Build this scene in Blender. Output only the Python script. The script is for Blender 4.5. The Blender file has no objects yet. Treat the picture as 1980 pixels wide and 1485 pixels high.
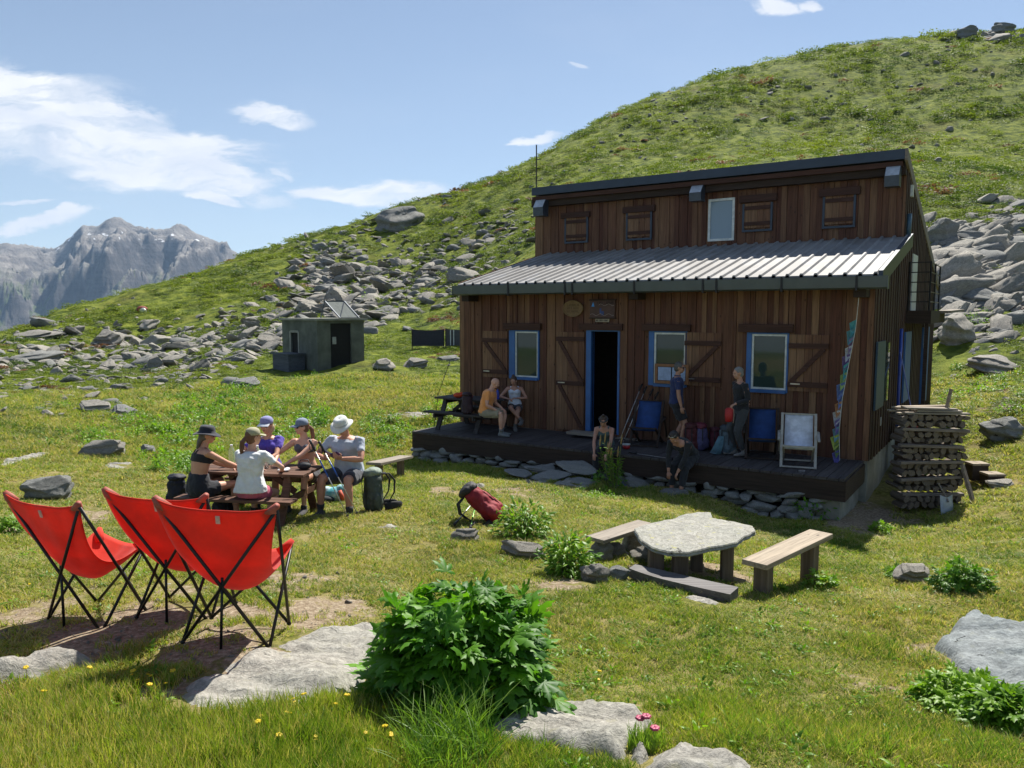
import bpy, math, random
import numpy as np
from mathutils import Vector, Matrix, Euler, Quaternion

R = math.radians
random.seed(7)
rng = np.random.default_rng(11)
scene = bpy.context.scene
COL = scene.collection

# ------------------------------------------------------------------ camera
F = 1486.0
PITCH = R(5.3)
cam_d = bpy.data.cameras.new("camera")
cam_d.sensor_width = 36.0
cam_d.lens = F / 1980.0 * 36.0
cam_d.clip_start = 0.1
cam_d.clip_end = 60000
cam = bpy.data.objects.new("camera", cam_d)
COL.objects.link(cam)
cam.location = (0, 0, 0)
cam.rotation_euler = (R(90) - PITCH, 0, 0)
scene.camera = cam

# ------------------------------------------------------------------ light
SUN_EL = R(54)
sun_h = Vector((0.47, 0.88, 0)).normalized()
sun_dir = Vector((sun_h.x * math.cos(SUN_EL), sun_h.y * math.cos(SUN_EL), math.sin(SUN_EL)))
sd = bpy.data.lights.new("sun", 'SUN')
sd.energy = 5.0
sd.angle = R(0.5)
sd.color = (1.0, 0.95, 0.86)
sun = bpy.data.objects.new("sun", sd)
COL.objects.link(sun)
sun.rotation_euler = (-sun_dir).to_track_quat('-Z', 'Y').to_euler()
sun.location = (20, 40, 60)
SKY_STRENGTH = 0.059
VS = scene.view_settings
VS.view_transform = 'Standard'
VS.look = 'None'
VS.exposure = 0.92
VS.gamma = 1.0
scene.render.film_transparent = False
scene.cycles.max_bounces = 6
scene.cycles.diffuse_bounces = 3
scene.cycles.glossy_bounces = 3
scene.cycles.transmission_bounces = 4
scene.cycles.transparent_max_bounces = 8
scene.cycles.volume_bounces = 0
scene.cycles.use_denoising = True
scene.cycles.sample_clamp_indirect = 6


def ray(u, v):
    """direction with Y = 1 for a pixel of the photograph"""
    dx = (u - 990.0) / F
    dy = (742.5 - v) / F
    d = np.array([dx, math.cos(PITCH) + dy * math.sin(PITCH), -math.sin(PITCH) + dy * math.cos(PITCH)])
    return d / d[1]


def pix(u, v, Y):
    return ray(u, v) * Y


# ------------------------------------------------------------------ world with clouds
class NT:
    """small node-tree helper"""
    def __init__(s, tree):
        s.t = tree
        s.n = tree.nodes
        s.l = tree.links

    def node(s, typ, **kw):
        n = s.n.new(typ)
        for k, v in kw.items():
            setattr(n, k, v)
        return n

    def put(s, sock, val):
        if hasattr(val, 'is_linked') or isinstance(val, bpy.types.NodeSocket):
            s.l.new(val, sock)
        elif val is not None:
            try:
                sock.default_value = val
            except Exception:
                if isinstance(val, (tuple, list)) and len(val) == 3:
                    sock.default_value = (*val, 1)
                else:
                    sock.default_value = (val, val, val)

    def math(s, op, a, b=None, c=None, clamp=False):
        n = s.node('ShaderNodeMath', operation=op, use_clamp=clamp)
        s.put(n.inputs[0], a)
        if b is not None: s.put(n.inputs[1], b)
        if c is not None: s.put(n.inputs[2], c)
        return n.outputs[0]

    def vmath(s, op, a, b=None):
        n = s.node('ShaderNodeVectorMath', operation=op)
        s.put(n.inputs[0], a)
        if b is not None: s.put(n.inputs[1], b)
        return n.outputs[1] if op in ('LENGTH', 'DOT_PRODUCT', 'DISTANCE') else n.outputs[0]

    def ramp(s, fac, stops, interp='LINEAR'):
        n = s.node('ShaderNodeValToRGB')
        cr = n.color_ramp
        cr.interpolation = interp
        while len(cr.elements) < len(stops): cr.elements.new(0.5)
        for e, (p, c) in zip(cr.elements, stops):
            e.position = p
            e.color = (*c, 1) if isinstance(c, (tuple, list)) else (c, c, c, 1)
        s.put(n.inputs[0], fac)
        return n.outputs[0]

    def mix(s, fac, a, b, blend='MIX'):
        n = s.node('ShaderNodeMix', data_type='RGBA', blend_type=blend)
        s.put(n.inputs[0], fac)
        s.put(n.inputs[6], (*a, 1) if isinstance(a, (tuple, list)) and len(a) == 3 else a)
        s.put(n.inputs[7], (*b, 1) if isinstance(b, (tuple, list)) and len(b) == 3 else b)
        return n.outputs[2]

    def noise(s, vec, scale, detail=4, rough=0.55, dist=0.0, out=0):
        n = s.node('ShaderNodeTexNoise')
        s.put(n.inputs['Vector'], vec)
        n.inputs['Scale'].default_value = scale
        n.inputs['Detail'].default_value = detail
        n.inputs['Roughness'].default_value = rough
        n.inputs['Distortion'].default_value = dist
        return n.outputs[out]

    def mapping(s, vec, scale=(1, 1, 1), rot=(0, 0, 0), loc=(0, 0, 0)):
        n = s.node('ShaderNodeMapping')
        s.put(n.inputs[0], vec)
        n.inputs['Location'].default_value = loc
        n.inputs['Rotation'].default_value = rot
        n.inputs['Scale'].default_value = scale
        return n.outputs[0]

    def smooth(s, x, lo, hi, a=0.0, b=1.0):
        n = s.node('ShaderNodeMapRange', interpolation_type='SMOOTHSTEP')
        s.put(n.inputs[0], x)
        for i, v in enumerate((lo, hi, a, b)): n.inputs[i + 1].default_value = v
        return n.outputs[0]


world = bpy.data.worlds.new("World")
scene.world = world
world.use_nodes = True
w = NT(world.node_tree)
w.n.clear()
sky = w.node('ShaderNodeTexSky', sky_type='NISHITA', sun_disc=False)
sky.sun_elevation = SUN_EL
sky.sun_rotation = math.atan2(sun_h.x, sun_h.y)
sky.altitude = 2300
sky.air_density = 1.15
sky.dust_density = 0.9
sky.ozone_density = 1.0
gen = w.node('ShaderNodeTexCoord').outputs['Generated']
sep = w.node('ShaderNodeSeparateXYZ')
w.put(sep.inputs[0], gen)
yy = w.math('MAXIMUM', sep.outputs[1], 0.02)
ca = w.math('DIVIDE', sep.outputs[0], yy)
ce = w.math('DIVIDE', sep.outputs[2], yy)
cmb = w.node('ShaderNodeCombineXYZ')
w.put(cmb.inputs[0], ca)
w.put(cmb.inputs[1], ce)
P2 = cmb.outputs[0]
warp = w.noise(w.mapping(P2, (5, 13, 1)), 1.0, 5, 0.6, 0, out=1)
warpv = w.vmath('SCALE', w.vmath('SUBTRACT', warp, (0.5, 0.5, 0.5)))
warpv.node.inputs[3].default_value = 0.075
PW = w.vmath('ADD', P2, warpv)
streak = w.noise(w.mapping(PW, (7, 26, 1), rot=(0, 0, R(14))), 1.0, 7, 0.62, 0.3)
puffy = w.noise(w.mapping(PW, (22, 40, 1)), 1.0, 6, 0.6, 0.2)
wisp = w.smooth(w.noise(w.mapping(PW, (4, 30, 1), rot=(0, 0, R(12))), 1.0, 6, 0.65, 0.5), 0.34, 0.58, 0.45, 1.15)
dens = None
#        u, v, half-length px, half-height px, rotation deg, strength, puffy?
CLOUDS = [(40, 222, 560, 96, -12, 1.8, 0), (330, 300, 270, 62, -20, 1.4, 0), (250, 330, 190, 24, -8, 1.0, 0),
          (415, 383, 75, 15, -14, 1.3, 0), (535, 218, 100, 19, -13, 1.1, 0), (690, 372, 190, 28, -3, 1.2, 0),
          (90, 424, 130, 20, 6, 1.1, 1), (140, 407, 32, 13, 0, 1.2, 1), (45, 385, 80, 8, 0, 0.8, 0),
          (1500, 10, 66, 18, 0, 1.25, 1), (1025, 265, 78, 13, 8, 0.95, 1), (1112, 137, 24, 8, -20, 0.5, 1),
          (545, 332, 26, 6, -10, 0.55, 1), (1560, 2, 40, 14, 0, 1.0, 1)]
for (u, v, hw, hh, rot, st, pf) in CLOUDS:
    d = ray(u, v)
    loc = w.vmath('SUBTRACT', PW if pf == 0 else PW, (d[0], d[2], 0))
    m = w.node('ShaderNodeMapping')
    m.vector_type = 'POINT'
    rn = w.node('ShaderNodeVectorRotate', rotation_type='Z_AXIS')
    w.put(rn.inputs[0], loc)
    rn.inputs['Angle'].default_value = R(-rot)
    w.put(m.inputs[0], rn.outputs[0])
    m.inputs['Scale'].default_value = (F / hw, F / hh, 1)
    ln = w.vmath('LENGTH', m.outputs[0])
    fall = w.smooth(ln, 1.45, 0.25)
    nz = puffy if pf else streak
    body = w.math('MULTIPLY', w.smooth(w.math('ADD', nz, w.math('MULTIPLY', fall, 0.50)), 0.66, 0.94), fall, clamp=True)
    body = w.math('MULTIPLY', body, st, clamp=True)
    if not pf: body = w.math('MULTIPLY', body, wisp, clamp=True)
    dens = body if dens is None else w.math('MAXIMUM', dens, body)
veil = w.math('MULTIPLY', w.smooth(w.noise(w.mapping(PW, (1.6, 5, 1), rot=(0, 0, R(10))), 1.0, 4, 0.5), 0.42, 0.78), 0.10)
dens = w.math('ADD', dens, veil, clamp=True)
cshade = w.mix(w.smooth(w.noise(w.mapping(PW, (9, 22, 1)), 1.0, 4, 0.5), 0.3, 0.75), (7.4, 7.9, 8.9), (9.6, 9.7, 9.8))
skyc = w.mix(w.smooth(ce, 0.7, -0.05, 0.12, 0.34), sky.outputs[0], (6.6, 7.9, 9.6))
colr = w.mix(w.math('MULTIPLY', dens, 0.96), skyc, cshade)
bg = w.node('ShaderNodeBackground')
w.put(bg.inputs[0], colr)
bg.inputs[1].default_value = SKY_STRENGTH
w.l.new(bg.outputs[0], w.node('ShaderNodeOutputWorld').inputs[0])

# ------------------------------------------------------------------ numpy noise
_perm = rng.permutation(256)
_perm = np.concatenate([_perm, _perm, _perm])
_grad = np.stack([np.cos(np.arange(256) * 2.399), np.sin(np.arange(256) * 2.399)], -1)


def pnoise(x, y):
    x = np.asarray(x, float); y = np.asarray(y, float)
    xi = np.floor(x).astype(int); yi = np.floor(y).astype(int)
    xf = x - xi; yf = y - yi
    xi &= 255; yi &= 255
    ux = xf * xf * xf * (xf * (xf * 6 - 15) + 10)
    uy = yf * yf * yf * (yf * (yf * 6 - 15) + 10)
    def g(ix, iy, fx, fy):
        h = _perm[_perm[ix & 255] + (iy & 255)]
        gr = _grad[h]
        return gr[..., 0] * fx + gr[..., 1] * fy
    a = g(xi, yi, xf, yf); b = g(xi + 1, yi, xf - 1, yf)
    c = g(xi, yi + 1, xf, yf - 1); d = g(xi + 1, yi + 1, xf - 1, yf - 1)
    return (a + (b - a) * ux + ((c + (d - c) * ux) - (a + (b - a) * ux)) * uy) * 1.4


def fbm(x, y, octv=4, gain=0.5):
    t = 0; a = 1.0; f = 1.0
    for i in range(octv):
        t = t + a * pnoise(x * f + 17.3 * i, y * f - 9.1 * i)
        a *= gain; f *= 2.03
    return t


def noise3(p, s):
    return (pnoise(p[..., 0] * s + 3.1, p[..., 1] * s) + pnoise(p[..., 1] * s + 7.7, p[..., 2] * s) + pnoise(p[..., 2] * s - 5.2, p[..., 0] * s)) / 1.7


# ------------------------------------------------------------------ terrain height function
CP = []  # theta, r, z
def cp(u, v, Y):
    p = pix(u, v, Y); CP.append((p[0], p[1], p[2]))
for a in (-65, -30, 0, 30, 65):
    CP.append((0.2 * math.sin(R(a)), 0.2 * math.cos(R(a)), -1.62))
    CP.append((2 * math.sin(R(a)), 2 * math.cos(R(a)), -1.9))
for t in [(0, 1485, 3.5), (500, 1485, 3.5), (990, 1485, 3.5), (1500, 1485, 3.5), (1980, 1485, 3.5), (-400, 1260, 5), (100, 1260, 5.05), (450, 1260, 4.97),
          (885, 1375, 4.3), (120, 1190, 5.8), (1250, 1330, 4.9), (1900, 1350, 4.95), (2400, 1350, 5), (1480, 1150, 7.6), (1400, 1118, 8.2), (1100, 1100, 7.9),
          (1900, 1110, 8.5), (1700, 1080, 10.6), (1600, 1008, 12.9), (1400, 975, 13.6), (700, 1100, 7.7), (1000, 1050, 9.2), (540, 1015, 9.9), (380, 1010, 10.0), (700, 1000, 10.3),
          (0, 1000, 10), (-400, 1000, 10), (0, 900, 14), (300, 900, 14.6), (0, 800, 20), (-500, 800, 20), (300, 800, 22), (500, 800, 22), (0, 700, 38), (300, 715, 38),
          (470, 722, 31), (600, 722, 31), (700, 702, 33), (800, 800, 22), (720, 925, 14.7), (830, 903, 17.2), (1000, 917, 16.1), (1200, 945, 14.3), (1060, 927, 15.0), (900, 908, 16.1), (1450, 993, 13.6),
          (850, 695, 37), (870, 640, 46), (780, 630, 50), (560, 610, 52), (300, 640, 55), (100, 660, 50),
          (0, 643, 64), (-300, 680, 60), (100, 600, 74), (300, 545, 88), (470, 490, 105), (600, 450, 110), (740, 402, 118), (880, 362, 125),
          (1030, 300, 135), (1150, 230, 145), (1330, 155, 155), (1450, 120, 160), (1600, 85, 168), (1860, 58, 180), (1980, 54, 185), (2400, 20, 200), (2900, 20, 200),
          (900, 480, 78), (740, 500, 80), (600, 530, 75), (1150, 400, 66), (1500, 300, 75), (1330, 260, 105), (1600, 190, 115), (1950, 230, 92), (1900, 400, 46), (1870, 640, 30), (1990, 560, 34),
          (1980, 700, 26), (1980, 800, 18), (1850, 880, 17), (1950, 960, 13.5), (2400, 960, 13), (2500, 700, 26), (2500, 400, 46), (1850, 740, 25), (1960, 1200, 6.8)]:
    cp(*t)
for q in [(4, 20, -3.25), (9.5, 24, -3.0), (13.6, 25.5, -2.7), (2, 25, -2.9), (7.4, 13.6, -3.68), (6.2, 15.5, -3.5), (9.8, 18.5, -3.1)]:
    CP.append(q)
for (u, v, Y) in [(-300, 680, 60), (0, 643, 64), (100, 600, 74), (300, 545, 88), (470, 490, 105), (600, 450, 110), (740, 402, 118), (880, 362, 125), (1030, 300, 135), (1150, 230, 145), (1330, 155, 155),
                  (1450, 120, 160), (1600, 85, 168), (1860, 58, 180), (2400, 20, 200), (2900, 20, 200)]:
    p = pix(u, v, Y)
    for k, dz in ((1.22, -0.10), (1.7, -0.5), (2.6, -1.3)):
        CP.append((p[0] * k, p[1] * k, p[2] + dz * Y))
CPa = np.array(CP)


def _feat(x, y):
    th = np.arctan2(x, y)
    r = np.hypot(x, y)
    return th, r


def _tps(d2):
    return 0.5 * d2 * np.log(d2 + 1e-9)


def _co(th, r):
    return np.stack([th * 1.6, np.log(r + 3.0)], -1)


_th, _r = _feat(CPa[:, 0], CPa[:, 1])
_X = _co(_th, _r)
_g = CPa[:, 2] / (_r + 3.0)
_n = len(_X)
_K = _tps(((_X[:, None] - _X[None]) ** 2).sum(-1)) + np.eye(_n) * 2e-4
_P = np.concatenate([np.ones((_n, 1)), _X], 1)
_A = np.block([[_K, _P], [_P.T, np.zeros((3, 3))]])
_W = np.linalg.solve(_A, np.concatenate([_g, np.zeros(3)]))


def H00(x, y):
    x = np.asarray(x, float); y = np.asarray(y, float)
    sh = x.shape
    x = x.ravel(); y = y.ravel()
    th, r = _feat(x, y)
    r = np.maximum(r, 0.15)
    thc = np.clip(th, -R(62), R(62))
    out = np.empty(len(x))
    for i in range(0, len(x), 60000):
        sl = slice(i, i + 60000)
        X = _co(thc[sl], r[sl])
        d2 = ((X[:, None] - _X[None]) ** 2).sum(-1)
        out[sl] = _tps(d2) @ _W[:_n] + _W[_n] + X @ _W[_n + 1:]
    z = out * (r + 3)
    b = np.clip((np.abs(th) - R(62)) / R(100), 0, 1)
    b = b * b * (3 - 2 * b)
    zb = -1.62 - 0.05 * np.minimum(r, 60) - 0.25 * np.maximum(r - 60, 0)
    return (z * (1 - b) + zb * b).reshape(sh)


# bring the crest of the hill to its measured elevation in every direction
SKYL = [(-300, 682), (0, 643), (100, 602), (200, 573), (300, 547), (470, 492), (600, 452), (740, 404), (880, 365), (960, 335), (1030, 303), (1100, 262), (1150, 233), (1230, 196), (1330, 158), (1450, 123), (1600, 89), (1740, 73), (1860, 62), (1980, 60), (2300, 50)]
_sth = np.array([math.atan(ray(u, 600)[0]) for u, _ in SKYL])
_sT = np.array([ray(u, v)[2] for u, v in SKYL])
_dT = np.zeros(len(SKYL)); _Rc = np.full(len(SKYL), 100.0)


def H0(x, y):
    x = np.asarray(x, float); y = np.asarray(y, float)
    th = np.clip(np.arctan2(x, y), -R(55), R(55)); r = np.hypot(x, y)
    rc = np.interp(th, _sth, _Rc); d = np.interp(th, _sth, _dT)
    t = np.clip((r - 0.38 * rc) / (0.5 * rc), 0, 1); t = t * t * (3 - 2 * t)
    return H00(x, y) + d * t * np.minimum(r, 1.3 * rc) * np.cos(th)


_Yk = np.geomspace(8, 300, 900)
for _ in range(4):
    for k in range(len(SKYL)):
        el = H0(np.tan(_sth[k]) * _Yk, _Yk) / _Yk
        j = el.argmax(); _Rc[k] = np.clip(_Yk[j] / math.cos(_sth[k]), 55, 170)
    for k in range(len(SKYL)):
        el = H0(np.tan(_sth[k]) * _Yk, _Yk) / _Yk
        _dT[k] += (_sT[k] - el.max()) * 0.9


def H(x, y):
    x = np.asarray(x, float); y = np.asarray(y, float)
    r = np.hypot(x, y)
    a = np.clip((r - 20) / 60, 0, 1)
    hutd = np.clip((np.hypot(x - 4.5, y - 17.5) - 5.5) / 3, 0, 1)
    n = 0.035 * fbm(x * 1.3, y * 1.3, 3) * np.clip(r / 3, 0, 1) + hutd * 0.06 * fbm(x * 0.35 + 5, y * 0.35, 3)
    n = n + a * (0.42 * fbm(x * 0.11, y * 0.11, 4) + 0.22 * np.abs(fbm(x * 0.5, y * 0.5, 3)))
    n = n + np.clip((r - 80) / 80, 0, 1) * 0.3 * fbm(x * 0.03 + 9, y * 0.03, 3) - np.clip((r - 40) / 60, 0, 1) * 0.45
    return H0(x, y) + n


def hz(x, y):
    return float(H(np.array([x]), np.array([y]))[0])


# distances at which ground hits are looked for
_RS = np.geomspace(1.5, 330, 700)


def ground_hits(uv):
    """first terrain hit for photo pixels -> array of points (nan if sky)"""
    uv = np.asarray(uv, float)
    out = np.full((len(uv), 3), np.nan)
    for i0 in range(0, len(uv), 400):
        blk = uv[i0:i0 + 400]
        D = np.array([ray(u, v) for u, v in blk])
        Dn = D / np.hypot(D[:, 0], D[:, 1])[:, None]
        P = Dn[:, None, :] * _RS[None, :, None]
        h = H(P[..., 0], P[..., 1])
        below = P[..., 2] < h
        idx = below.argmax(1)
        ok = below.any(1) & (idx > 0)
        for k in np.nonzero(ok)[0]:
            j = idx[k]
            a = P[k, j - 1, 2] - h[k, j - 1]; b = h[k, j] - P[k, j, 2]
            t = a / (a + b + 1e-12)
            r_ = _RS[j - 1] + (_RS[j] - _RS[j - 1]) * t
            out[i0 + k] = Dn[k] * r_
    return out


def gp(u, v):
    p = ground_hits([(u, v)])[0]
    return Vector(p)


def plane_z(u, v, z):
    d = ray(u, v)
    return Vector(d * (z / d[2]))


# ------------------------------------------------------------------ mesh builder
class MB:
    def __init__(s):
        s.v = []; s.f = []; s.m = []; s.mi = 0

    def add(s, vs, fs):
        o = len(s.v)
        s.v.extend([tuple(map(float, p)) for p in vs])
        s.f.extend([tuple(i + o for i in f) for f in fs])
        s.m.extend([s.mi] * len(fs))
        return s

    def box(s, c, size, rot=None, taper=1.0):
        hx, hy, hz_ = size[0] / 2, size[1] / 2, size[2] / 2
        vs = [Vector((x * hx * (taper if z > 0 else 1), y * hy * (taper if z > 0 else 1), z * hz_)) for z in (-1, 1) for y in (-1, 1) for x in (-1, 1)]
        if rot is not None:
            m = rot if isinstance(rot, (Matrix, Quaternion)) else Euler(rot).to_matrix()
            vs = [m @ q for q in vs]
        c = Vector(c)
        s.add([q + c for q in vs], [(0, 2, 3, 1), (4, 5, 7, 6), (0, 1, 5, 4), (2, 6, 7, 3), (0, 4, 6, 2), (1, 3, 7, 5)])
        return s

    def span(s, x0, x1, y0, y1, z0, z1):
        return s.box(((x0 + x1) / 2, (y0 + y1) / 2, (z0 + z1) / 2), (abs(x1 - x0), abs(y1 - y0), abs(z1 - z0)))

    def beam(s, a, b, wd, ht, up=(0, 0, 1)):
        a = Vector(a); b = Vector(b); d = b - a
        L = d.length
        if L < 1e-6: return s
        d.normalize()
        up = Vector(up)
        if abs(d.dot(up)) > 0.98: up = Vector((0, 1, 0)) if abs(d.y) < 0.9 else Vector((1, 0, 0))
        sx = d.cross(up).normalized(); sz = sx.cross(d).normalized()
        m = Matrix((sx, d, sz)).transposed()
        return s.box((a + b) / 2, (wd, L, ht), m)

    def tube(s, pts, rad, seg=8, cap=True, ell=None, upv=None):
        pts = [Vector(p) for p in pts]
        n = len(pts)
        if not hasattr(rad, '__len__'): rad = [rad] * n
        vs = []; fs = []
        prev = None
        for i, p in enumerate(pts):
            d = (pts[min(i + 1, n - 1)] - pts[max(i - 1, 0)])
            if d.length < 1e-7: d = Vector((0, 0, 1))
            d.normalize()
            if upv is not None:
                x = Vector(upv) - d * Vector(upv).dot(d)
                x.normalize()
            elif prev is None:
                x = d.orthogonal().normalized()
            else:
                x = (prev - d * prev.dot(d)).normalized()
            prev = x
            y = d.cross(x)
            r_ = rad[i]
            rx, ry = (r_ if hasattr(r_, '__len__') else (r_, r_))
            for k in range(seg):
                a = 2 * math.pi * k / seg
                vs.append(p + x * math.cos(a) * rx + y * math.sin(a) * ry)
        for i in range(n - 1):
            for k in range(seg):
                k2 = (k + 1) % seg
                fs.append((i * seg + k, i * seg + k2, (i + 1) * seg + k2, (i + 1) * seg + k))
        if cap:
            fs.append(tuple(range(seg - 1, -1, -1)))
            fs.append(tuple((n - 1) * seg + k for k in range(seg)))
        return s.add(vs, fs)

    def ball(s, c, r, seg=12, rings=8, rot=None):
        r = r if hasattr(r, '__len__') else (r, r, r)
        vs = [Vector((0, 0, r[2]))]
        for i in range(1, rings):
            t = math.pi * i / rings
            for k in range(seg):
                a = 2 * math.pi * k / seg
                vs.append(Vector((math.sin(t) * math.cos(a) * r[0], math.sin(t) * math.sin(a) * r[1], math.cos(t) * r[2])))
        vs.append(Vector((0, 0, -r[2])))
        fs = [(0, 1 + k, 1 + (k + 1) % seg) for k in range(seg)]
        for i in range(rings - 2):
            for k in range(seg):
                a = 1 + i * seg + k; b = 1 + i * seg + (k + 1) % seg
                fs.append((a, a + seg, b + seg, b))
        o = 1 + (rings - 2) * seg
        fs += [(o + k, len(vs) - 1, o + (k + 1) % seg) for k in range(seg)]
        if rot is not None:
            m = rot if isinstance(rot, (Matrix, Quaternion)) else Euler(rot).to_matrix()
            vs = [m @ q for q in vs]
        c = Vector(c)
        return s.add([q + c for q in vs], fs)

    def lathe(s, c, prof, seg=16, rot=None):
        vs = []; fs = []
        for (r_, z) in prof:
            for k in range(seg):
                a = 2 * math.pi * k / seg
                vs.append(Vector((r_ * math.cos(a), r_ * math.sin(a), z)))
        n = len(prof)
        for i in range(n - 1):
            for k in range(seg):
                k2 = (k + 1) % seg
                fs.append((i * seg + k, i * seg + k2, (i + 1) * seg + k2, (i + 1) * seg + k))
        fs.append(tuple(range(seg - 1, -1, -1)))
        fs.append(tuple((n - 1) * seg + k for k in range(seg)))
        if rot is not None:
            m = rot if isinstance(rot, (Matrix, Quaternion)) else Euler(rot).to_matrix()
            vs = [m @ q for q in vs]
        c = Vector(c)
        return s.add([q + c for q in vs], fs)

    def prism(s, poly, z0, z1):
        n = len(poly)
        vs = [(p[0], p[1], z0) for p in poly] + [(p[0], p[1], z1) for p in poly]
        fs = [tuple(range(n - 1, -1, -1)), tuple(range(n, 2 * n))]
        fs += [(i, (i + 1) % n, n + (i + 1) % n, n + i) for i in range(n)]
        return s.add(vs, fs)

    def build(s, name, mat, parent=None, smooth=False, remesh=None, sm=4, bevel=0, label=None):
        me = bpy.data.meshes.new(name)
        me.from_pydata(s.v, [], s.f)
        me.validate()
        mats = mat if isinstance(mat, (list, tuple)) else [mat]
        for m in mats: me.materials.append(m)
        if len(mats) > 1 and len(me.polygons) == len(s.m):
            me.polygons.foreach_set('material_index', s.m)
        if smooth or remesh: me.polygons.foreach_set('use_smooth', [True] * len(me.polygons))
        me.update()
        o = bpy.data.objects.new(name, me)
        COL.objects.link(o)
        if parent is not None: o.parent = parent
        if bevel:
            b = o.modifiers.new('bevel', 'BEVEL')
            b.width = bevel; b.segments = 2; b.limit_method = 'ANGLE'
        if remesh:
            r_ = o.modifiers.new('remesh', 'REMESH')
            r_.mode = 'VOXEL'; r_.voxel_size = remesh; r_.use_smooth_shade = True
            q = o.modifiers.new('smooth', 'SMOOTH')
            q.iterations = sm; q.factor = 0.5
        if label: o['label'] = label
        return o


def tag(o, label=None, cat=None, group=None, kind=None):
    if label: o['label'] = label
    if cat: o['category'] = cat
    if group: o['group'] = group
    if kind: o['kind'] = kind
    return o


def empty(name, loc=(0, 0, 0), rz=0.0, label=None, cat=None, group=None):
    o = bpy.data.objects.new(name, None)
    COL.objects.link(o)
    o.location = loc
    o.rotation_euler = (0, 0, rz)
    o.empty_display_size = 0.2
    return tag(o, label, cat, group)


CHILD = {}
def copy_tree(o, parent=None):
    c = o.copy(); COL.objects.link(c)
    if parent is not None: c.parent = parent
    for ch in list(o.children): copy_tree(ch, c)
    return c


def mesh_np(name, V, Fq, mat=None, smooth=True):
    me = bpy.data.meshes.new(name)
    me.vertices.add(len(V))
    me.vertices.foreach_set('co', np.asarray(V, np.float32).ravel())
    Fq = np.asarray(Fq, np.int32)
    k = Fq.shape[1]
    me.loops.add(Fq.size)
    me.loops.foreach_set('vertex_index', Fq.ravel())
    me.polygons.add(len(Fq))
    me.polygons.foreach_set('loop_start', np.arange(0, Fq.size, k, dtype=np.int32))
    me.polygons.foreach_set('loop_total', np.full(len(Fq), k, np.int32))
    if smooth: me.polygons.foreach_set('use_smooth', np.ones(len(Fq), bool))
    if mat: me.materials.append(mat)
    me.update(calc_edges=True)
    me.validate()
    return me


def add_attr(me, name, vals):
    a = me.attributes.new(name, 'FLOAT', 'POINT')
    a.data.foreach_set('value', np.asarray(vals, np.float32).ravel())
# ------------------------------------------------------------------ materials
def new_mat(name):
    m = bpy.data.materials.new(name)
    m.use_nodes = True
    t = NT(m.node_tree)
    b = m.node_tree.nodes['Principled BSDF']
    return m, t, b


def simple(name, c, rough=0.6, metal=0.0, vary=0.18, scale=9.0, bump=0.0, bscale=60.0, spec=0.5, coord='Object', c2=None, sheen=0, trans=0):
    m, t, b = new_mat(name)
    tc = t.node('ShaderNodeTexCoord').outputs[coord]
    n = t.noise(tc, scale, 4, 0.6)
    c2 = c2 or tuple(x * (1 - vary * 1.6) for x in c)
    col = t.mix(t.smooth(n, 0.3, 0.72), c2, tuple(min(1, x * (1 + vary)) for x in c) if c2 is None else c)
    t.put(b.inputs['Base Color'], col)
    b.inputs['Roughness'].default_value = rough
    b.inputs['Metallic'].default_value = metal
    b.inputs['Specular IOR Level'].default_value = spec
    if sheen: b.inputs['Sheen Weight'].default_value = sheen
    if bump:
        bn = t.node('ShaderNodeBump')
        bn.inputs['Strength'].default_value = bump
        bn.inputs['Distance'].default_value = 0.01
        t.put(bn.inputs['Height'], t.noise(tc, bscale, 4, 0.6))
        t.put(b.inputs['Normal'], bn.outputs[0])
    if trans:
        tr = t.node('ShaderNodeBsdfTranslucent')
        t.put(tr.inputs[0], col)
        mx = t.node('ShaderNodeMixShader')
        mx.inputs[0].default_value = trans
        t.l.new(b.outputs[0], mx.inputs[1]); t.l.new(tr.outputs[0], mx.inputs[2])
        t.l.new(mx.outputs[0], m.node_tree.nodes['Material Output'].inputs[0])
    return m


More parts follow.
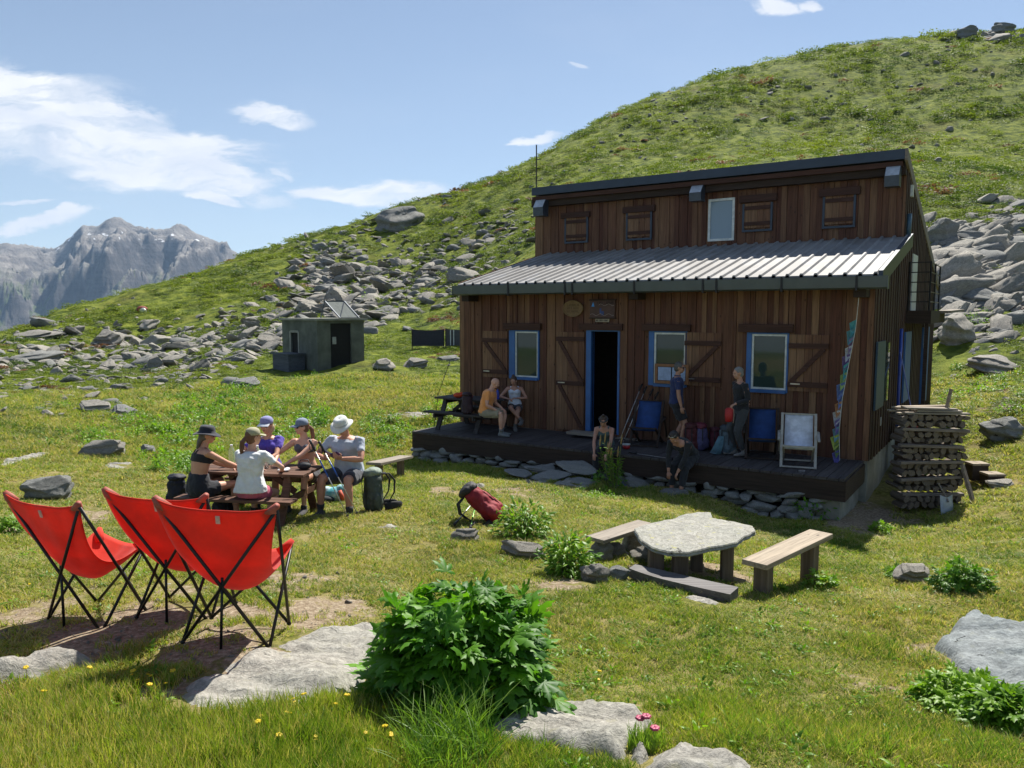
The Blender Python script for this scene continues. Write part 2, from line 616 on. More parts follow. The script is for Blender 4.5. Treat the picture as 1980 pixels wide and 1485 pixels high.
def wood(name, cols, axis=2, grain=1.0, rough=0.75, island=True, knots=True, bump=0.4, coord='Object', wear=None):
    """boards: one tone per board, long grain along AXIS, knots"""
    m, t, b = new_mat(name)
    tc = t.node('ShaderNodeTexCoord').outputs[coord]
    geo = t.node('ShaderNodeNewGeometry')
    ri = geo.outputs['Random Per Island']
    off = t.node('ShaderNodeCombineXYZ')
    t.put(off.inputs[0], t.math('MULTIPLY', ri, 37.0)); t.put(off.inputs[1], t.math('MULTIPLY', ri, 91.0)); t.put(off.inputs[2], t.math('MULTIPLY', ri, 53.0))
    p = t.vmath('ADD', tc, off.outputs[0]) if island else tc
    sc = [34 * grain] * 3; sc[axis] = 1.6 * grain
    g1 = t.noise(t.mapping(p, tuple(sc)), 1.0, 6, 0.65, 0.6)
    sc2 = [5 * grain] * 3; sc2[axis] = 0.5 * grain
    g2 = t.noise(t.mapping(p, tuple(sc2)), 1.0, 3, 0.5, 0.3)
    base = t.ramp(ri, [(i / max(1, len(cols) - 1), c) for i, c in enumerate(cols)], 'LINEAR') if island and len(cols) > 1 else None
    if base is None:
        base = t.mix(g2, cols[0], cols[-1])
    dark = t.mix(t.smooth(g1, 0.36, 0.66, 0.62, 1.10), (0, 0, 0), (1, 1, 1))
    col = t.mix(1.0, base, dark, 'MULTIPLY')
    col = t.mix(t.smooth(g2, 0.35, 0.75, 0.0, 0.45), col, t.mix(1.0, col, (0.55, 0.50, 0.50), 'MULTIPLY'))
    if knots:
        vo = t.node('ShaderNodeTexVoronoi')
        ks = [7.0] * 3; ks[axis] = 3.2
        t.put(vo.inputs['Vector'], t.mapping(p, tuple(ks)))
        vo.inputs['Scale'].default_value = 1.0
        vo.inputs['Randomness'].default_value = 1.0
        col = t.mix(t.smooth(vo.outputs['Distance'], 0.13, 0.05, 0, 0.8), col, (0.018, 0.010, 0.006))
    if wear:
        col = t.mix(t.smooth(t.noise(tc, 1.3, 5, 0.6), wear[1], wear[2]), col, wear[0])
    t.put(b.inputs['Base Color'], col)
    b.inputs['Roughness'].default_value = rough
    b.inputs['Specular IOR Level'].default_value = 0.3
    if bump:
        bn = t.node('ShaderNodeBump')
        bn.inputs['Strength'].default_value = bump
        bn.inputs['Distance'].default_value = 0.006
        t.put(bn.inputs['Height'], g1)
        t.put(b.inputs['Normal'], bn.outputs[0])
    return m


def rock_mat(name, light, dark, lichen=(0.30, 0.28, 0.10), lich=0.25, streak_dir=(1, 1, 7), scale=1.0, bump=0.9, coord='Object'):
    m, t, b = new_mat(name)
    tcn = t.node('ShaderNodeTexCoord')
    tc = tcn.outputs[coord]
    oi = t.node('ShaderNodeObjectInfo')
    p = t.vmath('ADD', tc, t.vmath('SCALE', (13, 7, 5)))
    p.node.inputs[0].default_value = (0, 0, 0)
    wv = t.vmath('SUBTRACT', t.noise(tc, 1.6 * scale, 4, 0.55, 0, out=1), (0.5, 0.5, 0.5))
    sc_ = t.vmath('SCALE', wv); sc_.node.inputs[3].default_value = 0.5
    pw = t.vmath('ADD', tc, sc_)
    st = t.noise(t.mapping(pw, tuple(3.2 * scale * k for k in streak_dir), rot=(0.25, 0.15, 0)), 1.0, 7, 0.68, 0.35)
    fine = t.noise(tc, 22 * scale, 6, 0.7)
    big = t.noise(tc, 1.1 * scale, 3, 0.5)
    f = t.math('ADD', t.math('MULTIPLY', st, 0.6), t.math('MULTIPLY', fine, 0.4))
    col = t.ramp(f, [(0.30, dark), (0.46, tuple((a + c) / 2 for a, c in zip(light, dark))), (0.60, light), (0.75, tuple(min(1, a * 1.18) for a in light))])
    col = t.mix(t.smooth(big, 0.35, 0.7, 0.0, 0.35), col, t.mix(1.0, col, (0.72, 0.80, 0.80), 'MULTIPLY'))
    col = t.mix(t.smooth(oi.outputs['Random'], 0.0, 1.0, 0.0, 0.30), col, t.mix(1.0, col, (0.62, 0.62, 0.66), 'MULTIPLY'))
    crack = t.smooth(t.noise(t.mapping(pw, tuple(1.3 * scale * k for k in streak_dir), rot=(0.25, 0.15, 0.4)), 1.0, 5, 0.6, 1.2), 0.36, 0.30)
    col = t.mix(t.math('MULTIPLY', crack, 0.9), col, tuple(c * 0.3 for c in dark))
    if lich:
        col = t.mix(t.math('MULTIPLY', t.smooth(t.noise(tc, 6.5 * scale, 5, 0.6), 0.58, 0.70), lich), col, lichen)
    t.put(b.inputs['Base Color'], col)
    b.inputs['Roughness'].default_value = 0.88
    b.inputs['Specular IOR Level'].default_value = 0.25
    bn = t.node('ShaderNodeBump')
    bn.inputs['Strength'].default_value = bump
    bn.inputs['Distance'].default_value = 0.03 / scale
    t.put(bn.inputs['Height'], t.math('SUBTRACT', f, t.math('MULTIPLY', crack, 0.5)))
    t.put(b.inputs['Normal'], bn.outputs[0])
    return m


def leaf_mat(name, c1, c2, trans=0.45, rough=0.45, nscale=0.6, dry=None):
    m, t, b = new_mat(name)
    geo = t.node('ShaderNodeNewGeometry')
    oi = t.node('ShaderNodeObjectInfo')
    n = t.noise(geo.outputs['Position'], nscale, 4, 0.6)
    f = t.math('ADD', t.math('MULTIPLY', t.math('SUBTRACT', n, 0.5), 2.1), t.math('MULTIPLY', t.math('ADD', geo.outputs['Random Per Island'], oi.outputs['Random']), 0.5), clamp=True)
    col = t.mix(f, c1, c2)
    if dry:
        col = t.mix(t.smooth(t.math('MULTIPLY', t.math('ADD', geo.outputs['Random Per Island'], t.noise(geo.outputs['Position'], 0.35, 3, 0.5)), 0.5), dry[1], dry[2]), col, dry[0])
    t.put(b.inputs['Base Color'], col)
    b.inputs['Roughness'].default_value = rough
    b.inputs['Specular IOR Level'].default_value = 0.35
    tr = t.node('ShaderNodeBsdfTranslucent')
    t.put(tr.inputs[0], t.mix(1.0, col, (1.25, 1.3, 0.6), 'MULTIPLY'))
    mx = t.node('ShaderNodeMixShader')
    mx.inputs[0].default_value = trans
    t.l.new(b.outputs[0], mx.inputs[1]); t.l.new(tr.outputs[0], mx.inputs[2])
    t.l.new(mx.outputs[0], m.node_tree.nodes['Material Output'].inputs[0])
    return m


# ground: grass turf, bare soil where the "soil" attribute says so
def ground_mat():
    m, t, b = new_mat('ground')
    geo = t.node('ShaderNodeNewGeometry')
    P = geo.outputs['Position']
    at = t.node('ShaderNodeAttribute', attribute_name='soil')
    af = t.node('ShaderNodeAttribute', attribute_name='far')
    n1 = t.noise(P, 0.9, 6, 0.62)
    n2 = t.noise(P, 14, 6, 0.7)
    n3 = t.noise(P, 0.12, 5, 0.6)
    g_near = t.ramp(n2, [(0.3, (0.028, 0.036, 0.008)), (0.5, (0.11, 0.12, 0.022)), (0.72, (0.28, 0.255, 0.075))])
    g_near = t.mix(t.smooth(n1, 0.38, 0.62, 0, 0.7), g_near, (0.28, 0.22, 0.105))
    nf = t.noise(P, 0.8, 8, 0.72)
    g_far = t.ramp(nf, [(0.34, (0.014, 0.028, 0.006)), (0.44, (0.070, 0.100, 0.014)), (0.58, (0.165, 0.195, 0.027)), (0.8, (0.24, 0.24, 0.05))])
    g_far = t.mix(t.smooth(n3, 0.5, 0.8, 0, 0.5), g_far, (0.15, 0.125, 0.04))
    grass = t.mix(af.outputs['Fac'], g_near, g_far)
    soil = t.ramp(t.noise(P, 25, 6, 0.75), [(0.3, (0.10, 0.072, 0.046)), (0.5, (0.24, 0.185, 0.125)), (0.62, (0.36, 0.30, 0.22)), (0.74, (0.50, 0.45, 0.37))])
    sf = t.smooth(t.math('ADD', at.outputs['Fac'], t.math('MULTIPLY', t.math('SUBTRACT', t.noise(P, 4, 6, 0.75), 0.5), 1.6)), 0.42, 0.60)
    col = t.mix(sf, grass, soil)
    t.put(b.inputs['Base Color'], col)
    b.inputs['Roughness'].default_value = 0.95
    b.inputs['Specular IOR Level'].default_value = 0.1
    bn = t.node('ShaderNodeBump')
    bn.inputs['Strength'].default_value = 0.8
    t.put(bn.inputs['Distance'], t.math('ADD', t.math('MULTIPLY', af.outputs['Fac'], 0.45), 0.03))
    t.put(bn.inputs['Height'], t.mix(af.outputs['Fac'], t.noise(P, 30, 5, 0.7), nf))
    t.put(b.inputs['Normal'], bn.outputs[0])
    return m


M = {}
M['ground'] = ground_mat()
M['wall_wood'] = wood('wall_wood', [(0.105, 0.042, 0.026), (0.120, 0.049, 0.030), (0.19, 0.098, 0.055), (0.108, 0.044, 0.027), (0.25, 0.145, 0.080), (0.115, 0.048, 0.030), (0.22, 0.120, 0.066), (0.14, 0.060, 0.035)], 2)
M['dark_wood'] = wood('dark_wood', [(0.060, 0.028, 0.020), (0.082, 0.037, 0.026)], 0, knots=False)
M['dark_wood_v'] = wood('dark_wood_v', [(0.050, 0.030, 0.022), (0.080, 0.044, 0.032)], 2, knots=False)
M['beam_wood'] = wood('beam_wood', [(0.035, 0.024, 0.02), (0.055, 0.036, 0.027)], 0, knots=False)
M['deck_wood'] = wood('deck_wood', [(0.060, 0.053, 0.055), (0.092, 0.081, 0.080), (0.072, 0.063, 0.064)], 1, knots=False)
M['table_wood'] = wood('table_wood', [(0.11, 0.055, 0.035), (0.16, 0.082, 0.052), (0.09, 0.048, 0.032)], 0, knots=False)
M['grey_wood'] = wood('grey_wood', [(0.30, 0.26, 0.21), (0.22, 0.19, 0.16)], 0, knots=True)
M['pale_wood'] = wood('pale_wood', [(0.37, 0.305, 0.225), (0.30, 0.245, 0.18)], 0, knots=True)
M['post_wood'] = wood('post_wood', [(0.20, 0.15, 0.11), (0.15, 0.115, 0.09)], 2, knots=True)
M['log_wood'] = wood('log_wood', [(0.22, 0.18, 0.15), (0.30, 0.24, 0.19), (0.13, 0.10, 0.08)], 0, knots=False, coord='Object')
M['blue'] = simple('blue_paint', (0.028, 0.115, 0.33), 0.5, vary=0.15, scale=4)
M['white_frame'] = simple('white_frame', (0.62, 0.66, 0.64), 0.4)
M['fascia'] = simple('fascia_metal', (0.085, 0.105, 0.112), 0.42, 0.3, vary=0.12, scale=3)
M['fascia_blue'] = simple('fascia_dark', (0.030, 0.045, 0.070), 0.42, 0.2, vary=0.12, scale=3)
M['metal_cap_lit'] = simple('metal_cap_lit', (0.55, 0.58, 0.60), 0.35, 0.7)  # beam-end metal as its lit top looks, light held in the colour
M['metal_dark'] = simple('metal_dark', (0.06, 0.075, 0.10), 0.4, 0.4)
M['black'] = simple('black_metal', (0.012, 0.012, 0.014), 0.45, 0.3, vary=0.1)
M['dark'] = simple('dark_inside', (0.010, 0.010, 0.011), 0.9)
M['steel'] = simple('steel', (0.55, 0.55, 0.55), 0.3, 0.9)
M['concrete'] = simple('concrete', (0.30, 0.30, 0.26), 0.92, vary=0.25, scale=2.2, bump=0.5, bscale=40)
M['concrete_green'] = simple('concrete_green', (0.135, 0.150, 0.130), 0.92, vary=0.3, scale=1.6, bump=0.5, bscale=30)
M['red'] = simple('red_canvas', (0.82, 0.040, 0.012), 0.8, vary=0.16, scale=3.5, bump=0.5, bscale=9, sheen=0.2, trans=0.36)
M['leather'] = simple('brown_red_pocket', (0.36, 0.085, 0.055), 0.65, vary=0.15, scale=20)
M['stone'] = rock_mat('stone', (0.315, 0.295, 0.26), (0.050, 0.047, 0.043), scale=1.7, bump=1.2)
M['stone_pale'] = rock_mat('stone_pale', (0.40, 0.37, 0.32), (0.09, 0.082, 0.070), lich=0.15, scale=1.8, bump=1.2)
M['stone_grey'] = rock_mat('stone_grey', (0.26, 0.26, 0.245), (0.055, 0.055, 0.053), lich=0.12, scale=1.8, bump=1.2)
M['stone_out'] = rock_mat('stone_out', (0.40, 0.38, 0.335), (0.105, 0.098, 0.085), lich=0.2, streak_dir=(0.9, 5, 4), scale=1.5, bump=1.4)
M['stone_blue'] = rock_mat('stone_blue', (0.30, 0.325, 0.325), (0.10, 0.11, 0.112), lich=0.1, streak_dir=(1.2, 4, 3), scale=1.6, bump=1.3)
M['stone_slab'] = rock_mat('stone_slab', (0.39, 0.38, 0.335), (0.12, 0.116, 0.10), lichen=(0.42, 0.40, 0.10), lich=0.55, streak_dir=(3, 1, 6), scale=2.0)
M['stone_wall'] = rock_mat('stone_wall', (0.30, 0.30, 0.28), (0.09, 0.09, 0.09), lich=0.1, scale=2.5)
M['grass'] = leaf_mat('grass_blade', (0.065, 0.150, 0.012), (0.34, 0.40, 0.045), 0.45, 0.55, 0.7, dry=((0.46, 0.38, 0.17), 0.49, 0.68))
M['grass_long'] = leaf_mat('grass_long', (0.065, 0.16, 0.014), (0.22, 0.34, 0.045), 0.45, 0.5, 1.5, dry=((0.40, 0.36, 0.15), 0.72, 0.84))
M['heath'] = leaf_mat('heath', (0.028, 0.066, 0.008), (0.19, 0.235, 0.026), 0.42, 0.6, 0.11)
M['herb'] = leaf_mat('herb', (0.065, 0.170, 0.012), (0.21, 0.36, 0.024), 0.45, 0.45, 1.2)
M['bush'] = leaf_mat('bush_leaf', (0.034, 0.13, 0.007), (0.18, 0.40, 0.020), 0.42, 0.5, 3.2, dry=((0.36, 0.38, 0.06), 0.70, 0.80))
M['stem'] = simple('stem', (0.12, 0.16, 0.04), 0.6)
M['yellow'] = simple('yellow_petal', (0.80, 0.60, 0.01), 0.5, trans=0.3)
M['pink'] = simple('pink_petal', (0.62, 0.09, 0.20), 0.5, trans=0.3)
M['purple_f'] = simple('lilac_petal', (0.25, 0.22, 0.65), 0.5, trans=0.3)
M['white_f'] = simple('white_petal', (0.75, 0.75, 0.62), 0.5, trans=0.3)


def glass_mat(name, tint=(0.03, 0.05, 0.045), rough=0.04):
    m, t, b = new_mat(name)
    b.inputs['Base Color'].default_value = (*tint, 1)
    b.inputs['Roughness'].default_value = rough
    b.inputs['Specular IOR Level'].default_value = 0.55
    return m


M['glass'] = glass_mat('window_glass')
M['glass_pale'] = glass_mat('blind_glass', (0.20, 0.27, 0.33), 0.15)
M['solar'] = glass_mat('solar_glass', (0.02, 0.03, 0.08), 0.1)


def metal_roof():
    m, t, b = new_mat('metal_roof')
    tc = t.node('ShaderNodeTexCoord').outputs['Object']
    n = t.noise(t.mapping(tc, (1.2, 0.35, 1)), 1.0, 5, 0.6, 0.4)
    n2 = t.noise(tc, 12, 5, 0.7)
    col = t.mix(t.smooth(n, 0.4, 0.7), (0.20, 0.195, 0.19), (0.30, 0.295, 0.29))
    col = t.mix(t.smooth(n2, 0.55, 0.75, 0, 0.5), col, (0.19, 0.165, 0.145))
    vo = t.node('ShaderNodeTexVoronoi'); t.put(vo.inputs['Vector'], t.mapping(tc, (0.9, 0.6, 1)))
    col = t.mix(t.smooth(vo.outputs['Color'], 0.75, 0.8, 0, 0.35), col, (0.30, 0.31, 0.33))
    t.put(b.inputs['Base Color'], col)
    b.inputs['Metallic'].default_value = 0.0
    b.inputs['Specular IOR Level'].default_value = 0.25
    b.inputs['Roughness'].default_value = 0.6
    return m


M['roof'] = metal_roof()

# ------------------------------------------------------------------ terrain sheet
SOIL = [(60, 1195, .8, 0.28), (230, 1210, .75, 0.5), (420, 1245, 0.6, 0.45), (600, 1190, 0.6, 0.4), (560, 1120, 0.7, 0.25), (650, 1170, 0.5, 0.3), (470, 1180, 0.5, 0.4), (330, 1150, 0.45, 0.3),
        (1370, 1105, 0.7, 0.5), (1430, 1120, 0.4, 0.4), (1280, 1110, 0.5, 0.3), (1250, 1075, 0.6, 0.3), (1690, 1330, 0.35, 0.25), (1780, 1255, 0.45, 0.18),
        (760, 1475, 0.45, 0.18), (1700, 1000, 0.9, 0.5), (1650, 1010, 0.8, 0.5), (620, 1030, 0.6, 0.2), (850, 950, 0.9, 0.2), (1000, 950, 1.0, 0.25), (980, 985, 0.6, 0.15), (1930, 790, 0.8, 0.4),
        (1070, 1130, 0.5, 0.2), (180, 1000, 0.8, 0.3), (60, 1020, 0.8, 0.3), (480, 1285, 0.5, 0.35), (330, 1330, 0.4, 0.25)]
_sp = ground_hits([(a, b) for a, b, _, _ in SOIL])


def soilmask(x, y):
    s = np.zeros(np.shape(x))
    for (p, (_, _, rad, st)) in zip(_sp, SOIL):
        if np.isnan(p[0]): continue
        d = np.hypot(x - p[0], (y - p[1]) * 0.8) / rad
        s = np.maximum(s, (0.35 + st) * np.clip(1.25 - d, 0, 1))
    s = s + 0.28 * np.clip(fbm(np.asarray(x) * 0.45 + 31, np.asarray(y) * 0.45, 3) - 0.35, 0, 1) * (np.hypot(x, y) < 25)
    return np.clip(s, 0, 1)


def build_terrain():
    az = np.concatenate([np.linspace(-180, -56, 32)[:-1], np.linspace(-56, 56, 620), np.linspace(56, 180, 32)[1:]])
    rr = np.concatenate([[0.05], np.geomspace(0.4, 3, 30)[:-1], np.geomspace(3, 60, 330)[:-1], np.geomspace(60, 520, 170)])
    A, Rr = np.meshgrid(np.radians(az), rr)
    x = np.sin(A) * Rr; y = np.cos(A) * Rr
    z = H(x, y)
    z[-1] -= 60
    na, nr = len(az), len(rr)
    V = np.stack([x, y, z], -1).reshape(-1, 3)
    i = np.arange(nr - 1)[:, None] * na + np.arange(na - 1)[None]
    Fq = np.stack([i, i + 1, i + 1 + na, i + na], -1).reshape(-1, 4)
    me = mesh_np('hillside_ground', V, Fq[:, ::-1], M['ground'])
    add_attr(me, 'soil', soilmask(V[:, 0], V[:, 1]))
    add_attr(me, 'far', np.clip((np.hypot(V[:, 0], V[:, 1]) - 18) / 14, 0, 1))
    o = bpy.data.objects.new('ground', me)
    COL.objects.link(o)
    tag(o, 'sloping alpine pasture rising to a broad green shoulder', kind='structure')


build_terrain()

# ------------------------------------------------------------------ far range, real distance and depth
def mountain_mat():
    m, t, b = new_mat('mountain')
    geo = t.node('ShaderNodeNewGeometry')
    P = geo.outputs['Position']
    sp = t.node('ShaderNodeSeparateXYZ'); t.put(sp.inputs[0], P)
    sn = t.node('ShaderNodeSeparateXYZ'); t.put(sn.inputs[0], geo.outputs['Normal'])
    n = t.noise(P, 0.0075, 10, 0.75)
    n2 = t.noise(t.mapping(P, (0.002, 0.002, 0.035), rot=(0.12, 0.1, 0)), 1.0, 6, 0.65, 0.4)
    rock = t.ramp(t.math('ADD', t.math('ADD', t.math('MULTIPLY', n, 0.5), t.math('MULTIPLY', n2, 0.34)), t.math('MULTIPLY', t.smooth(sn.outputs[2], 0.35, 0.85), 0.28)), [(0.34, (0.025, 0.024, 0.03)), (0.5, (0.085, 0.078, 0.078)), (0.66, (0.20, 0.18, 0.165)), (0.8, (0.31, 0.285, 0.26))])
    lowf = t.smooth(t.math('ADD', sp.outputs[2], t.math('MULTIPLY', t.math('SUBTRACT', n, 0.5), 420)), 330, 60)
    flat = t.smooth(sn.outputs[2], 0.55, 0.8)
    gr = t.ramp(t.noise(P, 0.01, 6, 0.7), [(0.3, (0.045, 0.07, 0.025)), (0.7, (0.13, 0.16, 0.055))])
    col = t.mix(t.math('MULTIPLY', lowf, flat), rock, gr)
    hi = t.smooth(sp.outputs[2], 395, 460)
    band = t.math('MULTIPLY', hi, t.smooth(sp.outputs[2], 600, 520))
    snow = t.math('MULTIPLY', t.math('MULTIPLY', band, t.smooth(t.noise(t.mapping(P, (0.011, 0.011, 0.02)), 1.0, 4, 0.55), 0.64, 0.67)), t.smooth(sn.outputs[2], 0.45, 0.6))
    col = t.mix(snow, col, (0.80, 0.82, 0.86))
    t.put(b.inputs['Base Color'], col)
    b.inputs['Roughness'].default_value = 0.95
    bn = t.node('ShaderNodeBump'); bn.inputs['Strength'].default_value = 0.9; bn.inputs['Distance'].default_value = 60
    t.put(bn.inputs['Height'], n); t.put(b.inputs['Normal'], bn.outputs[0])
    return m


def build_range():
    prof = [(-900, 560), (-400, 500), (-150, 475), (0, 468), (60, 472), (110, 479), (130, 468), (150, 452), (168, 434), (182, 437), (200, 434), (215, 425), (222, 419), (235, 417), (250, 424), (270, 434), (283, 437), (312, 441),
            (322, 444), (335, 438), (350, 431), (360, 431), (372, 440), (388, 452), (400, 455), (415, 461), (430, 466), (442, 465), (450, 478), (462, 489), (480, 500), (520, 530), (700, 600), (1000, 640)]
    us = np.array([p[0] for p in prof], float); vs = np.array([p[1] for p in prof], float)
    nu, nd = 420, 210
    U = np.linspace(-880, 980, nu)
    Yd = np.linspace(2600, 8600, nd)
    crestv = np.interp(U, us, vs)
    ct = np.array([ray(u, v)[2] for u, v in zip(U, crestv)])
    dx = np.array([ray(u, 600)[0] for u in U])
    YY, II = np.meshgrid(Yd, np.arange(nu), indexing='ij')
    X = dx[II] * YY
    Yc = 5600 + 260 * fbm(U * 0.006, U * 0 + 2, 3)
    zc = ct * Yc
    D = (YY - Yc[II])
    front = np.clip(-D, 0, None); back = np.clip(D, 0, None)
    w_ = 1 - np.exp(-(np.abs(D) / 260) ** 1.2)
    rid = np.abs(fbm(X * 0.0011 + 4, YY * 0.0008, 6, 0.55))
    fl = fbm(X * 0.0045, YY * 0.0009 + 3, 4)
    # benches: steep top, scree shoulder, cliff band, green valley
    drop = 120 * (1 - np.exp(-front / 160)) + 0.16 * front + 300 / (1 + np.exp(-(front - 1050 - 260 * fl) / 90)) + 0.20 * np.clip(front - 1250, 0, None)
    z = zc[II] - drop - back * 0.55 + w_ * (-300 * rid + 80 + 70 * fl + 55 * np.abs(fbm(X * 0.006, YY * 0.006, 5, 0.6))) + (4 + 10 * w_) * fbm(X * 0.03, YY * 0.03, 3)
    # nearer dark spur at the picture's edge of the valley
    spur = np.exp(-((X + 3150 + (YY - 4200) * 0.65) / 420) ** 2) * np.clip(1 - np.abs(YY - 4300) / 1300, 0, 1)
    z = np.maximum(z, -420 + 480 * spur + 60 * rid)
    V = np.stack([X, YY, z], -1).reshape(-1, 3)
    i = np.arange(nd - 1)[:, None] * nu + np.arange(nu - 1)[None]
    Fq = np.stack([i, i + 1, i + 1 + nu, i + nu], -1).reshape(-1, 4)
    me = mesh_np('mountains', V, Fq, mountain_mat(), True)
    o = bpy.data.objects.new('mountains', me); COL.objects.link(o)
    tag(o, 'distant rocky range with small snow patches', kind='structure')
    mb = MB(); n = 48
    mb.add([(9000 * math.cos(2 * math.pi * k / n), 9000 * math.sin(2 * math.pi * k / n), -560) for k in range(n)], [tuple(range(n))])
    v = mb.build('valley_ground', simple('valley', (0.07, 0.10, 0.04), 0.95, scale=0.002, coord='Object'))
    tag(v, 'deep valley floor below the range', kind='structure')


build_range()
# ------------------------------------------------------------------ rocks
_bm = None
import bmesh


def ico(sub):
    bm = bmesh.new()
    bmesh.ops.create_icosphere(bm, subdivisions=sub, radius=1.0)
    V = np.array([v.co[:] for v in bm.verts]); Fc = np.array([[v.index for v in f.verts] for f in bm.faces])
    bm.free()
    return V, Fc


_ICO = {k: ico(k) for k in (2, 3, 4, 5)}


def rock_mesh(name, seed, sub=4, flat=0.5, cuts=9, mat=None, rough=0.05, layers=0.03):
    rg = np.random.default_rng(seed)
    V, Fc = _ICO[sub]
    P = V * 1.35
    P = P * np.array([1.0, rg.uniform(0.65, 1.0), 1.0])
    for k in range(cuts):
        n = rg.normal(size=3); n /= np.linalg.norm(n)
        d = rg.uniform(0.56, 0.84)
        over = np.maximum(0, P @ n - d)
        P = P - over[:, None] * n
    for n, d in (((0, 0, 1), 0.72), ((0, 0, -1), 0.6)):
        n = np.array(n, float) + rg.normal(size=3) * 0.12; n /= np.linalg.norm(n)
        P = P - np.maximum(0, P @ n - d)[:, None] * n
    P = P + V * (noise3(P + seed, 1.7) * rough * 0.9)[:, None] + V * (noise3(P + seed * 2, 5.0) * rough * 0.45 + noise3(P + seed * 3, 14.0) * rough * 0.3)[:, None]
    lay = np.sin((P[:, 2] + 0.12 * noise3(P, 1.3)) * 17 + seed)
    hor = np.stack([V[:, 0], V[:, 1], np.zeros(len(V))], -1)
    P = P + hor * (np.sign(lay) * np.abs(lay) ** 0.6 * layers)[:, None]
    P = P / np.abs(P).max(0)
    P[:, 2] *= flat
    return mesh_np(name, P, Fc, mat, smooth=False)


ROCKV = []
for k in range(16):
    ROCKV.append(rock_mesh('rock_mesh', 40 + k, 4 if k < 12 else 3, [0.30, 0.46, 0.66, 0.22][k % 4], 20 + k % 8, M[['stone', 'stone_pale', 'stone', 'stone_grey'][(k // 4) % 4]], 0.05, 0.035))


def add_rock(me, loc, size, rot, label, group=None, name='rock', cat='rock'):
    o = bpy.data.objects.new(name, me)
    COL.objects.link(o)
    o.location = loc; o.scale = size; o.rotation_euler = rot
    return tag(o, label, cat, group)


def px_rock(u, v, wpx, hpx, label, var=None, rot=None, depth=0.8, sink=0.2, mat=None, sub=5, name='rock', g=None, group=None):
    """u, v: centre of the rock's foot in the photo; size from its pixel width and height at the distance of the ground there"""
    g = gp(u, v) if g is None else Vector(g)
    Y = g.y
    W_ = wpx * Y / F / 2; Hh = hpx * Y / F
    seed = int(u * 3 + v)
    if var is None:
        me = rock_mesh('rock_mesh', seed, sub, 1.0, 24, M[mat or 'stone'], 0.04, 0.06)
    else:
        me = ROCKV[var]
    D = W_ * depth
    o = add_rock(me, (g.x, g.y + D * 0.8, g.z + Hh * (0.5 - sink)), (W_, D, Hh * 0.62), rot or (R(random.uniform(8, 26)), R(random.uniform(-8, 8)), R(random.uniform(-25, 25))), label, group, name)
    return o


PROM = [
    (765, 448, 118, 58, 'huge dark boulder jutting out of the grassy ridge against the sky', 0.9),
    (1862, 668, 74, 66, 'pyramid shaped boulder standing alone on grass beside the hut', 0.9),
    (1910, 590, 120, 42, 'long pale boulder lying across the scree under the plank gangway', 0.7),
    (1832, 470, 60, 56, 'big tilted slab at the top edge of the scree by the roof corner', 0.7),
    (1890, 472, 95, 30, 'dark narrow slab leaning in the scree above the hut', 0.5),
    (1945, 722, 122, 34, 'wide flat boulder on the grass behind the woodpile', 0.8),
    (1955, 852, 92, 50, 'cracked grey boulder beyond the wooden steps', 0.8),
    (1845, 605, 50, 34, 'pale boulder wedged below the end of the gangway plank', 0.8),
    (740, 716, 62, 24, 'grey rock with a bright top between shed and deck', 0.7),
    (800, 712, 56, 18, 'dark rounded rock on the lawn below the black screens', 0.7),
    (868, 700, 52, 14, 'low dark rock beside the hut corner below the screens', 0.7),
    (462, 752, 76, 20, 'pale rounded rock half hidden by tall herbs', 0.7),
    (193, 884, 92, 36, 'dark humped rock in long grass behind the red chairs', 0.7),
    (283, 880, 36, 22, 'small pale rock beside the dark humped rock', 0.7),
    (228, 806, 74, 18, 'pale slab tipped on its edge in the meadow', 0.6),
    (172, 800, 62, 22, 'broken flat rock in two pieces at the meadow edge', 0.8),
    (84, 968, 98, 50, 'white jagged rock behind the first red chair', 0.6),
    (897, 1050, 62, 26, 'small pointed pale rock in front of the red rucksack', 0.7),
    (1012, 1080, 104, 32, 'rough pale boulder at the foot of the bright leafy plant', 0.45),
    (1152, 1128, 64, 40, 'tilted stone between the leafy plant and the low plank', 0.7),
    (1196, 1125, 52, 26, 'flat stone against the end of the low plank', 0.8),
    (1775, 1130, 76, 36, 'pale rock beside a leafy plant in the open lawn', 0.8),
    (290, 715, 46, 30, 'pale squat boulder in the lower boulder run', 0.9),
    (276, 640, 50, 24, 'angular boulder at the top of the lower boulder run', 0.9),
    (520, 672, 54, 30, 'broad boulder against the side of the concrete shed', 0.8),
    (1945, 66, 56, 30, 'dark jagged crag on the very crest of the hillside', 0.8),
    (1880, 74, 48, 30, 'small dark crag standing beside the jagged one on the crest', 0.8),
    (55, 700, 110, 20, 'long pale slab at the far edge of the meadow', 0.6),
    (50, 655, 120, 16, 'bare pale slabs along the falling ridge line', 0.6),
    (205, 668, 60, 30, 'bright topped boulder near the ridge line', 0.8),
    (1250, 1088, 62, 30, 'dark stone under the grey plank seat', 0.7),
    (1190, 1078, 60, 26, 'split stone carrying the end of the grey plank seat', 0.7),
]
for (u, v, wp, hp, lb, dp) in PROM:
    px_rock(u, v, wp, hp, lb, depth=dp, mat=['stone', 'stone_pale', 'stone_grey'][(u + v) % 3] if v > 600 else 'stone_grey')

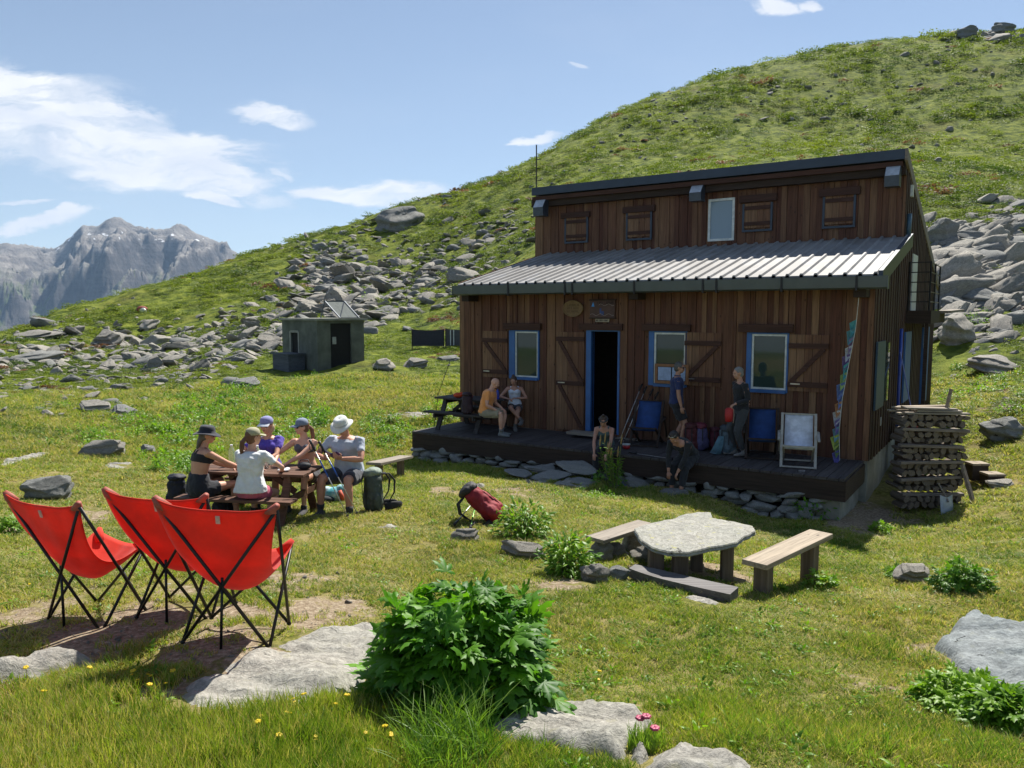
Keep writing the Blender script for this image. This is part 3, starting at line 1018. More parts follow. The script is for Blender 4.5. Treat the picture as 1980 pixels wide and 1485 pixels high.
# --- boulder runs
BLOBS = [(60, 690, 60, 18, 16, 26, 0), (120, 640, 40, 14, 6, 34, 0), (230, 655, 60, 22, 26, 24, 0), (290, 690, 50, 20, 20, 28, 0), (380, 690, 40, 22, 22, 26, 0), (480, 655, 42, 24, 40, 30, 0), (430, 695, 35, 18, 16, 22, 0),
         (350, 725, 60, 13, 18, 22, 0), (150, 735, 80, 20, 16, 18, 0), (50, 780, 50, 18, 12, 22, 0),
         (120, 700, 80, 26, 26, 24, 0), (220, 722, 70, 24, 26, 24, 0), (330, 705, 60, 24, 22, 26, 0), (60, 745, 60, 24, 16, 24, 0), (150, 780, 90, 16, 14, 20, 0), (30, 690, 40, 20, 12, 28, 0),
         (500, 620, 50, 20, 26, 24, 0), (400, 655, 50, 16, 20, 24, 0), (330, 670, 60, 14, 16, 22, 0), (600, 590, 50, 30, 24, 26, 1), (720, 525, 60, 26, 26, 22, 1), (900, 520, 36, 30, 24, 22, 1), (560, 655, 30, 14, 12, 22, 0),
         (640, 560, 46, 40, 85, 30, 1), (700, 590, 45, 22, 45, 30, 1), (790, 560, 55, 25, 60, 26, 1), (850, 530, 35, 30, 30, 22, 1), (640, 500, 40, 25, 30, 18, 1), (700, 440, 40, 14, 12, 18, 1), (600, 600, 45, 10, 18, 28, 1), (760, 480, 60, 22, 16, 15, 1),
         (950, 470, 50, 28, 24, 20, 1), (985, 425, 30, 18, 10, 16, 1), (600, 470, 50, 10, 8, 12, 1), (820, 385, 50, 8, 8, 14, 1),
         (1890, 520, 55, 50, 120, 44, 2), (1845, 455, 30, 18, 18, 30, 2), (1945, 440, 30, 26, 34, 32, 2), (1955, 570, 22, 22, 18, 38, 2), (1850, 600, 30, 16, 14, 30, 2), (1900, 650, 50, 14, 12, 26, 2),
         (1310, 210, 50, 22, 40, 9, 3), (1480, 180, 60, 14, 10, 13, 3), (1640, 200, 120, 40, 26, 11, 3), (1850, 130, 60, 40, 16, 14, 3), (1500, 300, 200, 60, 44, 11, 3), (1800, 330, 100, 50, 22, 13, 3), (1150, 330, 60, 40, 16, 12, 3),
         (1915, 72, 45, 6, 36, 26, 4), (1230, 250, 60, 30, 10, 12, 3), (700, 650, 200, 30, 14, 14, 5), (640, 740, 160, 30, 16, 12, 5), (1880, 780, 60, 40, 14, 20, 5), (300, 830, 160, 50, 14, 14, 5)]
ZONE = ['in the lower boulder run beside the concrete shed', 'in the boulder run above the concrete shed', 'in the scree behind the hut', 'scattered on the steep green hillside',
        'on the dark crag at the crest of the hillside', 'sunk in the meadow around the hut']
cand = []
for (u, v, su, sv, n, sz, zn) in BLOBS:
    for k in range(int(n * (3.6 if zn in (0, 1) else 2.4 if zn == 2 else 1.3))):
        uu = u + random.gauss(0, su * 0.95); vv = v + random.gauss(0, sv * 0.95)
        cand.append((uu, vv, sz * 0.60 * math.exp(random.gauss(0, 0.5)), zn))
for k in range(460):  # loose rocks down the slopes
    uu = random.uniform(-40, 2020); vv = random.uniform(60, 760)
    cand.append((uu, vv, random.uniform(4, 11), 3 if uu > 1000 else 5))
hits = ground_hits([(c[0], c[1]) for c in cand])
rocks_all = []
for c, p in zip(cand, hits):
    if np.isnan(p[0]) or p[1] < 17: continue
    lx = (p[0] + 1.33) * 0.833 - (p[1] - 19.74) * 0.553; ly = (p[0] + 1.33) * 0.553 + (p[1] - 19.74) * 0.833
    if -1 < lx < 11.5 and -3 < ly < 12.4: continue
    if abs(p[0] + 8.3) < 3.4 and 28 < p[1] < 35: continue
    if c[3] == 5 and -2 < p[0] < 12 and p[1] < 24: continue
    rocks_all.append((c[2], c, p))
rocks_all.sort(key=lambda t: -t[0])


def rock_xf(c, p):
    Y = p[1]
    W_ = c[2] * Y / F / 2
    k = random.randrange(16)
    s = (W_ * random.uniform(0.85, 1.25), W_ * random.uniform(0.7, 1.1), W_ * random.uniform(0.75, 1.35))
    rot = (random.gauss(0.28, 0.25), random.gauss(-0.28, 0.22), random.uniform(-0.9, 0.9) + (math.pi if random.random() < 0.5 else 0))
    if c[3] in (0, 1): s = (s[0] * 1.12, s[1], s[2] * 0.82)
    if c[3] == 2:
        s = (W_ * 1.75, W_ * random.uniform(0.7, 1.1), W_ * random.uniform(0.8, 1.3)); rot = (random.gauss(0.35, 0.2), random.gauss(-0.42, 0.18), random.gauss(0, 0.3))
    return k, s, rot


NIND = 262
for (sz, c, p) in rocks_all[:NIND]:
    k, s, rot = rock_xf(c, p)
    fl = ['flat', 'angular', 'blocky', 'thin flat'][k % 4]
    zn = c[3]
    lb = f"{'large' if sz > 34 else 'middling' if sz > 22 else 'small'} {fl} grey rock {ZONE[zn]}"
    add_rock(ROCKV[k], (p[0], p[1], p[2] + s[2] * 0.06), s, rot, lb, 'loose rocks ' + ZONE[zn])

# --- instanced stuff (what nobody could count)
def scatter(name, P, rot, scl, idx, sources, label):
    col = bpy.data.collections.new(name + '_sources')
    for i, sr in enumerate(sources):
        sr.name = f'{name}_source_{i:02d}'
        col.objects.link(sr)
    me = bpy.data.meshes.new(name)
    me.vertices.add(len(P)); me.vertices.foreach_set('co', np.asarray(P, np.float32).ravel())
    a = me.attributes.new('rot', 'FLOAT_VECTOR', 'POINT'); a.data.foreach_set('vector', np.asarray(rot, np.float32).ravel())
    a = me.attributes.new('scl', 'FLOAT_VECTOR', 'POINT'); a.data.foreach_set('vector', np.asarray(scl, np.float32).ravel())
    a = me.attributes.new('idx', 'INT', 'POINT'); a.data.foreach_set('value', np.asarray(idx, np.int32))
    o = bpy.data.objects.new(name, me)
    COL.objects.link(o)
    ng = bpy.data.node_groups.new(name, 'GeometryNodeTree')
    ng.interface.new_socket('Geometry', in_out='INPUT', socket_type='NodeSocketGeometry')
    ng.interface.new_socket('Geometry', in_out='OUTPUT', socket_type='NodeSocketGeometry')
    gi = ng.nodes.new('NodeGroupInput'); go = ng.nodes.new('NodeGroupOutput')
    ip = ng.nodes.new('GeometryNodeInstanceOnPoints')
    ci = ng.nodes.new('GeometryNodeCollectionInfo')
    ci.inputs['Collection'].default_value = col
    ci.inputs['Separate Children'].default_value = True
    ci.inputs['Reset Children'].default_value = True
    ip.inputs['Pick Instance'].default_value = True
    def na(nm, ty):
        n = ng.nodes.new('GeometryNodeInputNamedAttribute'); n.data_type = ty
        n.inputs['Name'].default_value = nm
        return n.outputs['Attribute']
    L = ng.links
    L.new(gi.outputs[0], ip.inputs['Points']); L.new(ci.outputs[0], ip.inputs['Instance'])
    L.new(na('idx', 'INT'), ip.inputs['Instance Index'])
    er = ng.nodes.new('FunctionNodeEulerToRotation')
    L.new(na('rot', 'FLOAT_VECTOR'), er.inputs[0]); L.new(er.outputs[0], ip.inputs['Rotation'])
    L.new(na('scl', 'FLOAT_VECTOR'), ip.inputs['Scale'])
    L.new(ip.outputs[0], go.inputs[0])
    md = o.modifiers.new('scatter', 'NODES'); md.node_group = ng
    tag(o, label, None, None, 'stuff')
    return o


rest = rocks_all[NIND:]
if rest:
    xs = [rock_xf(c, p) for (_, c, p) in rest]
    srcs = [bpy.data.objects.new('rubble_source', m_) for m_ in ROCKV]
    scatter('rubble', [(p[0], p[1], p[2] + x[1][2] * 0.04) for (_, c, p), x in zip(rest, xs)], [x[2] for x in xs], [x[1] for x in xs], [x[0] for x in xs], srcs, 'small loose rubble strewn over the hillside')


# --- flush slabs and outcrops drawn from their ground outline
def outcrop(poly, h, label, mat='stone_out', edge=0.18, tilt=(0, 0), res=0.03, name='rock', zoff=0.0, rough=1.0, group=None):
    G = ground_hits(poly)
    pts = G[:, :2]
    lo = pts.min(0) - 0.08; hi = pts.max(0) + 0.08
    nx = int((hi[0] - lo[0]) / res) + 2; ny = int((hi[1] - lo[1]) / res) + 2
    X, Y = np.meshgrid(np.linspace(lo[0], hi[0], nx), np.linspace(lo[1], hi[1], ny))
    wx = X + 0.05 * fbm(X * 3.5, Y * 3.5, 3); wy = Y + 0.05 * fbm(X * 3.5 + 9, Y * 3.5, 3)
    n = len(pts); dist = np.full(X.shape, 1e9); ins = np.zeros(X.shape, bool)
    for i in range(n):
        a = pts[i]; b = pts[(i + 1) % n]; e = b - a
        t = np.clip(((wx - a[0]) * e[0] + (wy - a[1]) * e[1]) / (e @ e), 0, 1)
        dist = np.minimum(dist, np.hypot(wx - a[0] - t * e[0], wy - a[1] - t * e[1]))
        c = ((a[1] > wy) != (b[1] > wy)) & (wx < (b[0] - a[0]) * (wy - a[1]) / (b[1] - a[1] + 1e-12) + a[0])
        ins ^= c
    sd_ = np.where(ins, dist, -dist)
    t = np.clip(sd_ / edge, -1, 1)
    prof = np.where(t > 0, t ** 0.5, t * 1.2)
    base = H(X, Y)
    cx, cy = pts.mean(0)
    lay = fbm(X * 1.0 + Y * 0.6, Y * 4.5 + X * 1.2, 4)
    q_ = (lay * 1.3 + 0.5) * 3.0; fq = q_ - np.floor(q_)
    steps = (np.floor(q_) + np.clip(fq * 5, 0, 1)) / 3.0
    z = base - 0.05 + zoff + prof * (h + tilt[0] * (X - cx) + tilt[1] * (Y - cy)) + np.clip(t, 0, 1) * rough * (0.040 * steps + 0.025 * fbm(X * 2.2, Y * 2.2, 3) + 0.008 * fbm(X * 11, Y * 26, 3))
    V = np.stack([X - cx, Y - cy, z - base.mean()], -1).reshape(-1, 3)
    i = np.arange(ny - 1)[:, None] * nx + np.arange(nx - 1)[None]
    Fq = np.stack([i, i + 1, i + 1 + nx, i + nx], -1).reshape(-1, 4)
    keep = (sd_.reshape(-1)[Fq] > -0.06).any(1)
    me = mesh_np('rock_mesh', V, Fq[keep], M[mat], smooth=True)
    o = bpy.data.objects.new(name, me); COL.objects.link(o)
    o.location = (cx, cy, base.mean())
    return tag(o, label, 'rock', group)


OUTC = []
def oc(poly, *a, **k):
    o = outcrop(poly, *a, **k); OUTC.append((ground_hits(poly)[:, :2])); return o


oc([(330, 1330), (385, 1300), (440, 1275), (520, 1240), (600, 1222), (700, 1215), (760, 1225), (740, 1300), (690, 1355), (600, 1365), (520, 1375), (430, 1390), (380, 1400), (325, 1385)], 0.075, 'broad weathered rock outcrop between red chairs and big leafy bush', tilt=(0.05, 0.03), edge=0.16)
oc([(0, 1290), (60, 1275), (130, 1262), (205, 1275), (150, 1295), (60, 1320), (0, 1325), (-60, 1330), (-60, 1295)], 0.12, 'low flat rock surfacing in grass below the first red chair', edge=0.12)
oc([(925, 1415), (1010, 1375), (1090, 1358), (1180, 1366), (1260, 1385), (1280, 1410), (1220, 1450), (1215, 1475), (1150, 1468), (1080, 1455), (1010, 1440), (960, 1430)], 0.11, 'pale split rock slab at the foot of the big leafy bush', edge=0.12, tilt=(0, -0.05))
oc([(1215, 1500), (1260, 1458), (1310, 1440), (1360, 1455), (1430, 1465), (1500, 1500), (1400, 1530), (1260, 1530)], 0.10, 'rough pale rock below the pink flowering tuft', edge=0.12)
oc([(1212, 1470), (1225, 1448), (1255, 1445), (1262, 1465), (1235, 1485)], 0.08, 'small rounded stone beside the pink flowering tuft', edge=0.06, res=0.015)
oc([(1810, 1252), (1850, 1215), (1885, 1206), (1925, 1222), (1980, 1222), (2060, 1225), (2120, 1290), (2080, 1355), (1980, 1350), (1930, 1335), (1880, 1325), (1835, 1290)], 0.12, 'large blue-grey slab boulder above a trailing leafy plant', mat='stone_blue', edge=0.10, tilt=(0.02, 0.10))
oc([(1640, 1120), (1700, 1105), (1700, 1100)], 0.01, 'thin flat stone buried in lawn by the plank bench', res=0.02) if False else None
for k, (poly, lb) in enumerate([
    ([(1010, 1160), (1140, 1148), (1270, 1156), (1260, 1168), (1100, 1172)], None),
    ([(1290, 1158), (1350, 1152), (1410, 1166), (1400, 1178), (1330, 1172)], 'long thin stone in the grass below the low plank'),
    ([(725, 806), (780, 797), (900, 800), (900, 808), (780, 812)], 'long pale flat slab behind the grey-shirted hiker'),
    ([(0, 892), (60, 878), (100, 870), (98, 880), (40, 895), (0, 905)], 'long thin pale slab in the meadow behind the first red chair'),
    ([(190, 902), (230, 895), (262, 893), (255, 903), (215, 910)], 'small pale slab below the dark humped rock'),
    ([(1005, 928), (1035, 920), (1065, 926), (1058, 934), (1020, 936)], 'sunlit stepping stone in front of the deck wall'),
    ([(1065, 934), (1100, 927), (1142, 930), (1140, 944), (1090, 944), (1068, 941)], 'broad sunlit stepping stone beside the tall flowering plant'),
    ([(860, 1052), (866, 1036), (890, 1030), (922, 1048), (905, 1054)], None),
    ([(720, 1020), (745, 1013), (778, 1018), (760, 1024)], 'flat stone trodden into the lawn near the green rucksack'),
    ([(905, 945), (925, 930), (940, 935), (938, 945)], 'small white stone on the lawn near the deck'),
    ([(1185, 1005), (1200, 978), (1216, 982), (1215, 1005)], None),
    ([(683, 1203), (700, 1197), (718, 1202), (705, 1209)], 'small smooth stone beside the big leafy bush'),
    ([(165, 1145), (185, 1130), (205, 1135), (200, 1148)], 'small pale stone under the first red chair'),
    ([(300, 1128), (325, 1120), (345, 1128), (330, 1136)], 'small pale stone under the middle red chair'),
]):
    if lb: oc(poly, 0.03, lb, edge=0.06, res=0.02)

# ------------------------------------------------------------------ vegetation
def in_poly(pts, x, y):
    ins = np.zeros(np.shape(x), bool); n = len(pts)
    for i in range(n):
        a = pts[i]; b = pts[(i + 1) % n]
        ins ^= ((a[1] > y) != (b[1] > y)) & (x < (b[0] - a[0]) * (y - a[1]) / (b[1] - a[1] + 1e-12) + a[0])
    return ins


def blade_mesh(n, hgt, rad, wdt, bend, seed, mat, name='grass_mesh', segs=2):
    rg = np.random.default_rng(seed)
    V = []; Fc = []
    for k in range(n):
        a = rg.uniform(0, 2 * np.pi); r_ = rad * np.sqrt(rg.uniform(0, 1))
        bx, by = r_ * np.cos(a), r_ * np.sin(a)
        ya = rg.uniform(0, 2 * np.pi)
        sx, sy = np.cos(ya), np.sin(ya)
        h = hgt * rg.uniform(0.5, 1.15)
        la = rg.uniform(0, 2 * np.pi); lb = bend * rg.uniform(0.3, 1.2)
        ox = np.cos(la) * lb; oy = np.sin(la) * lb
        w_ = wdt * rg.uniform(0.7, 1.2)
        o = len(V)
        for j in range(segs):
            t = j / segs
            cx = bx + ox * h * t * t; cy = by + oy * h * t * t; cz = h * t * (1 - 0.25 * lb * t)
            ww = w_ * (1 - 0.55 * t) / 2
            V += [(cx - sx * ww, cy - sy * ww, cz), (cx + sx * ww, cy + sy * ww, cz)]
        V.append((bx + ox * h, by + oy * h, h * (1 - 0.25 * lb)))
        for j in range(segs - 1):
            Fc += [(o + 2 * j, o + 2 * j + 1, o + 2 * j + 3), (o + 2 * j, o + 2 * j + 3, o + 2 * j + 2)]
        Fc.append((o + 2 * segs - 2, o + 2 * segs - 1, o + 2 * segs))
    return mesh_np(name, V, Fc, mat, smooth=True)


def leafclump_mesh(n, seed, mat, lw=0.10, ll=0.2, dome=0.6, name='clump_mesh'):
    rg = np.random.default_rng(seed)
    V = []; Fc = []
    for k in range(n):
        d = rg.normal(size=3); d /= np.linalg.norm(d); d[2] = abs(d[2])
        p = d * np.array([1, 1, dome]) * rg.uniform(0.45, 1.0)
        t = rg.normal(size=3) + d * 0.9; t /= np.linalg.norm(t)
        s = np.cross(t, rg.normal(size=3)); s /= np.linalg.norm(s)
        o = len(V)
        L_ = ll * rg.uniform(0.6, 1.3); w_ = lw * rg.uniform(0.6, 1.3)
        V += [p - t * L_ * 0.5, p + s * w_ * 0.5, p + t * L_ * 0.5, p - s * w_ * 0.5]
        Fc.append((o, o + 1, o + 2, o + 3))
    return mesh_np(name, V, Fc, mat, smooth=False)


# leafy herbs and bushes
def leaf_shape(kind):
    if kind == 'lobed':
        V = [(0, 0, 0)]; Fc = []
        for ang, L_ in ((0, 1.0), (42, 0.85), (-42, 0.85), (86, 0.62), (-86, 0.62)):
            a = R(ang); c, s_ = math.cos(a), math.sin(a)
            o = len(V)
            for (fx, fy, fz) in ((0.30, 0.10, -0.02), (0.48, 0.20, -0.05), (0.55, 0.12, -0.03), (0.74, 0.17, -0.08), (0.80, 0.08, -0.07), (1.0, 0.0, -0.15), (0.80, -0.08, -0.07), (0.74, -0.17, -0.08), (0.55, -0.12, -0.03), (0.48, -0.20, -0.05), (0.30, -0.10, -0.02), (0.62, 0, 0.03)):
                x = fx * L_; y = fy * L_
                V.append((x * c - y * s_, x * s_ + y * c, fz * L_))
            m_ = o + 11
            seq = [0] + list(range(o, o + 11)) + [0]
            for i in range(len(seq) - 1): Fc.append((m_, seq[i], seq[i + 1]))
        return np.array(V), np.array(Fc)
    V = np.array([(0, 0, 0), (0.3, 0.19, -0.01), (0.65, 0.17, -0.05), (1, 0, -0.16), (0.65, -0.17, -0.05), (0.3, -0.19, -0.01), (0.3, 0, 0.04), (0.65, 0, 0.01)])
    Fc = np.array([(0, 6, 1), (0, 5, 6), (6, 7, 1), (7, 2, 1), (7, 3, 2), (7, 4, 3), (6, 5, 7), (5, 4, 7)])
    return V, Fc


def noise_dir(d, s_):
    return math.sin(d[0] * 4.1 + s_) * math.sin(d[1] * 4.7 + s_ * 2.1) + 0.5 * math.sin(d[2] * 9 + d[0] * 7 + s_)


def foliage_np(n, rx, ry, h, leaf, kind, seed, mat, inner=0.55, top=0.35, droop=0.2, stems=True, name='foliage_mesh'):
    rg2 = np.random.default_rng(seed)
    LV, LF = leaf_shape(kind)
    V = []; Fc = []; S = MB()
    o = 0
    for k in range(n):
        d = rg2.normal(size=3); d /= np.linalg.norm(d); d[2] = abs(d[2]) * 1.15
        d /= np.linalg.norm(d)
        q = rg2.uniform(inner, 1.0) ** 0.6 * (1 + 0.12 * noise_dir(d * 1.6, seed)) * (1 + 0.10 * math.sin(5 * math.atan2(d[1], d[0]) + seed) * (1 - d[2]))
        p = np.array([d[0] * rx * q, d[1] * ry * q, h * (0.06 + 0.94 * d[2] ** 0.8) * q])
        out = np.array([d[0], d[1], d[2] * top - droop + rg2.normal() * 0.25]); out += rg2.normal(size=3) * 0.35
        out /= np.linalg.norm(out)
        up = np.array([d[0] * 0.5, d[1] * 0.5, 1.0]) + rg2.normal(size=3) * 0.35
        side = np.cross(up, out); side /= np.linalg.norm(side)
        nn = np.cross(out, side)
        L_ = leaf * rg2.uniform(0.4, 1.35)
        V.append(p + (LV[:, :1] * out + LV[:, 1:2] * side + LV[:, 2:] * nn) * L_)
        Fc.append(LF + o); o += len(LV)
        if stems and k % 7 == 0:
            S.tube([(p[0] * 0.12, p[1] * 0.12, 0), (p[0] * 0.55, p[1] * 0.55, p[2] * 0.65), tuple(p)], [0.006, 0.004, 0.002], 4, cap=False)
    return mesh_np(name, np.concatenate(V), np.concatenate(Fc), mat, smooth=False), S



def src(me):
    return bpy.data.objects.new('src', me)


hutL = np.array([-1.33, 19.74])
def hut_local(x, y):
    return (x - hutL[0]) * 0.833 - (y - hutL[1]) * 0.553, (x - hutL[0]) * 0.553 + (y - hutL[1]) * 0.833


def clear_mask(x, y, pad=0.0):
    lx, ly = hut_local(x, y)
    m = ~((lx > -0.1) & (lx < 10.2) & (ly > -2.05) & (ly < 11.4))
    m &= ~((np.abs(x + 8.25) < 2.2) & (y > 30.5) & (y < 34))
    for pts in OUTC:
        m &= ~in_poly(pts, x, y)
    return m


# short turf
rg = np.random.default_rng(5)
def ring_points(r0, r1, spacing_fn, az=50):
    out = []
    r = r0
    while r < r1:
        s = spacing_fn(r)
        n = int(2 * R(az) * r / s)
        a = rg.uniform(-R(az), R(az), n)
        rr = r + rg.uniform(0, s, n)
        out.append(np.stack([np.sin(a) * rr, np.cos(a) * rr], -1))
        r += s
    return np.concatenate(out)


Pt = ring_points(2.6, 30, lambda r: 0.019 + 0.0056 * r)
sm_ = soilmask(Pt[:, 0], Pt[:, 1])
keep = clear_mask(Pt[:, 0], Pt[:, 1]) & (rg.uniform(0, 1, len(Pt)) > np.clip((sm_ - 0.30 + 0.35 * fbm(Pt[:, 0] * 2.2, Pt[:, 1] * 2.2, 3)) * 3.0, 0, 0.93))
Pt = Pt[keep]
z = H(Pt[:, 0], Pt[:, 1])
r_ = np.hypot(Pt[:, 0], Pt[:, 1])
LONG = [(80, 1400, 1.1), (300, 1440, 1.1), (560, 1440, 0.9), (620, 1400, 0.5), (150, 1350, 0.5), (1000, 1470, .4), (860, 1440, 0.5), (1450, 1420, 0.35), (1650, 1440, 0.4), (1400, 1380, .3), (1700, 1260, 0.3), (1850, 1450, 0.4)]
LP = [(gp(a, b), c) for a, b, c in LONG]
tall = np.zeros(len(Pt))
for p, c in LP:
    tall = np.maximum(tall, np.clip(1.3 - np.hypot(Pt[:, 0] - p.x, Pt[:, 1] - p.y) / c, 0, 1))
leftm = np.clip((-Pt[:, 0] - 0.2) / 0.8, 0, 1) * np.clip((4.6 - Pt[:, 1]) / 0.6, 0, 1)
nz = fbm(Pt[:, 0] * 1.1, Pt[:, 1] * 1.1, 3)
meadow = np.clip((-0.2 - Pt[:, 0]) / 2, 0, 1) * np.clip((Pt[:, 1] - 12.5) / 3, 0, 1)
hs = 0.72 + 0.45 * np.clip(nz, -0.6, 1) + tall * 0.7 + leftm * 1.1 + meadow * 0.5
sp_ = (0.021 + 0.0062 * r_)
scl = np.stack([sp_ * 22] * 2 + [hs * (0.8 + 0.035 * r_)], -1) * rg.uniform(0.75, 1.25, (len(Pt), 1))
rot = np.stack([rg.normal(0, 0.12, len(Pt)), rg.normal(0, 0.12, len(Pt)), rg.uniform(0, 6.28, len(Pt))], -1)
gsrc = [src(blade_mesh(30, 0.062, 0.040, 0.0050, 0.7, 100 + k, M['grass'])) for k in range(6)] + [src(leafclump_mesh(20, 70 + k, M['herb'], 0.018, 0.03, 0.8)) for k in range(2)]
for s_ in gsrc[6:]: s_.data.transform(Matrix.Scale(0.045, 4)) if False else None
idx = rg.integers(0, 6, len(Pt))
scatter('grass', np.stack([Pt[:, 0], Pt[:, 1], z - 0.004], -1), rot, scl, idx, gsrc[:6], 'short sunlit turf covering the lawn around the hut')

# small broad-leaved herbs and pebbles in the turf
sel = rg.uniform(0, 1, len(Pt)) < 0.035
Pc = Pt[sel]; nc = len(Pc); zc_ = H(Pc[:, 0], Pc[:, 1])
csrc = []
for k in range(3):
    me, _ = foliage_np(18, 0.05, 0.05, 0.035, 0.035, 'oval', 600 + k, M['herb'], inner=0.2, stems=False, name='rosette_mesh'); csrc.append(src(me))
scatter('ground_herbs_weeds', np.stack([Pc[:, 0], Pc[:, 1], zc_], -1), np.stack([np.zeros(nc), np.zeros(nc), rg.uniform(0, 6.28, nc)], -1), np.stack([rg.uniform(0.6, 1.6, nc)] * 3, -1), rg.integers(0, 3, nc), csrc, 'small broad leaved weeds dotted through the turf')
Pp = ring_points(3.0, 14, lambda r: 0.05 + 0.012 * r)
sp2 = soilmask(Pp[:, 0], Pp[:, 1]); Pp = Pp[(rg.uniform(0, 1, len(Pp)) < np.clip(sp2 * 1.0 - 0.12, 0.012, 1)) & clear_mask(Pp[:, 0], Pp[:, 1])]
npb = len(Pp); sp3 = 0.012 * np.exp(rg.normal(0, 0.5, npb))
scatter('gravel', np.stack([Pp[:, 0], Pp[:, 1], H(Pp[:, 0], Pp[:, 1])], -1), rg.uniform(0, 6.28, (npb, 3)), np.stack([sp3, sp3 * 0.8, sp3 * 0.8], -1), rg.integers(0, 4, npb), [src(rock_mesh('pebble', 700 + k, 2, 0.7, 6, M['stone_pale'])) for k in range(4)], 'pale pebbles on the trodden earth')

# taller blades at the near edge
sel = ((leftm + tall * 0.6 > 0.35) & (rg.uniform(0, 1, len(Pt)) < 0.30)) | ((fbm(Pt[:, 0] * 1.7 + 3, Pt[:, 1] * 1.7, 3) > 0.25) & (rg.uniform(0, 1, len(Pt)) < 0.10))
lsc = np.where(leftm + tall * 0.6 > 0.35, 1.0, 0.42 + 0.02 * np.hypot(Pt[:, 0], Pt[:, 1]))[sel] * 0.86
Pl = Pt[sel]; zl = H(Pl[:, 0], Pl[:, 1])
lsrc = [src(blade_mesh(16, 0.15, 0.03, 0.0048, 0.75, 200 + k, M['grass_long'], segs=3)) for k in range(5)]
nl = len(Pl)
scatter('long_grass', np.stack([Pl[:, 0], Pl[:, 1], zl - 0.005], -1), np.stack([rg.normal(0, 0.15, nl), rg.normal(0.1, 0.15, nl), rg.uniform(0, 6.28, nl)], -1),
        np.stack([rg.uniform(0.7, 1.2, nl) * lsc] * 3, -1), rg.integers(0, 5, nl), lsrc, 'longer wind bent grass at the lower edge of the lawn')

# heath and alpenrose scrub on the slopes
Ph = ring_points(19, 185, lambda r: 0.0100 * r + 0.02, 45)
lx, ly = hut_local(Ph[:, 0], Ph[:, 1])
keep = clear_mask(Ph[:, 0], Ph[:, 1]) & ~((lx > -1) & (lx < 11.5) & (ly > -4) & (ly < 12))
lawn = (Ph[:, 1] < 30) & (Ph[:, 0] < 12) & (Ph[:, 0] > -9)
keep &= ~(lawn & (rg.uniform(0, 1, len(Ph)) < 0.85))
dn = fbm(Ph[:, 0] * 0.09, Ph[:, 1] * 0.09, 4)
keep &= rg.uniform(0, 1, len(Ph)) < np.clip(0.8 + dn * 0.9, 0.3, 1)
Ph = Ph[keep]; zh = H(Ph[:, 0], Ph[:, 1]); rh = np.hypot(Ph[:, 0], Ph[:, 1])
dn = fbm(Ph[:, 0] * 0.09, Ph[:, 1] * 0.09, 4)
nh = len(Ph)
sz = (0.0118 * rh + 0.02) * rg.uniform(0.45, 1.05, nh) * (0.85 + 0.5 * np.clip(dn, 0, 1))
hsrc = [src(leafclump_mesh(130, 300 + k, M['heath'], 0.13, 0.20, 0.6)) for k in range(6)] 
pinkm = leaf_mat('alpenrose', (0.10, 0.055, 0.035), (0.26, 0.12, 0.09), 0.3, 0.6, 0.3)
hsrc += [src(leafclump_mesh(80, 320 + k, pinkm, 0.16, 0.30, 0.6)) for k in range(2)]
ih = rg.integers(0, 6, nh)
pk = fbm(Ph[:, 0] * 0.16 + 40, Ph[:, 1] * 0.16, 3) > 0.48
ih = np.where(pk & (rg.uniform(0, 1, nh) < 0.5), rg.integers(6, 8, nh), ih)
scatter('heath_scrub', np.stack([Ph[:, 0], Ph[:, 1], zh], -1), np.stack([rg.normal(0, 0.2, nh), rg.normal(0, 0.2, nh), rg.uniform(0, 6.28, nh)], -1),
        np.stack([sz, sz, sz * rg.uniform(0.28, 0.6, nh)], -1), ih, hsrc, 'low heath and alpenrose scrub carpeting the slopes')


def plant(u, v, wpx, hpx, n, leaf, kind, label, mat='herb', name='leafy_plant', seed=1, at=None, cat='plant', group=None, **kw):
    g = gp(u, v) if at is None else Vector(at)
    W_ = wpx * g.y / F / 2; Hh = hpx * g.y / F
    e = empty(name, (g.x, g.y + W_ * 0.3, hz(g.x, g.y + W_ * 0.3) - 0.02), 0, label, cat, group)
    me, S = foliage_np(n, W_, W_ * 0.85, Hh, leaf, kind, seed, M[mat], **kw)
    fo = bpy.data.objects.new('foliage', me); COL.objects.link(fo); fo.parent = e
    if S.v: S.build('stem', M['stem'], e)
    return e


big = plant(885, 1372, 366, 262, 1000, 0.148, 'lobed', 'big dark green bush of jagged leaves between the two pale rocks', mat='bush', name='leafy_bush', seed=3, cat='bush', inner=0.4, droop=0.25)
big.scale = (1, 1, 0.95)
plant(1015, 1042, 124, 76, 720, 0.085, 'oval', 'bright green leafy plant in front of the red rucksack', seed=4, name='leafy_plant', inner=0.3)
plant(1098, 1112, 112, 84, 640, 0.085, 'oval', 'broad leaved green plant beside the grey plank seat', seed=5, inner=0.3)
plant(1872, 1150, 130, 70, 460, 0.07, 'lobed', 'round leafy plant beside a pale rock on the open lawn', seed=6, inner=0.3)
plant(1745, 1118, 70, 24, 140, 0.06, 'lobed', 'low leafy plant in front of the pale lawn rock', seed=7)
plant(1870, 1372, 170, 70, 420, 0.085, 'lobed', 'leafy plant trailing along the foot of the blue-grey boulder', seed=8)
plant(1965, 1420, 150, 90, 420, 0.085, 'lobed', 'leafy plant spreading over the lawn below the blue-grey boulder', seed=9)
plant(1590, 1138, 70, 34, 160, 0.06, 'lobed', 'low leafy plant at the foot of the long plank bench', seed=10)
plant(1500, 1148, 50, 24, 90, 0.05, 'lobed', 'low leafy plant in the shade under the long plank bench', seed=11)
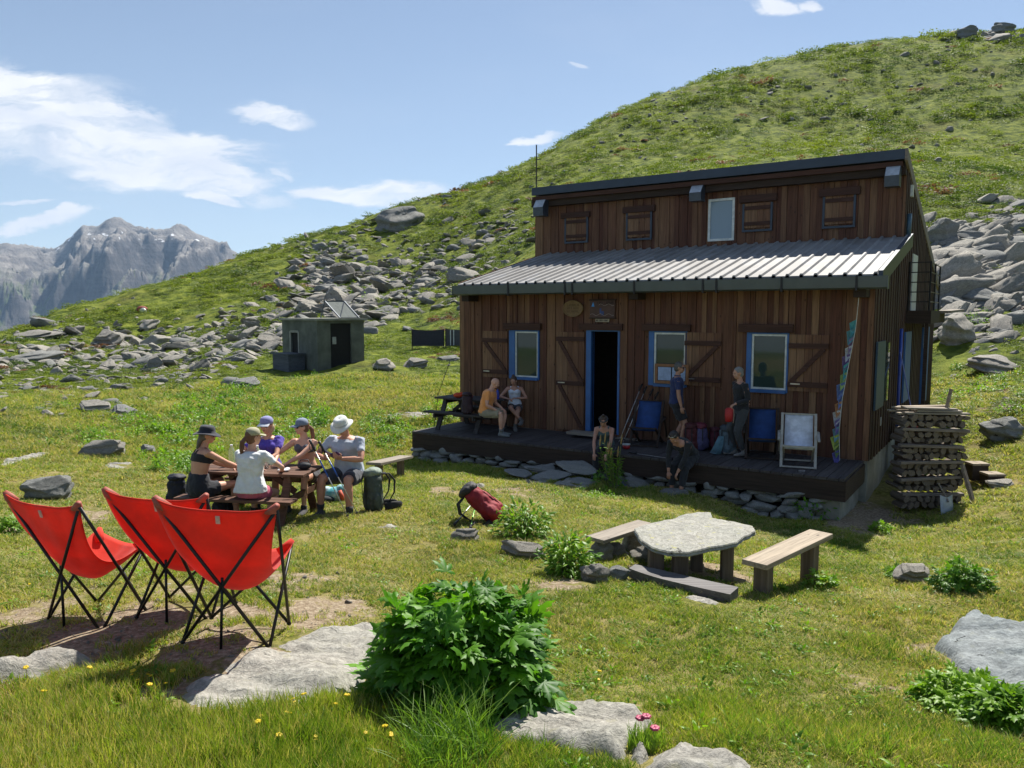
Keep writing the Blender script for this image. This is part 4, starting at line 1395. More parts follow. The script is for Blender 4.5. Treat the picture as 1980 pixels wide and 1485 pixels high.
plant(1580, 1002, 90, 52, 240, 0.10, 'oval', 'shaded fern against the concrete pillar of the deck', mat='bush', name='fern', seed=12, cat='fern')
plant(1705, 1032, 44, 26, 110, 0.07, 'lobed', 'small leafy plant in sun between pillar and woodpile', seed=13)
plant(1180, 945, 66, 52, 240, 0.07, 'oval', 'bushy base of green leaves below the deck edge', mat='bush', seed=14)
plant(18, 1032, 50, 34, 120, 0.07, 'lobed', 'leafy plant behind the backrest of the first red chair', seed=15)
plant(850, 818, 70, 44, 260, 0.09, 'oval', 'bright leafy plant in sun beside the deck picnic table', seed=16)
plant(1850, 780, 60, 30, 160, 0.09, 'oval', 'leafy weeds growing at the corner of the hut', seed=17)
plant(1960, 800, 60, 26, 140, 0.09, 'oval', 'leafy weeds between boulders beyond the steps', seed=18)

# herb patches (uncountable)
HB = [(330, 835, 60, 22, 50, 1.0), (420, 800, 50, 26, 50, 1.1), (380, 770, 60, 16, 40, 0.8), (180, 850, 60, 18, 36, 0.8), (580, 835, 50, 18, 50, 1.0), (620, 810, 40, 12, 30, 0.9), (760, 840, 40, 24, 50, 0.8), (720, 815, 50, 16, 34, 0.7),
      (350, 905, 60, 18, 44, 0.9), (470, 760, 50, 14, 30, 0.9), (600, 735, 60, 8, 24, 0.6), (850, 800, 30, 14, 24, 0.8), (540, 780, 60, 14, 34, 0.8), (1900, 740, 50, 30, 44, 0.9), (1880, 620, 40, 12, 20, 0.8), (740, 860, 30, 12, 22, 0.6),
      (700, 560, 30, 12, 20, 1.4), (640, 560, 20, 20, 14, 1.2), (1950, 560, 20, 20, 14, 1.0), (1160, 960, 60, 8, 20, 0.5), (1000, 890, 60, 6, 20, 0.6), (260, 800, 120, 16, 34, 0.7)]
hc = [(random.gauss(u, su * 0.7), random.gauss(v, sv * 0.7), s_) for (u, v, su, sv, n, s_) in HB for _ in range(n)]
hh = ground_hits([(a, b) for a, b, _ in hc])
ok = ~np.isnan(hh[:, 0]) & clear_mask(np.nan_to_num(hh[:, 0]), np.nan_to_num(hh[:, 1]))
hcs = np.array([c[2] for c in hc])[ok]; hh = hh[ok]
bsrc = []
for k in range(4):
    me, _ = foliage_np(46, 0.16, 0.16, 0.26, 0.085, 'oval', 500 + k, M['herb'], inner=0.3, stems=False, name='herb_mesh')
    bsrc.append(src(me))
nb = len(hh)
sc = hcs * rg.uniform(0.7, 1.3, nb)
scatter('weeds', hh - np.array([0, 0, 0.01]), np.stack([rg.normal(0, 0.1, nb), rg.normal(0, 0.1, nb), rg.uniform(0, 6.28, nb)], -1), np.stack([sc, sc, sc * rg.uniform(0.8, 1.3, nb)], -1), rg.integers(0, 4, nb), bsrc,
        'lush green herbs growing in patches across the meadow')

# the arching grass clump in front of the bush
g = gp(865, 1475)
gc = empty('grass_clump', (g.x, g.y, g.z), 0, 'arching clump of yellow-green grass in front of the big bush', 'grass clump')
cm = blade_mesh(420, 0.34, 0.24, 0.007, 0.85, 901, M['grass_long'], segs=5)
fo = bpy.data.objects.new('foliage', cm); COL.objects.link(fo); fo.parent = gc
g = gp(1250, 1448)
gc = empty('flower_tuft', (g.x, g.y, g.z), 0, 'green tuft with pink blossoms between two pale rocks', 'flowers')
cm = blade_mesh(240, 0.15, 0.10, 0.006, 0.4, 902, M['grass_long'], segs=3)
fo = bpy.data.objects.new('foliage', cm); COL.objects.link(fo); fo.parent = gc
for k, (dx, dy, dz) in enumerate([(0.0, 0.02, 0.165), (0.035, -0.03, 0.13), (-0.03, 0.03, 0.15)]):
    q = MB()
    for j in range(6):
        a = j * R(60)
        q.ball((dx + math.cos(a) * 0.014, dy + math.sin(a) * 0.014, dz), (0.014, 0.014, 0.009), 6, 4)
    q.build('blossom', M['pink'], gc)

# tall flowering plant by the deck
g = gp(1190, 952)
fp = empty('flowering_plant', (g.x, g.y + 0.2, hz(g.x, g.y + 0.2)), 0, 'tall plant with brown seed spikes at the deck edge', 'plant')
q = MB(); q2 = MB(); V = []; Fc = []; o_ = 0
LV, LF = leaf_shape('oval')
for k in range(16):
    a = rg.uniform(0, 6.28); rr0 = rg.uniform(0.05, 0.25); hh_ = rg.uniform(0.55, 0.92)
    top = Vector((math.cos(a) * rr0 * 1.25, math.sin(a) * rr0 * 0.8, hh_))
    bot = Vector((math.cos(a) * rr0 * 0.3, math.sin(a) * rr0 * 0.3, 0))
    q.tube([bot, (bot + top) / 2 + Vector((0.01, 0, 0)), top], [0.007, 0.006, 0.004], 5)
    if k < 7: q2.tube([top, top + Vector((0.01, 0, 0.10)), top + Vector((0.02, 0, 0.20))], [0.010, 0.016, 0.005], 6)
    for j in range(9):
        p = bot.lerp(top, rg.uniform(0.25, 1.0)); aa = rg.uniform(0, 6.28)
        out = np.array([math.cos(aa), math.sin(aa), rg.uniform(-0.2, 0.5)]); out /= np.linalg.norm(out)
        side = np.cross(np.array([0, 0, 1.0]), out); side /= np.linalg.norm(side); nn = np.cross(out, side)
        V.append(np.array(p) + (LV[:, :1] * out + LV[:, 1:2] * side + LV[:, 2:] * nn) * rg.uniform(0.06, 0.12)); Fc.append(LF + o_); o_ += len(LV)
fo = bpy.data.objects.new('foliage', mesh_np('foliage_mesh', np.concatenate(V), np.concatenate(Fc), M['herb'], False)); COL.objects.link(fo); fo.parent = fp
q.build('stem', M['stem'], fp)
q2.build('seed_spike', simple('seed_brown', (0.30, 0.20, 0.07), 0.8), fp)

# yellow flowers, one by one
YF = [(36, 1324), (32, 1440), (200, 1325), (218, 1324), (228, 1326), (245, 1335), (252, 1333), (268, 1337), (285, 1336), (328, 1336), (255, 1350), (310, 1357), (270, 1370), (568, 1383), (572, 1392), (585, 1392), (497, 1421), (484, 1432), (494, 1441),
      (540, 1416), (545, 1420), (528, 1473), (598, 1468), (604, 1479), (665, 1392), (726, 1393), (698, 1448), (742, 1458), (750, 1460), (745, 1455), (1157, 1337), (1157, 1341), (640, 1400), (60, 1385), (48, 1150), (335, 1113), (150, 1330)]
ys = None
yh = ground_hits(YF)
for i, p in enumerate(yh):
    if np.isnan(p[0]): continue
    hgt = 0.09 if i % 3 else 0.13
    if ys is None:
        ys = empty('buttercup', (0, 0, 0), 0, 'small yellow buttercup flower in the long grass', 'flower', 'yellow buttercups in the near grass')
        MB().tube([(0, 0, 0), (0.004, 0, 0.05), (0, 0.004, 0.1)], 0.0016, 4).build('stem', M['stem'], ys)
        h_ = MB()
        for j in range(5):
            a = j * R(72)
            h_.ball((math.cos(a) * 0.009, math.sin(a) * 0.009, 0.102), (0.009, 0.009, 0.005), 6, 4)
        h_.build('blossom', M['yellow'], ys)
        o = ys
    else:
        o = copy_tree(ys)
    d = p / np.linalg.norm(p)
    o.location = (p[0], p[1] + 0.08, hz(p[0], p[1] + 0.08)); o.scale = [hgt / 0.1 * 0.8] * 3
    o.rotation_euler = (rg.normal(0, 0.2), rg.normal(0, 0.2), rg.uniform(0, 6))
# ------------------------------------------------------------------ the hut
HZ = -2.8
HANG = math.atan2(-0.553, 0.833)
hut = empty('mountain_hut', (-1.33, 19.74, HZ), HANG, 'two storey brown timber mountain hut with blue window frames and metal roof', 'mountain hut')
EX = np.array([math.cos(HANG), math.sin(HANG)]); EY = np.array([-math.sin(HANG), math.cos(HANG)])


def hl(p):
    r_ = np.array(p[:2]) - np.array([-1.33, 19.74])
    return Vector((float(r_ @ EX), float(r_ @ EY), float(p[2] - HZ)))


def hw(x, y, z):
    q = np.array([-1.33, 19.74]) + EX * x + EY * y
    return Vector((float(q[0]), float(q[1]), z + HZ))


def hp(u, v, y0=0.0):
    """hut-local point where a pixel's ray meets the plane y = y0"""
    d = ray(u, v)
    o = np.array([1.33, -19.74])
    t = (y0 - float(o @ EY)) / float(d[:2] @ EY)
    return hl(d * t)


def hx(u, v, x0):
    d = ray(u, v)
    o = np.array([1.33, -19.74])
    t = (x0 - float(o @ EX)) / float(d[:2] @ EX)
    return hl(d * t)


def rect(u0, v0, u1, v1, y0=0.0):
    um, vm = (u0 + u1) / 2, (v0 + v1) / 2
    a = hp(u0, vm, y0); b = hp(u1, vm, y0); c = hp(um, v0, y0); d = hp(um, v1, y0)
    return a.x, b.x, d.z, c.z   # x0 x1 z0 z1


def planks(mb, s0, s1, z0, ztop, opens, fn, wmin=0.10, wmax=0.17, alt=True, zlow=None):
    """vertical boards between s0 and s1; fn(s, depth, z) -> point"""
    edges = [s0]
    while edges[-1] < s1 - wmax:
        edges.append(edges[-1] + random.uniform(wmin, wmax))
    edges.append(s1)
    for o in opens: edges += [o[0], o[1]]
    edges = sorted(set(round(e, 4) for e in edges if s0 <= e <= s1))
    for i, (a, b) in enumerate(zip(edges[:-1], edges[1:])):
        if b - a < 0.012: continue
        m_ = (a + b) / 2
        segs = [(z0 if zlow is None else zlow(m_), None)]
        cuts = sorted([(o[2], o[3]) for o in opens if o[0] - 1e-3 <= a and b <= o[1] + 1e-3])
        lo = z0
        out = []
        for c in cuts:
            out.append((lo, c[0], False)); lo = c[1]
        out.append((lo, None, True))
        dep = 0.012 + (0.018 if i % 2 else 0.0) + random.uniform(0, 0.004)
        g = 0.003
        for (l, h_, top) in out:
            ha = ztop(a + g) if top else h_; hb_ = ztop(b - g) if top else h_
            if min(ha, hb_) - l < 0.03: continue
            pts = [fn(a + g, 0, l), fn(b - g, 0, l), fn(b - g, 0, hb_), fn(a + g, 0, ha), fn(a + g, dep, l), fn(b - g, dep, l), fn(b - g, dep, hb_), fn(a + g, dep, ha)]
            mb.add(pts, [(0, 1, 2, 3), (4, 7, 6, 5), (0, 4, 5, 1), (1, 5, 6, 2), (2, 6, 7, 3), (3, 7, 4, 0)])


W = 9.7; YU = 3.65; YB = 11.2
lowroof = lambda y: 3.50 + (y + 0.5) * (4.50 - 3.50) / 4.15
ZR = 6.27
uproof = lambda y: ZR - (y - 3.35) * 0.295

front = lambda s, d, z: (s, -d, z)
upf = lambda s, d, z: (s, YU - d, z)
side = lambda s, d, z: (W + d, s, z)
leftf = lambda s, d, z: (-d, s, z)

# openings measured on the photograph
D0 = rect(1145, 641, 1196, 817)
W1 = rect(998, 641, 1042, 729)
W3 = rect(1266, 643, 1327, 742)
W4 = rect(1454, 646, 1522, 753)
D0 = (D0[0], D0[1], 0.05, D0[3])
mb = MB()
planks(mb, 0, W, 0.0, lambda s: 3.42, [D0, W1, W3, W4], front, 0.09, 0.15)
# wide joint boards
for u in (905, 990 - 46, 1085, 1207, 1240, 1410, 1618):
    x = hp(u, 600).x
    mb.box((x, -0.04, 1.7), (0.2, 0.02, 3.4))
mb.build('wall', M['wall_wood'], hut, label='front wall of vertical brown boards with knots')
mb = MB()
U1 = rect(1097, 421, 1136, 467, YU); U2 = rect(1216, 411, 1259, 461, YU); U3 = rect(1370, 384, 1421, 466, YU); U4 = rect(1441, 393, 1491, 444, YU); U5 = rect(1596, 378, 1651, 437, YU)
planks(mb, 0, W, 4.3, lambda s: 6.0, [U3], upf, 0.10, 0.16)
mb.build('wall', M['wall_wood'], hut, label='upper wall of darker vertical boards')
mb = MB()
SW1 = (hx(1698, 700, W).y, hx(1716, 700, W).y, 1.0, 2.35)
planks(mb, 0, YU, 0.0, lambda s: lowroof(s) - 0.06, [], side, 0.12, 0.2)
planks(mb, YU, YB, 0.0, lambda s: uproof(s) - 0.14, [], side, 0.12, 0.2)
mb.build('wall', M['dark_wood_v'], hut, label='side wall of dark boards')
mb = MB()
planks(mb, 0, YU, 0.0, lambda s: lowroof(s) - 0.06, [], leftf, 0.12, 0.2)
planks(mb, YU, YB, 0.0, lambda s: uproof(s) - 0.14, [], leftf, 0.12, 0.2)
planks(mb, 0, W, 0.0, lambda s: uproof(YB) - 0.1, [], lambda s, d, z: (s, YB + d, z), 0.12, 0.2)
mb.build('wall', M['wall_wood'], hut)
# core that closes the inside
mb = MB()
ins = 0.03
DR = D0
# inner shell with a hole for the doorway (a real dark room)
mb.span(ins, DR[0], 0.001, 0.06, 0, 3.35); mb.span(DR[1], W - ins, 0.001, 0.06, 0, 3.35); mb.span(DR[0], DR[1], 0.001, 0.06, DR[3], 3.35)
mb.span(ins, W - ins, 3.66, 3.72, 3.3, 5.9)
mb.span(W - 0.09, W - ins, 0.06, YB - 0.1, 0, 3.4); mb.span(ins, 0.09, 0.06, YB - 0.1, 0, 3.4)
mb.span(ins, W - ins, YB - 0.1, YB - 0.04, 0, 3.4)
mb.span(0.09, W - 0.09, 0.06, YB - 0.1, 3.28, 3.36)
mb.span(0.09, W - 0.09, 0.06, YB - 0.1, 0.0, 0.04)
mb.span(DR[0] - 1.2, DR[1] + 1.2, 2.2, 2.26, 0.04, 3.28)
mb.build('inner_shell', simple('inner_wood', (0.045, 0.032, 0.025), 0.8), hut)
# concrete base
mb = MB()
mb.span(0.02, W - 0.02, 0.02, YB - 0.02, -1.1, -0.004)
mb.build('foundation', M['concrete'], hut)

# lintels
def bar(name, r, y0, t, mat, dz=0, parent=hut, x_in=0, b=0.006):
    return MB().span(r[0], r[1], y0 - t, y0, r[2], r[3]).build(name, mat, parent, bevel=b)


for (r, y0) in ((rect(978, 625, 1049, 637.5), -0.035), (rect(1124, 626, 1207, 638.5), -0.035), (rect(1245, 627, 1338, 640), -0.035), (rect(1431, 627, 1536, 642.5), -0.035),
                (rect(1088, 411, 1143, 421.5, YU), YU - 0.032), (rect(1207, 399, 1269, 411, YU), YU - 0.032), (rect(1432, 377, 1504, 391, YU), YU - 0.032), (rect(1586, 364, 1665, 379, YU), YU - 0.032)):
    bar('lintel', r, y0, 0.09, M['dark_wood'])


def window(r, y0, frame_mat, pane_mat, blue=0.0, fw=0.055, sill=True, mull=False):
    x0, x1, z0, z1 = r
    e = MB()
    yo = y0 - 0.045
    if blue:
        e.span(x0 - blue, x0, yo - 0.02, y0 + 0.03, z0 - 0.05, z1 + 0.03)
        e.span(x1, x1 + 0.035, yo - 0.02, y0 + 0.03, z0 - 0.05, z1 + 0.03)
        e.span(x0, x1, yo - 0.02, y0 + 0.03, z1, z1 + 0.03)
        e.span(x0, x1, yo - 0.035, y0 + 0.03, z0 - 0.07, z0)
        w_ = e.build('window', M['blue'], hut, bevel=0.004)
        f = MB(); par = w_; nm = 'frame'
    else:
        f = e; par = hut; nm = 'window'
    yf = y0 - 0.012
    f.span(x0, x0 + fw, yf - 0.03, y0 + 0.03, z0, z1); f.span(x1 - fw, x1, yf - 0.03, y0 + 0.03, z0, z1)
    f.span(x0 + fw, x1 - fw, yf - 0.03, y0 + 0.03, z1 - fw, z1); f.span(x0 + fw, x1 - fw, yf - 0.03, y0 + 0.03, z0, z0 + fw)
    fo_ = f.build(nm, frame_mat, par, bevel=0.003)
    if not blue: par = fo_
    MB().span(x0 + fw - 0.005, x1 - fw + 0.005, y0 - 0.008, y0 + 0.02, z0 + fw - 0.005, z1 - fw + 0.005).build('pane', pane_mat, par)


window(W1, 0, M['white_frame'], M['glass'], blue=0.17, fw=0.035)
window(W3, 0, M['white_frame'], M['glass'], blue=0.12, fw=0.04)
window(W4, 0, M['white_frame'], M['glass'], blue=0.10, fw=0.04)
window(U3, YU, M['white_frame'], M['glass_pale'], blue=0, fw=0.06)


def shutter(r, y0, kind='Z', flip=False, parent=hut, name='shutter'):
    x0, x1, z0, z1 = r
    b = MB(); n = max(2, int((x1 - x0) / 0.14)); w_ = (x1 - x0) / n
    for i in range(n): b.span(x0 + i * w_ + 0.003, x0 + (i + 1) * w_ - 0.003, y0 - 0.065 - 0.002 * (i % 2), y0 - 0.04, z0, z1)
    s_ = b.build(name, M['wall_wood'], parent)
    h_ = z1 - z0; c = MB(); yb = y0 - 0.085
    bars = [0.12, 0.80] if h_ < 1.3 else [0.48, 0.93]
    for q in bars: c.span(x0, x1, yb - 0.02, yb + 0.018, z0 + h_ * q - 0.05, z0 + h_ * q + 0.05)
    if kind == 'Z':
        a = (x0 + 0.08, z0 + h_ * bars[1] - 0.05); d = (x1 - 0.06, z0 + h_ * bars[0] + 0.05)
        if flip: a, d = (x1 - 0.08, a[1]), (x0 + 0.06, d[1])
        c.beam((a[0], yb, a[1]), (d[0], yb, d[1]), 0.034, 0.085, up=(0, 1, 0)) if False else c.beam((a[0], yb + 0.001, a[1]), (d[0], yb + 0.001, d[1]), 0.085, 0.034, up=(0, 1, 0))
        if h_ > 1.3: c.beam((x0 + 0.08, yb + 0.001, z0 + h_ * bars[0] - 0.05), (x1 - 0.06, yb + 0.001, z0 + 0.08), 0.085, 0.034, up=(0, 1, 0))
    c.build('brace', M['dark_wood'], s_)
    hdl = MB(); hdl.span(x0 + 0.06, x0 + 0.24, yb - 0.032, yb - 0.02, z0 + h_ * bars[0] + 0.0, z0 + h_ * bars[0] + 0.022)
    hdl.build('latch', M['steel'], s_)
    return s_


shutter(rect(936, 640, 984, 729), 0)
shutter((rect(1326, 643, 1396, 746)), 0, flip=True)
shutter((rect(1526, 647, 1603, 757)), 0, flip=True)
dl = rect(1079, 642, 1132, 817)
shutter((dl[0], dl[1], 0.06, dl[3]), 0, name='door')
# door frame
fr = MB(); x0, x1, z0, z1 = D0
fr.span(x0 - 0.13, x0, -0.07, 0.10, z0, z1 + 0.05); fr.span(x1, x1 + 0.05, -0.07, 0.10, z0, z1 + 0.05); fr.span(x0, x1, -0.07, 0.10, z1, z1 + 0.05)
fr.build('door_frame', M['blue'], hut, bevel=0.004)
# closed upper shutters
for r in (U1, U2, U4, U5):
    x0, x1, z0, z1 = r
    b = MB(); n = 4; w_ = (x1 - x0) / n
    for i in range(n): b.span(x0 + i * w_ + 0.003, x0 + (i + 1) * w_ - 0.003, YU - 0.07, YU - 0.035, z0 + 0.04, z1)
    s_ = b.build('shutter', M['wall_wood'], hut)
    MB().span(x0, x1, YU - 0.095, YU - 0.068, z0 + 0.1, z0 + 0.19).build('brace', M['dark_wood'], s_)
    MB().span(x0, x1, YU - 0.095, YU - 0.068, z1 - 0.16, z1 - 0.07).build('brace', M['dark_wood'], s_)
    f = MB(); f.span(x0 - 0.05, x0, YU - 0.08, YU - 0.03, z0, z1); f.span(x1, x1 + 0.05, YU - 0.08, YU - 0.03, z0, z1); f.span(x0 - 0.05, x1 + 0.05, YU - 0.085, YU - 0.03, z0 - 0.05, z0)
    f.build('frame', M['fascia_blue'], s_)

# lower roof sheet with trapezoid ribs
XL = hp(880, 556, -0.62).x; XE = hp(1696, 545, -0.62).x; XG = hp(1717, 545, -0.62).x
mb = MB()
prof = []
x = XL; pitch = (XE - XL) / 37.0
while x < XE - 0.05:
    prof += [(x, 0.0), (x + pitch * 0.66, 0.0), (x + pitch * 0.74, 0.042), (x + pitch * 0.90, 0.042), (x + pitch * 0.98, 0.0)]
    x += pitch
prof.append((x, 0.0))
ye, yt = -0.52, YU - 0.04
vs = []
for (y, dz) in ((ye, 0), (yt, 0), (yt, -0.03), (ye, -0.03)):
    for (px_, pz) in prof: vs.append((px_, y, lowroof(y) + pz + dz))
n = len(prof); fs = []
for i in range(n - 1):
    for a, b in ((0, 1), (1, 2), (2, 3), (3, 0)):
        fs.append((a * n + i, a * n + i + 1, b * n + i + 1, b * n + i))
fs += [(0, n, 2 * n, 3 * n), (n - 1, 2 * n - 1, 3 * n - 1, 4 * n - 1)]
mb.add(vs, fs)
XR = prof[-1][0]
mb.build('roof', M['roof'], hut, label='lower roof of pale ribbed metal sheet')
# edge flashing, gutter and brackets
mb = MB()
for xx in (XR + 0.025,):
    mb.add([(xx - 0.025, ye, lowroof(ye) + 0.06), (xx + 0.05, ye, lowroof(ye) + 0.06), (xx + 0.05, yt, lowroof(yt) + 0.06), (xx - 0.025, yt, lowroof(yt) + 0.06),
            (xx - 0.025, ye, lowroof(ye) - 0.22), (xx + 0.05, ye, lowroof(ye) - 0.22), (xx + 0.05, yt, lowroof(yt) - 0.22), (xx - 0.025, yt, lowroof(yt) - 0.22)],
           [(0, 1, 2, 3), (4, 7, 6, 5), (0, 4, 5, 1), (1, 5, 6, 2), (2, 6, 7, 3), (3, 7, 4, 0)])
mb.build('verge_flashing', M['fascia_blue'], hut)
mb = MB()
prof_g = [(-0.54, 3.46), (-0.56, 3.26), (-0.62, 3.22), (-0.68, 3.25), (-0.70, 3.45), (-0.685, 3.45), (-0.665, 3.27), (-0.62, 3.245), (-0.575, 3.275), (-0.555, 3.46)]
n = len(prof_g)
mb.add([(XL - 0.03, p[0], p[1]) for p in prof_g] + [(XG, p[0], p[1]) for p in prof_g], [(i, (i + 1) % n, n + (i + 1) % n, n + i) for i in range(n)] + [tuple(range(n)), tuple(range(2 * n - 1, n - 1, -1))])
mb.span(XL - 0.04, XL - 0.03, -0.70, -0.55, 3.22, 3.45); mb.span(XG, XG + 0.012, -0.70, -0.55, 3.22, 3.45)
gut = mb.build('gutter', M['fascia'], hut)
mb = MB()
for u in (982, 1092, 1106, 1226, 1359, 1385, 1511, 1656):
    x = hp(u, 550, -0.7).x
    mb.span(x - 0.018, x + 0.018, -0.712, -0.703, 3.21, 3.47)
    mb.span(x - 0.018, x + 0.018, -0.712, -0.55, 3.195, 3.21)
mb.build('bracket', M['black'], gut)
mb = MB()
mb.span(XL, XR, -0.53, -0.50, 3.24, 3.43)
mb.span(XL + 0.05, XE - 0.05, -0.50, -0.02, 3.30, 3.335)
mb.build('soffit', M['dark_wood'], hut)
# beam ends under the eave
for u in (906, 1230, 1665):
    x = hp(u, 570, -0.3).x
    MB().span(x - 0.11, x + 0.11, -0.45, -0.03, 3.08, 3.298).build('beam_end', M['beam_wood'], hut, bevel=0.01)
# upper roof
mb = MB()
y0_, y1_ = 3.28, YB + 0.8
UL = hp(1028, 385, 3.22).x; UR = hp(1755, 312, 3.22).x
mb.add([(UL + .04, y0_, uproof(y0_)), (UR - .06, y0_, uproof(y0_)), (UR - .06, y1_, uproof(y1_)), (UL + .04, y1_, uproof(y1_)),
        (UL + .04, y0_, uproof(y0_) - 0.12), (UR - .06, y0_, uproof(y0_) - 0.12), (UR - .06, y1_, uproof(y1_) - 0.12), (UL + .04, y1_, uproof(y1_) - 0.12)],
       [(0, 1, 2, 3), (4, 7, 6, 5), (0, 4, 5, 1), (1, 5, 6, 2), (2, 6, 7, 3), (3, 7, 4, 0)])
mb.build('roof', M['fascia'], hut, label='upper mono-pitch roof sloping down to the back')
mb = MB()
mb.add([(UR - 0.057, y0_ - 0.06, uproof(y0_) + 0.06), (UR, y0_ - 0.06, uproof(y0_) + 0.06), (UR, y1_, uproof(y1_) + 0.03), (UR - 0.057, y1_, uproof(y1_) + 0.03),
        (UR - 0.057, y0_ - 0.06, uproof(y0_) - 0.19), (UR, y0_ - 0.06, uproof(y0_) - 0.19), (UR, y1_, uproof(y1_) - 0.22), (UR - 0.057, y1_, uproof(y1_) - 0.22)],
       [(0, 1, 2, 3), (4, 7, 6, 5), (0, 4, 5, 1), (1, 5, 6, 2), (2, 6, 7, 3), (3, 7, 4, 0)])
mb.build('barge_board', M['grey_wood'], hut, label='weathered grey board along the roof edge')
MB().span(UL, UR - 0.06, y0_ - 0.06, y0_ - 0.003, uproof(y0_) - 0.16, uproof(y0_) + 0.055).build('fascia', M['fascia_blue'], hut)
MB().span(0, W, 3.42, YU - 0.034, 5.83, 6.05).build('beam', M['beam_wood'], hut)
mb = MB(); mb.span(0.1, UR - 0.1, 3.29, 3.41, 5.99, 6.10); mb.build('beam', M['dark_wood'], hut)
# metal capped beam ends of the upper roof
for (u, v0, v1, hw_) in ((1043.5, 386, 418, 9.5), (1346.5, 358, 389, 11.5), (1726, 321, 361, 14.5)):
    a = hp(u - hw_, (v0 + v1) / 2, 3.2); b = hp(u + hw_, (v0 + v1) / 2, 3.2); zt = hp(u, v0, 3.2).z; zb = hp(u, v1, 3.2).z; zm = zt - (zt - zb) * 0.48
    m_ = MB()
    pr = [(3.41, zb), (3.12, zb), (3.10, zm), (3.26, zt), (3.41, zt)]
    n = 5
    m_.add([(a.x, p[0], p[1]) for p in pr] + [(b.x, p[0], p[1]) for p in pr], [(i, (i + 1) % n, n + (i + 1) % n, n + i) for i in range(n)] + [tuple(range(n)), tuple(range(2 * n - 1, n - 1, -1))])
    be = m_.build('beam_end', M['metal_dark'], hut)
    m_ = MB()
    m_.add([(a.x + 0.01, 3.095, zm), (b.x - 0.01, 3.095, zm), (b.x - 0.01, 3.252, zt), (a.x + 0.01, 3.252, zt), (a.x + 0.01, 3.105, zm - 0.004), (b.x - 0.01, 3.105, zm - 0.004), (b.x - 0.01, 3.262, zt - 0.004), (a.x + 0.01, 3.262, zt - 0.004)],
           [(0, 1, 2, 3), (4, 7, 6, 5), (0, 4, 5, 1), (1, 5, 6, 2), (2, 6, 7, 3), (3, 7, 4, 0)])
    m_.build('cap', M['metal_cap_lit'], be)  # pale plate paints the light on the sloping top face
# roof hatch / solar panel
a = hp(1370, 335, 3.6); b = hp(1450, 333, 3.6)
MB().box(((a.x + b.x) / 2, 3.75, uproof(3.75) + 0.13), (b.x - a.x, 0.8, 0.05), (R(-3), 0, 0)).build('solar_panel', M['solar'], hut)
# side details
mb = MB()
def sidebox(u0, u1, z0, z1, x0=W, t=0.07, dy=None):
    ya = hx(u0, 650, x0 + t).y; yb_ = hx(u1, 650, x0 + t).y
    mb.span(x0 + 0.032, x0 + t, ya, yb_, z0, z1)


sidebox(1699, 1714, 0.95, 2.25)
sb = mb.build('window', simple('blue_in_shade', (0.012, 0.05, 0.10), 0.5), hut)  # window blue darkened, the side wall's shade put into its colour
mb = MB(); sidebox(1715, 1722, 1.0, 2.2, t=0.05); mb.build('pane', M['glass'], sb)
mb = MB(); sidebox(1752, 1763, 0.7, 2.35); mb.build('door_frame', M['blue'], hut)
ya = hx(1740, 700, W + 0.1).y
MB().tube([(W + 0.1, ya, 0.0), (W + 0.1, ya, 2.45)], 0.035, 10).build('drain_pipe', simple('drain_blue', (0.03, 0.07, 0.38), 0.4), hut, smooth=True)
mb = MB(); sidebox(1788, 1797, 0.3, 2.4, t=0.1); mb.build('shutter', M['blue'], hut)
mb = MB(); mb.span(W + 0.035, W + 0.09, 4.05, 4.2, 5.42, 5.68); mb.build('lamp_box', M['white_frame'], hut)
ya = hx(1752, 440, W + 0.08).y
MB().tube([(W + 0.08, 3.72, 4.4), (W + 0.08, 3.72, 5.0)], 0.05, 8).build('drain_pipe', simple('pipe_slate', (0.04, 0.09, 0.13), 0.4), hut, smooth=True)
MB().span(W + 0.034, W + 0.05, 1.05, 1.10, 0.55, 0.72).build('socket_box', M['white_frame'], hut)
# landing with black railing on the side wall
mb = MB()
mb.span(W + 0.035, W + 0.55, 4.3, 8.0, 2.55, 2.85)
bal = mb.build('balcony', M['beam_wood'], hut)
mb = MB()
for z_ in np.linspace(3.05, 3.95, 5):
    mb.tube([(W + 0.05, 4.32, z_), (W + 0.5, 4.32, z_), (W + 0.5, 6.6, z_)], 0.013, 6)
for (xx, yy_) in ((W + 0.5, 4.32), (W + 0.5, 5.4), (W + 0.5, 6.6), (W + 0.07, 4.32)):
    mb.tube([(xx, yy_, 2.85), (xx, yy_, 3.97)], 0.02, 6)
mb.build('railing', M['black'], bal)
mb = MB()
mb.span(W + 0.42, W + 0.50, 4.39, 4.47, -0.6, 2.55)
mb.build('post', M['beam_wood'], bal)
MB().span(W + 0.035, W + 0.06, 5.0, 5.9, 2.85, 4.2).build('door', M['white_frame'], bal)
MB().span(W + 0.035, W + 0.10, 8.1, 8.25, 0, 2.5).build('wall_post', M['dark_wood_v'], hut)
MB().span(W + 0.34, W + 0.39, 5.2, 5.28, 1.95, 2.54).build('hanging_board', M['white_frame'], bal)
# antenna
ap = hp(1037, 385, 3.6)
mb = MB(); mb.tube([(ap.x, 3.6, 6.1), (ap.x, 3.6, 7.62)], 0.018, 6)
for z_ in (6.6, 6.95, 7.2): mb.tube([(ap.x, 3.6, z_), (ap.x + 0.16, 3.6, z_)], 0.012, 5)
mb.build('antenna', M['black'], hut)

# ------------------------------------------------------------------ signs on the wall (separate things hung on it)
def seat(o_, x, y, z):
    """put an object into hut space but leave it top-level"""
    o_.location = hw(x, y, z); o_.rotation_euler = (0, 0, HANG)
    return o_


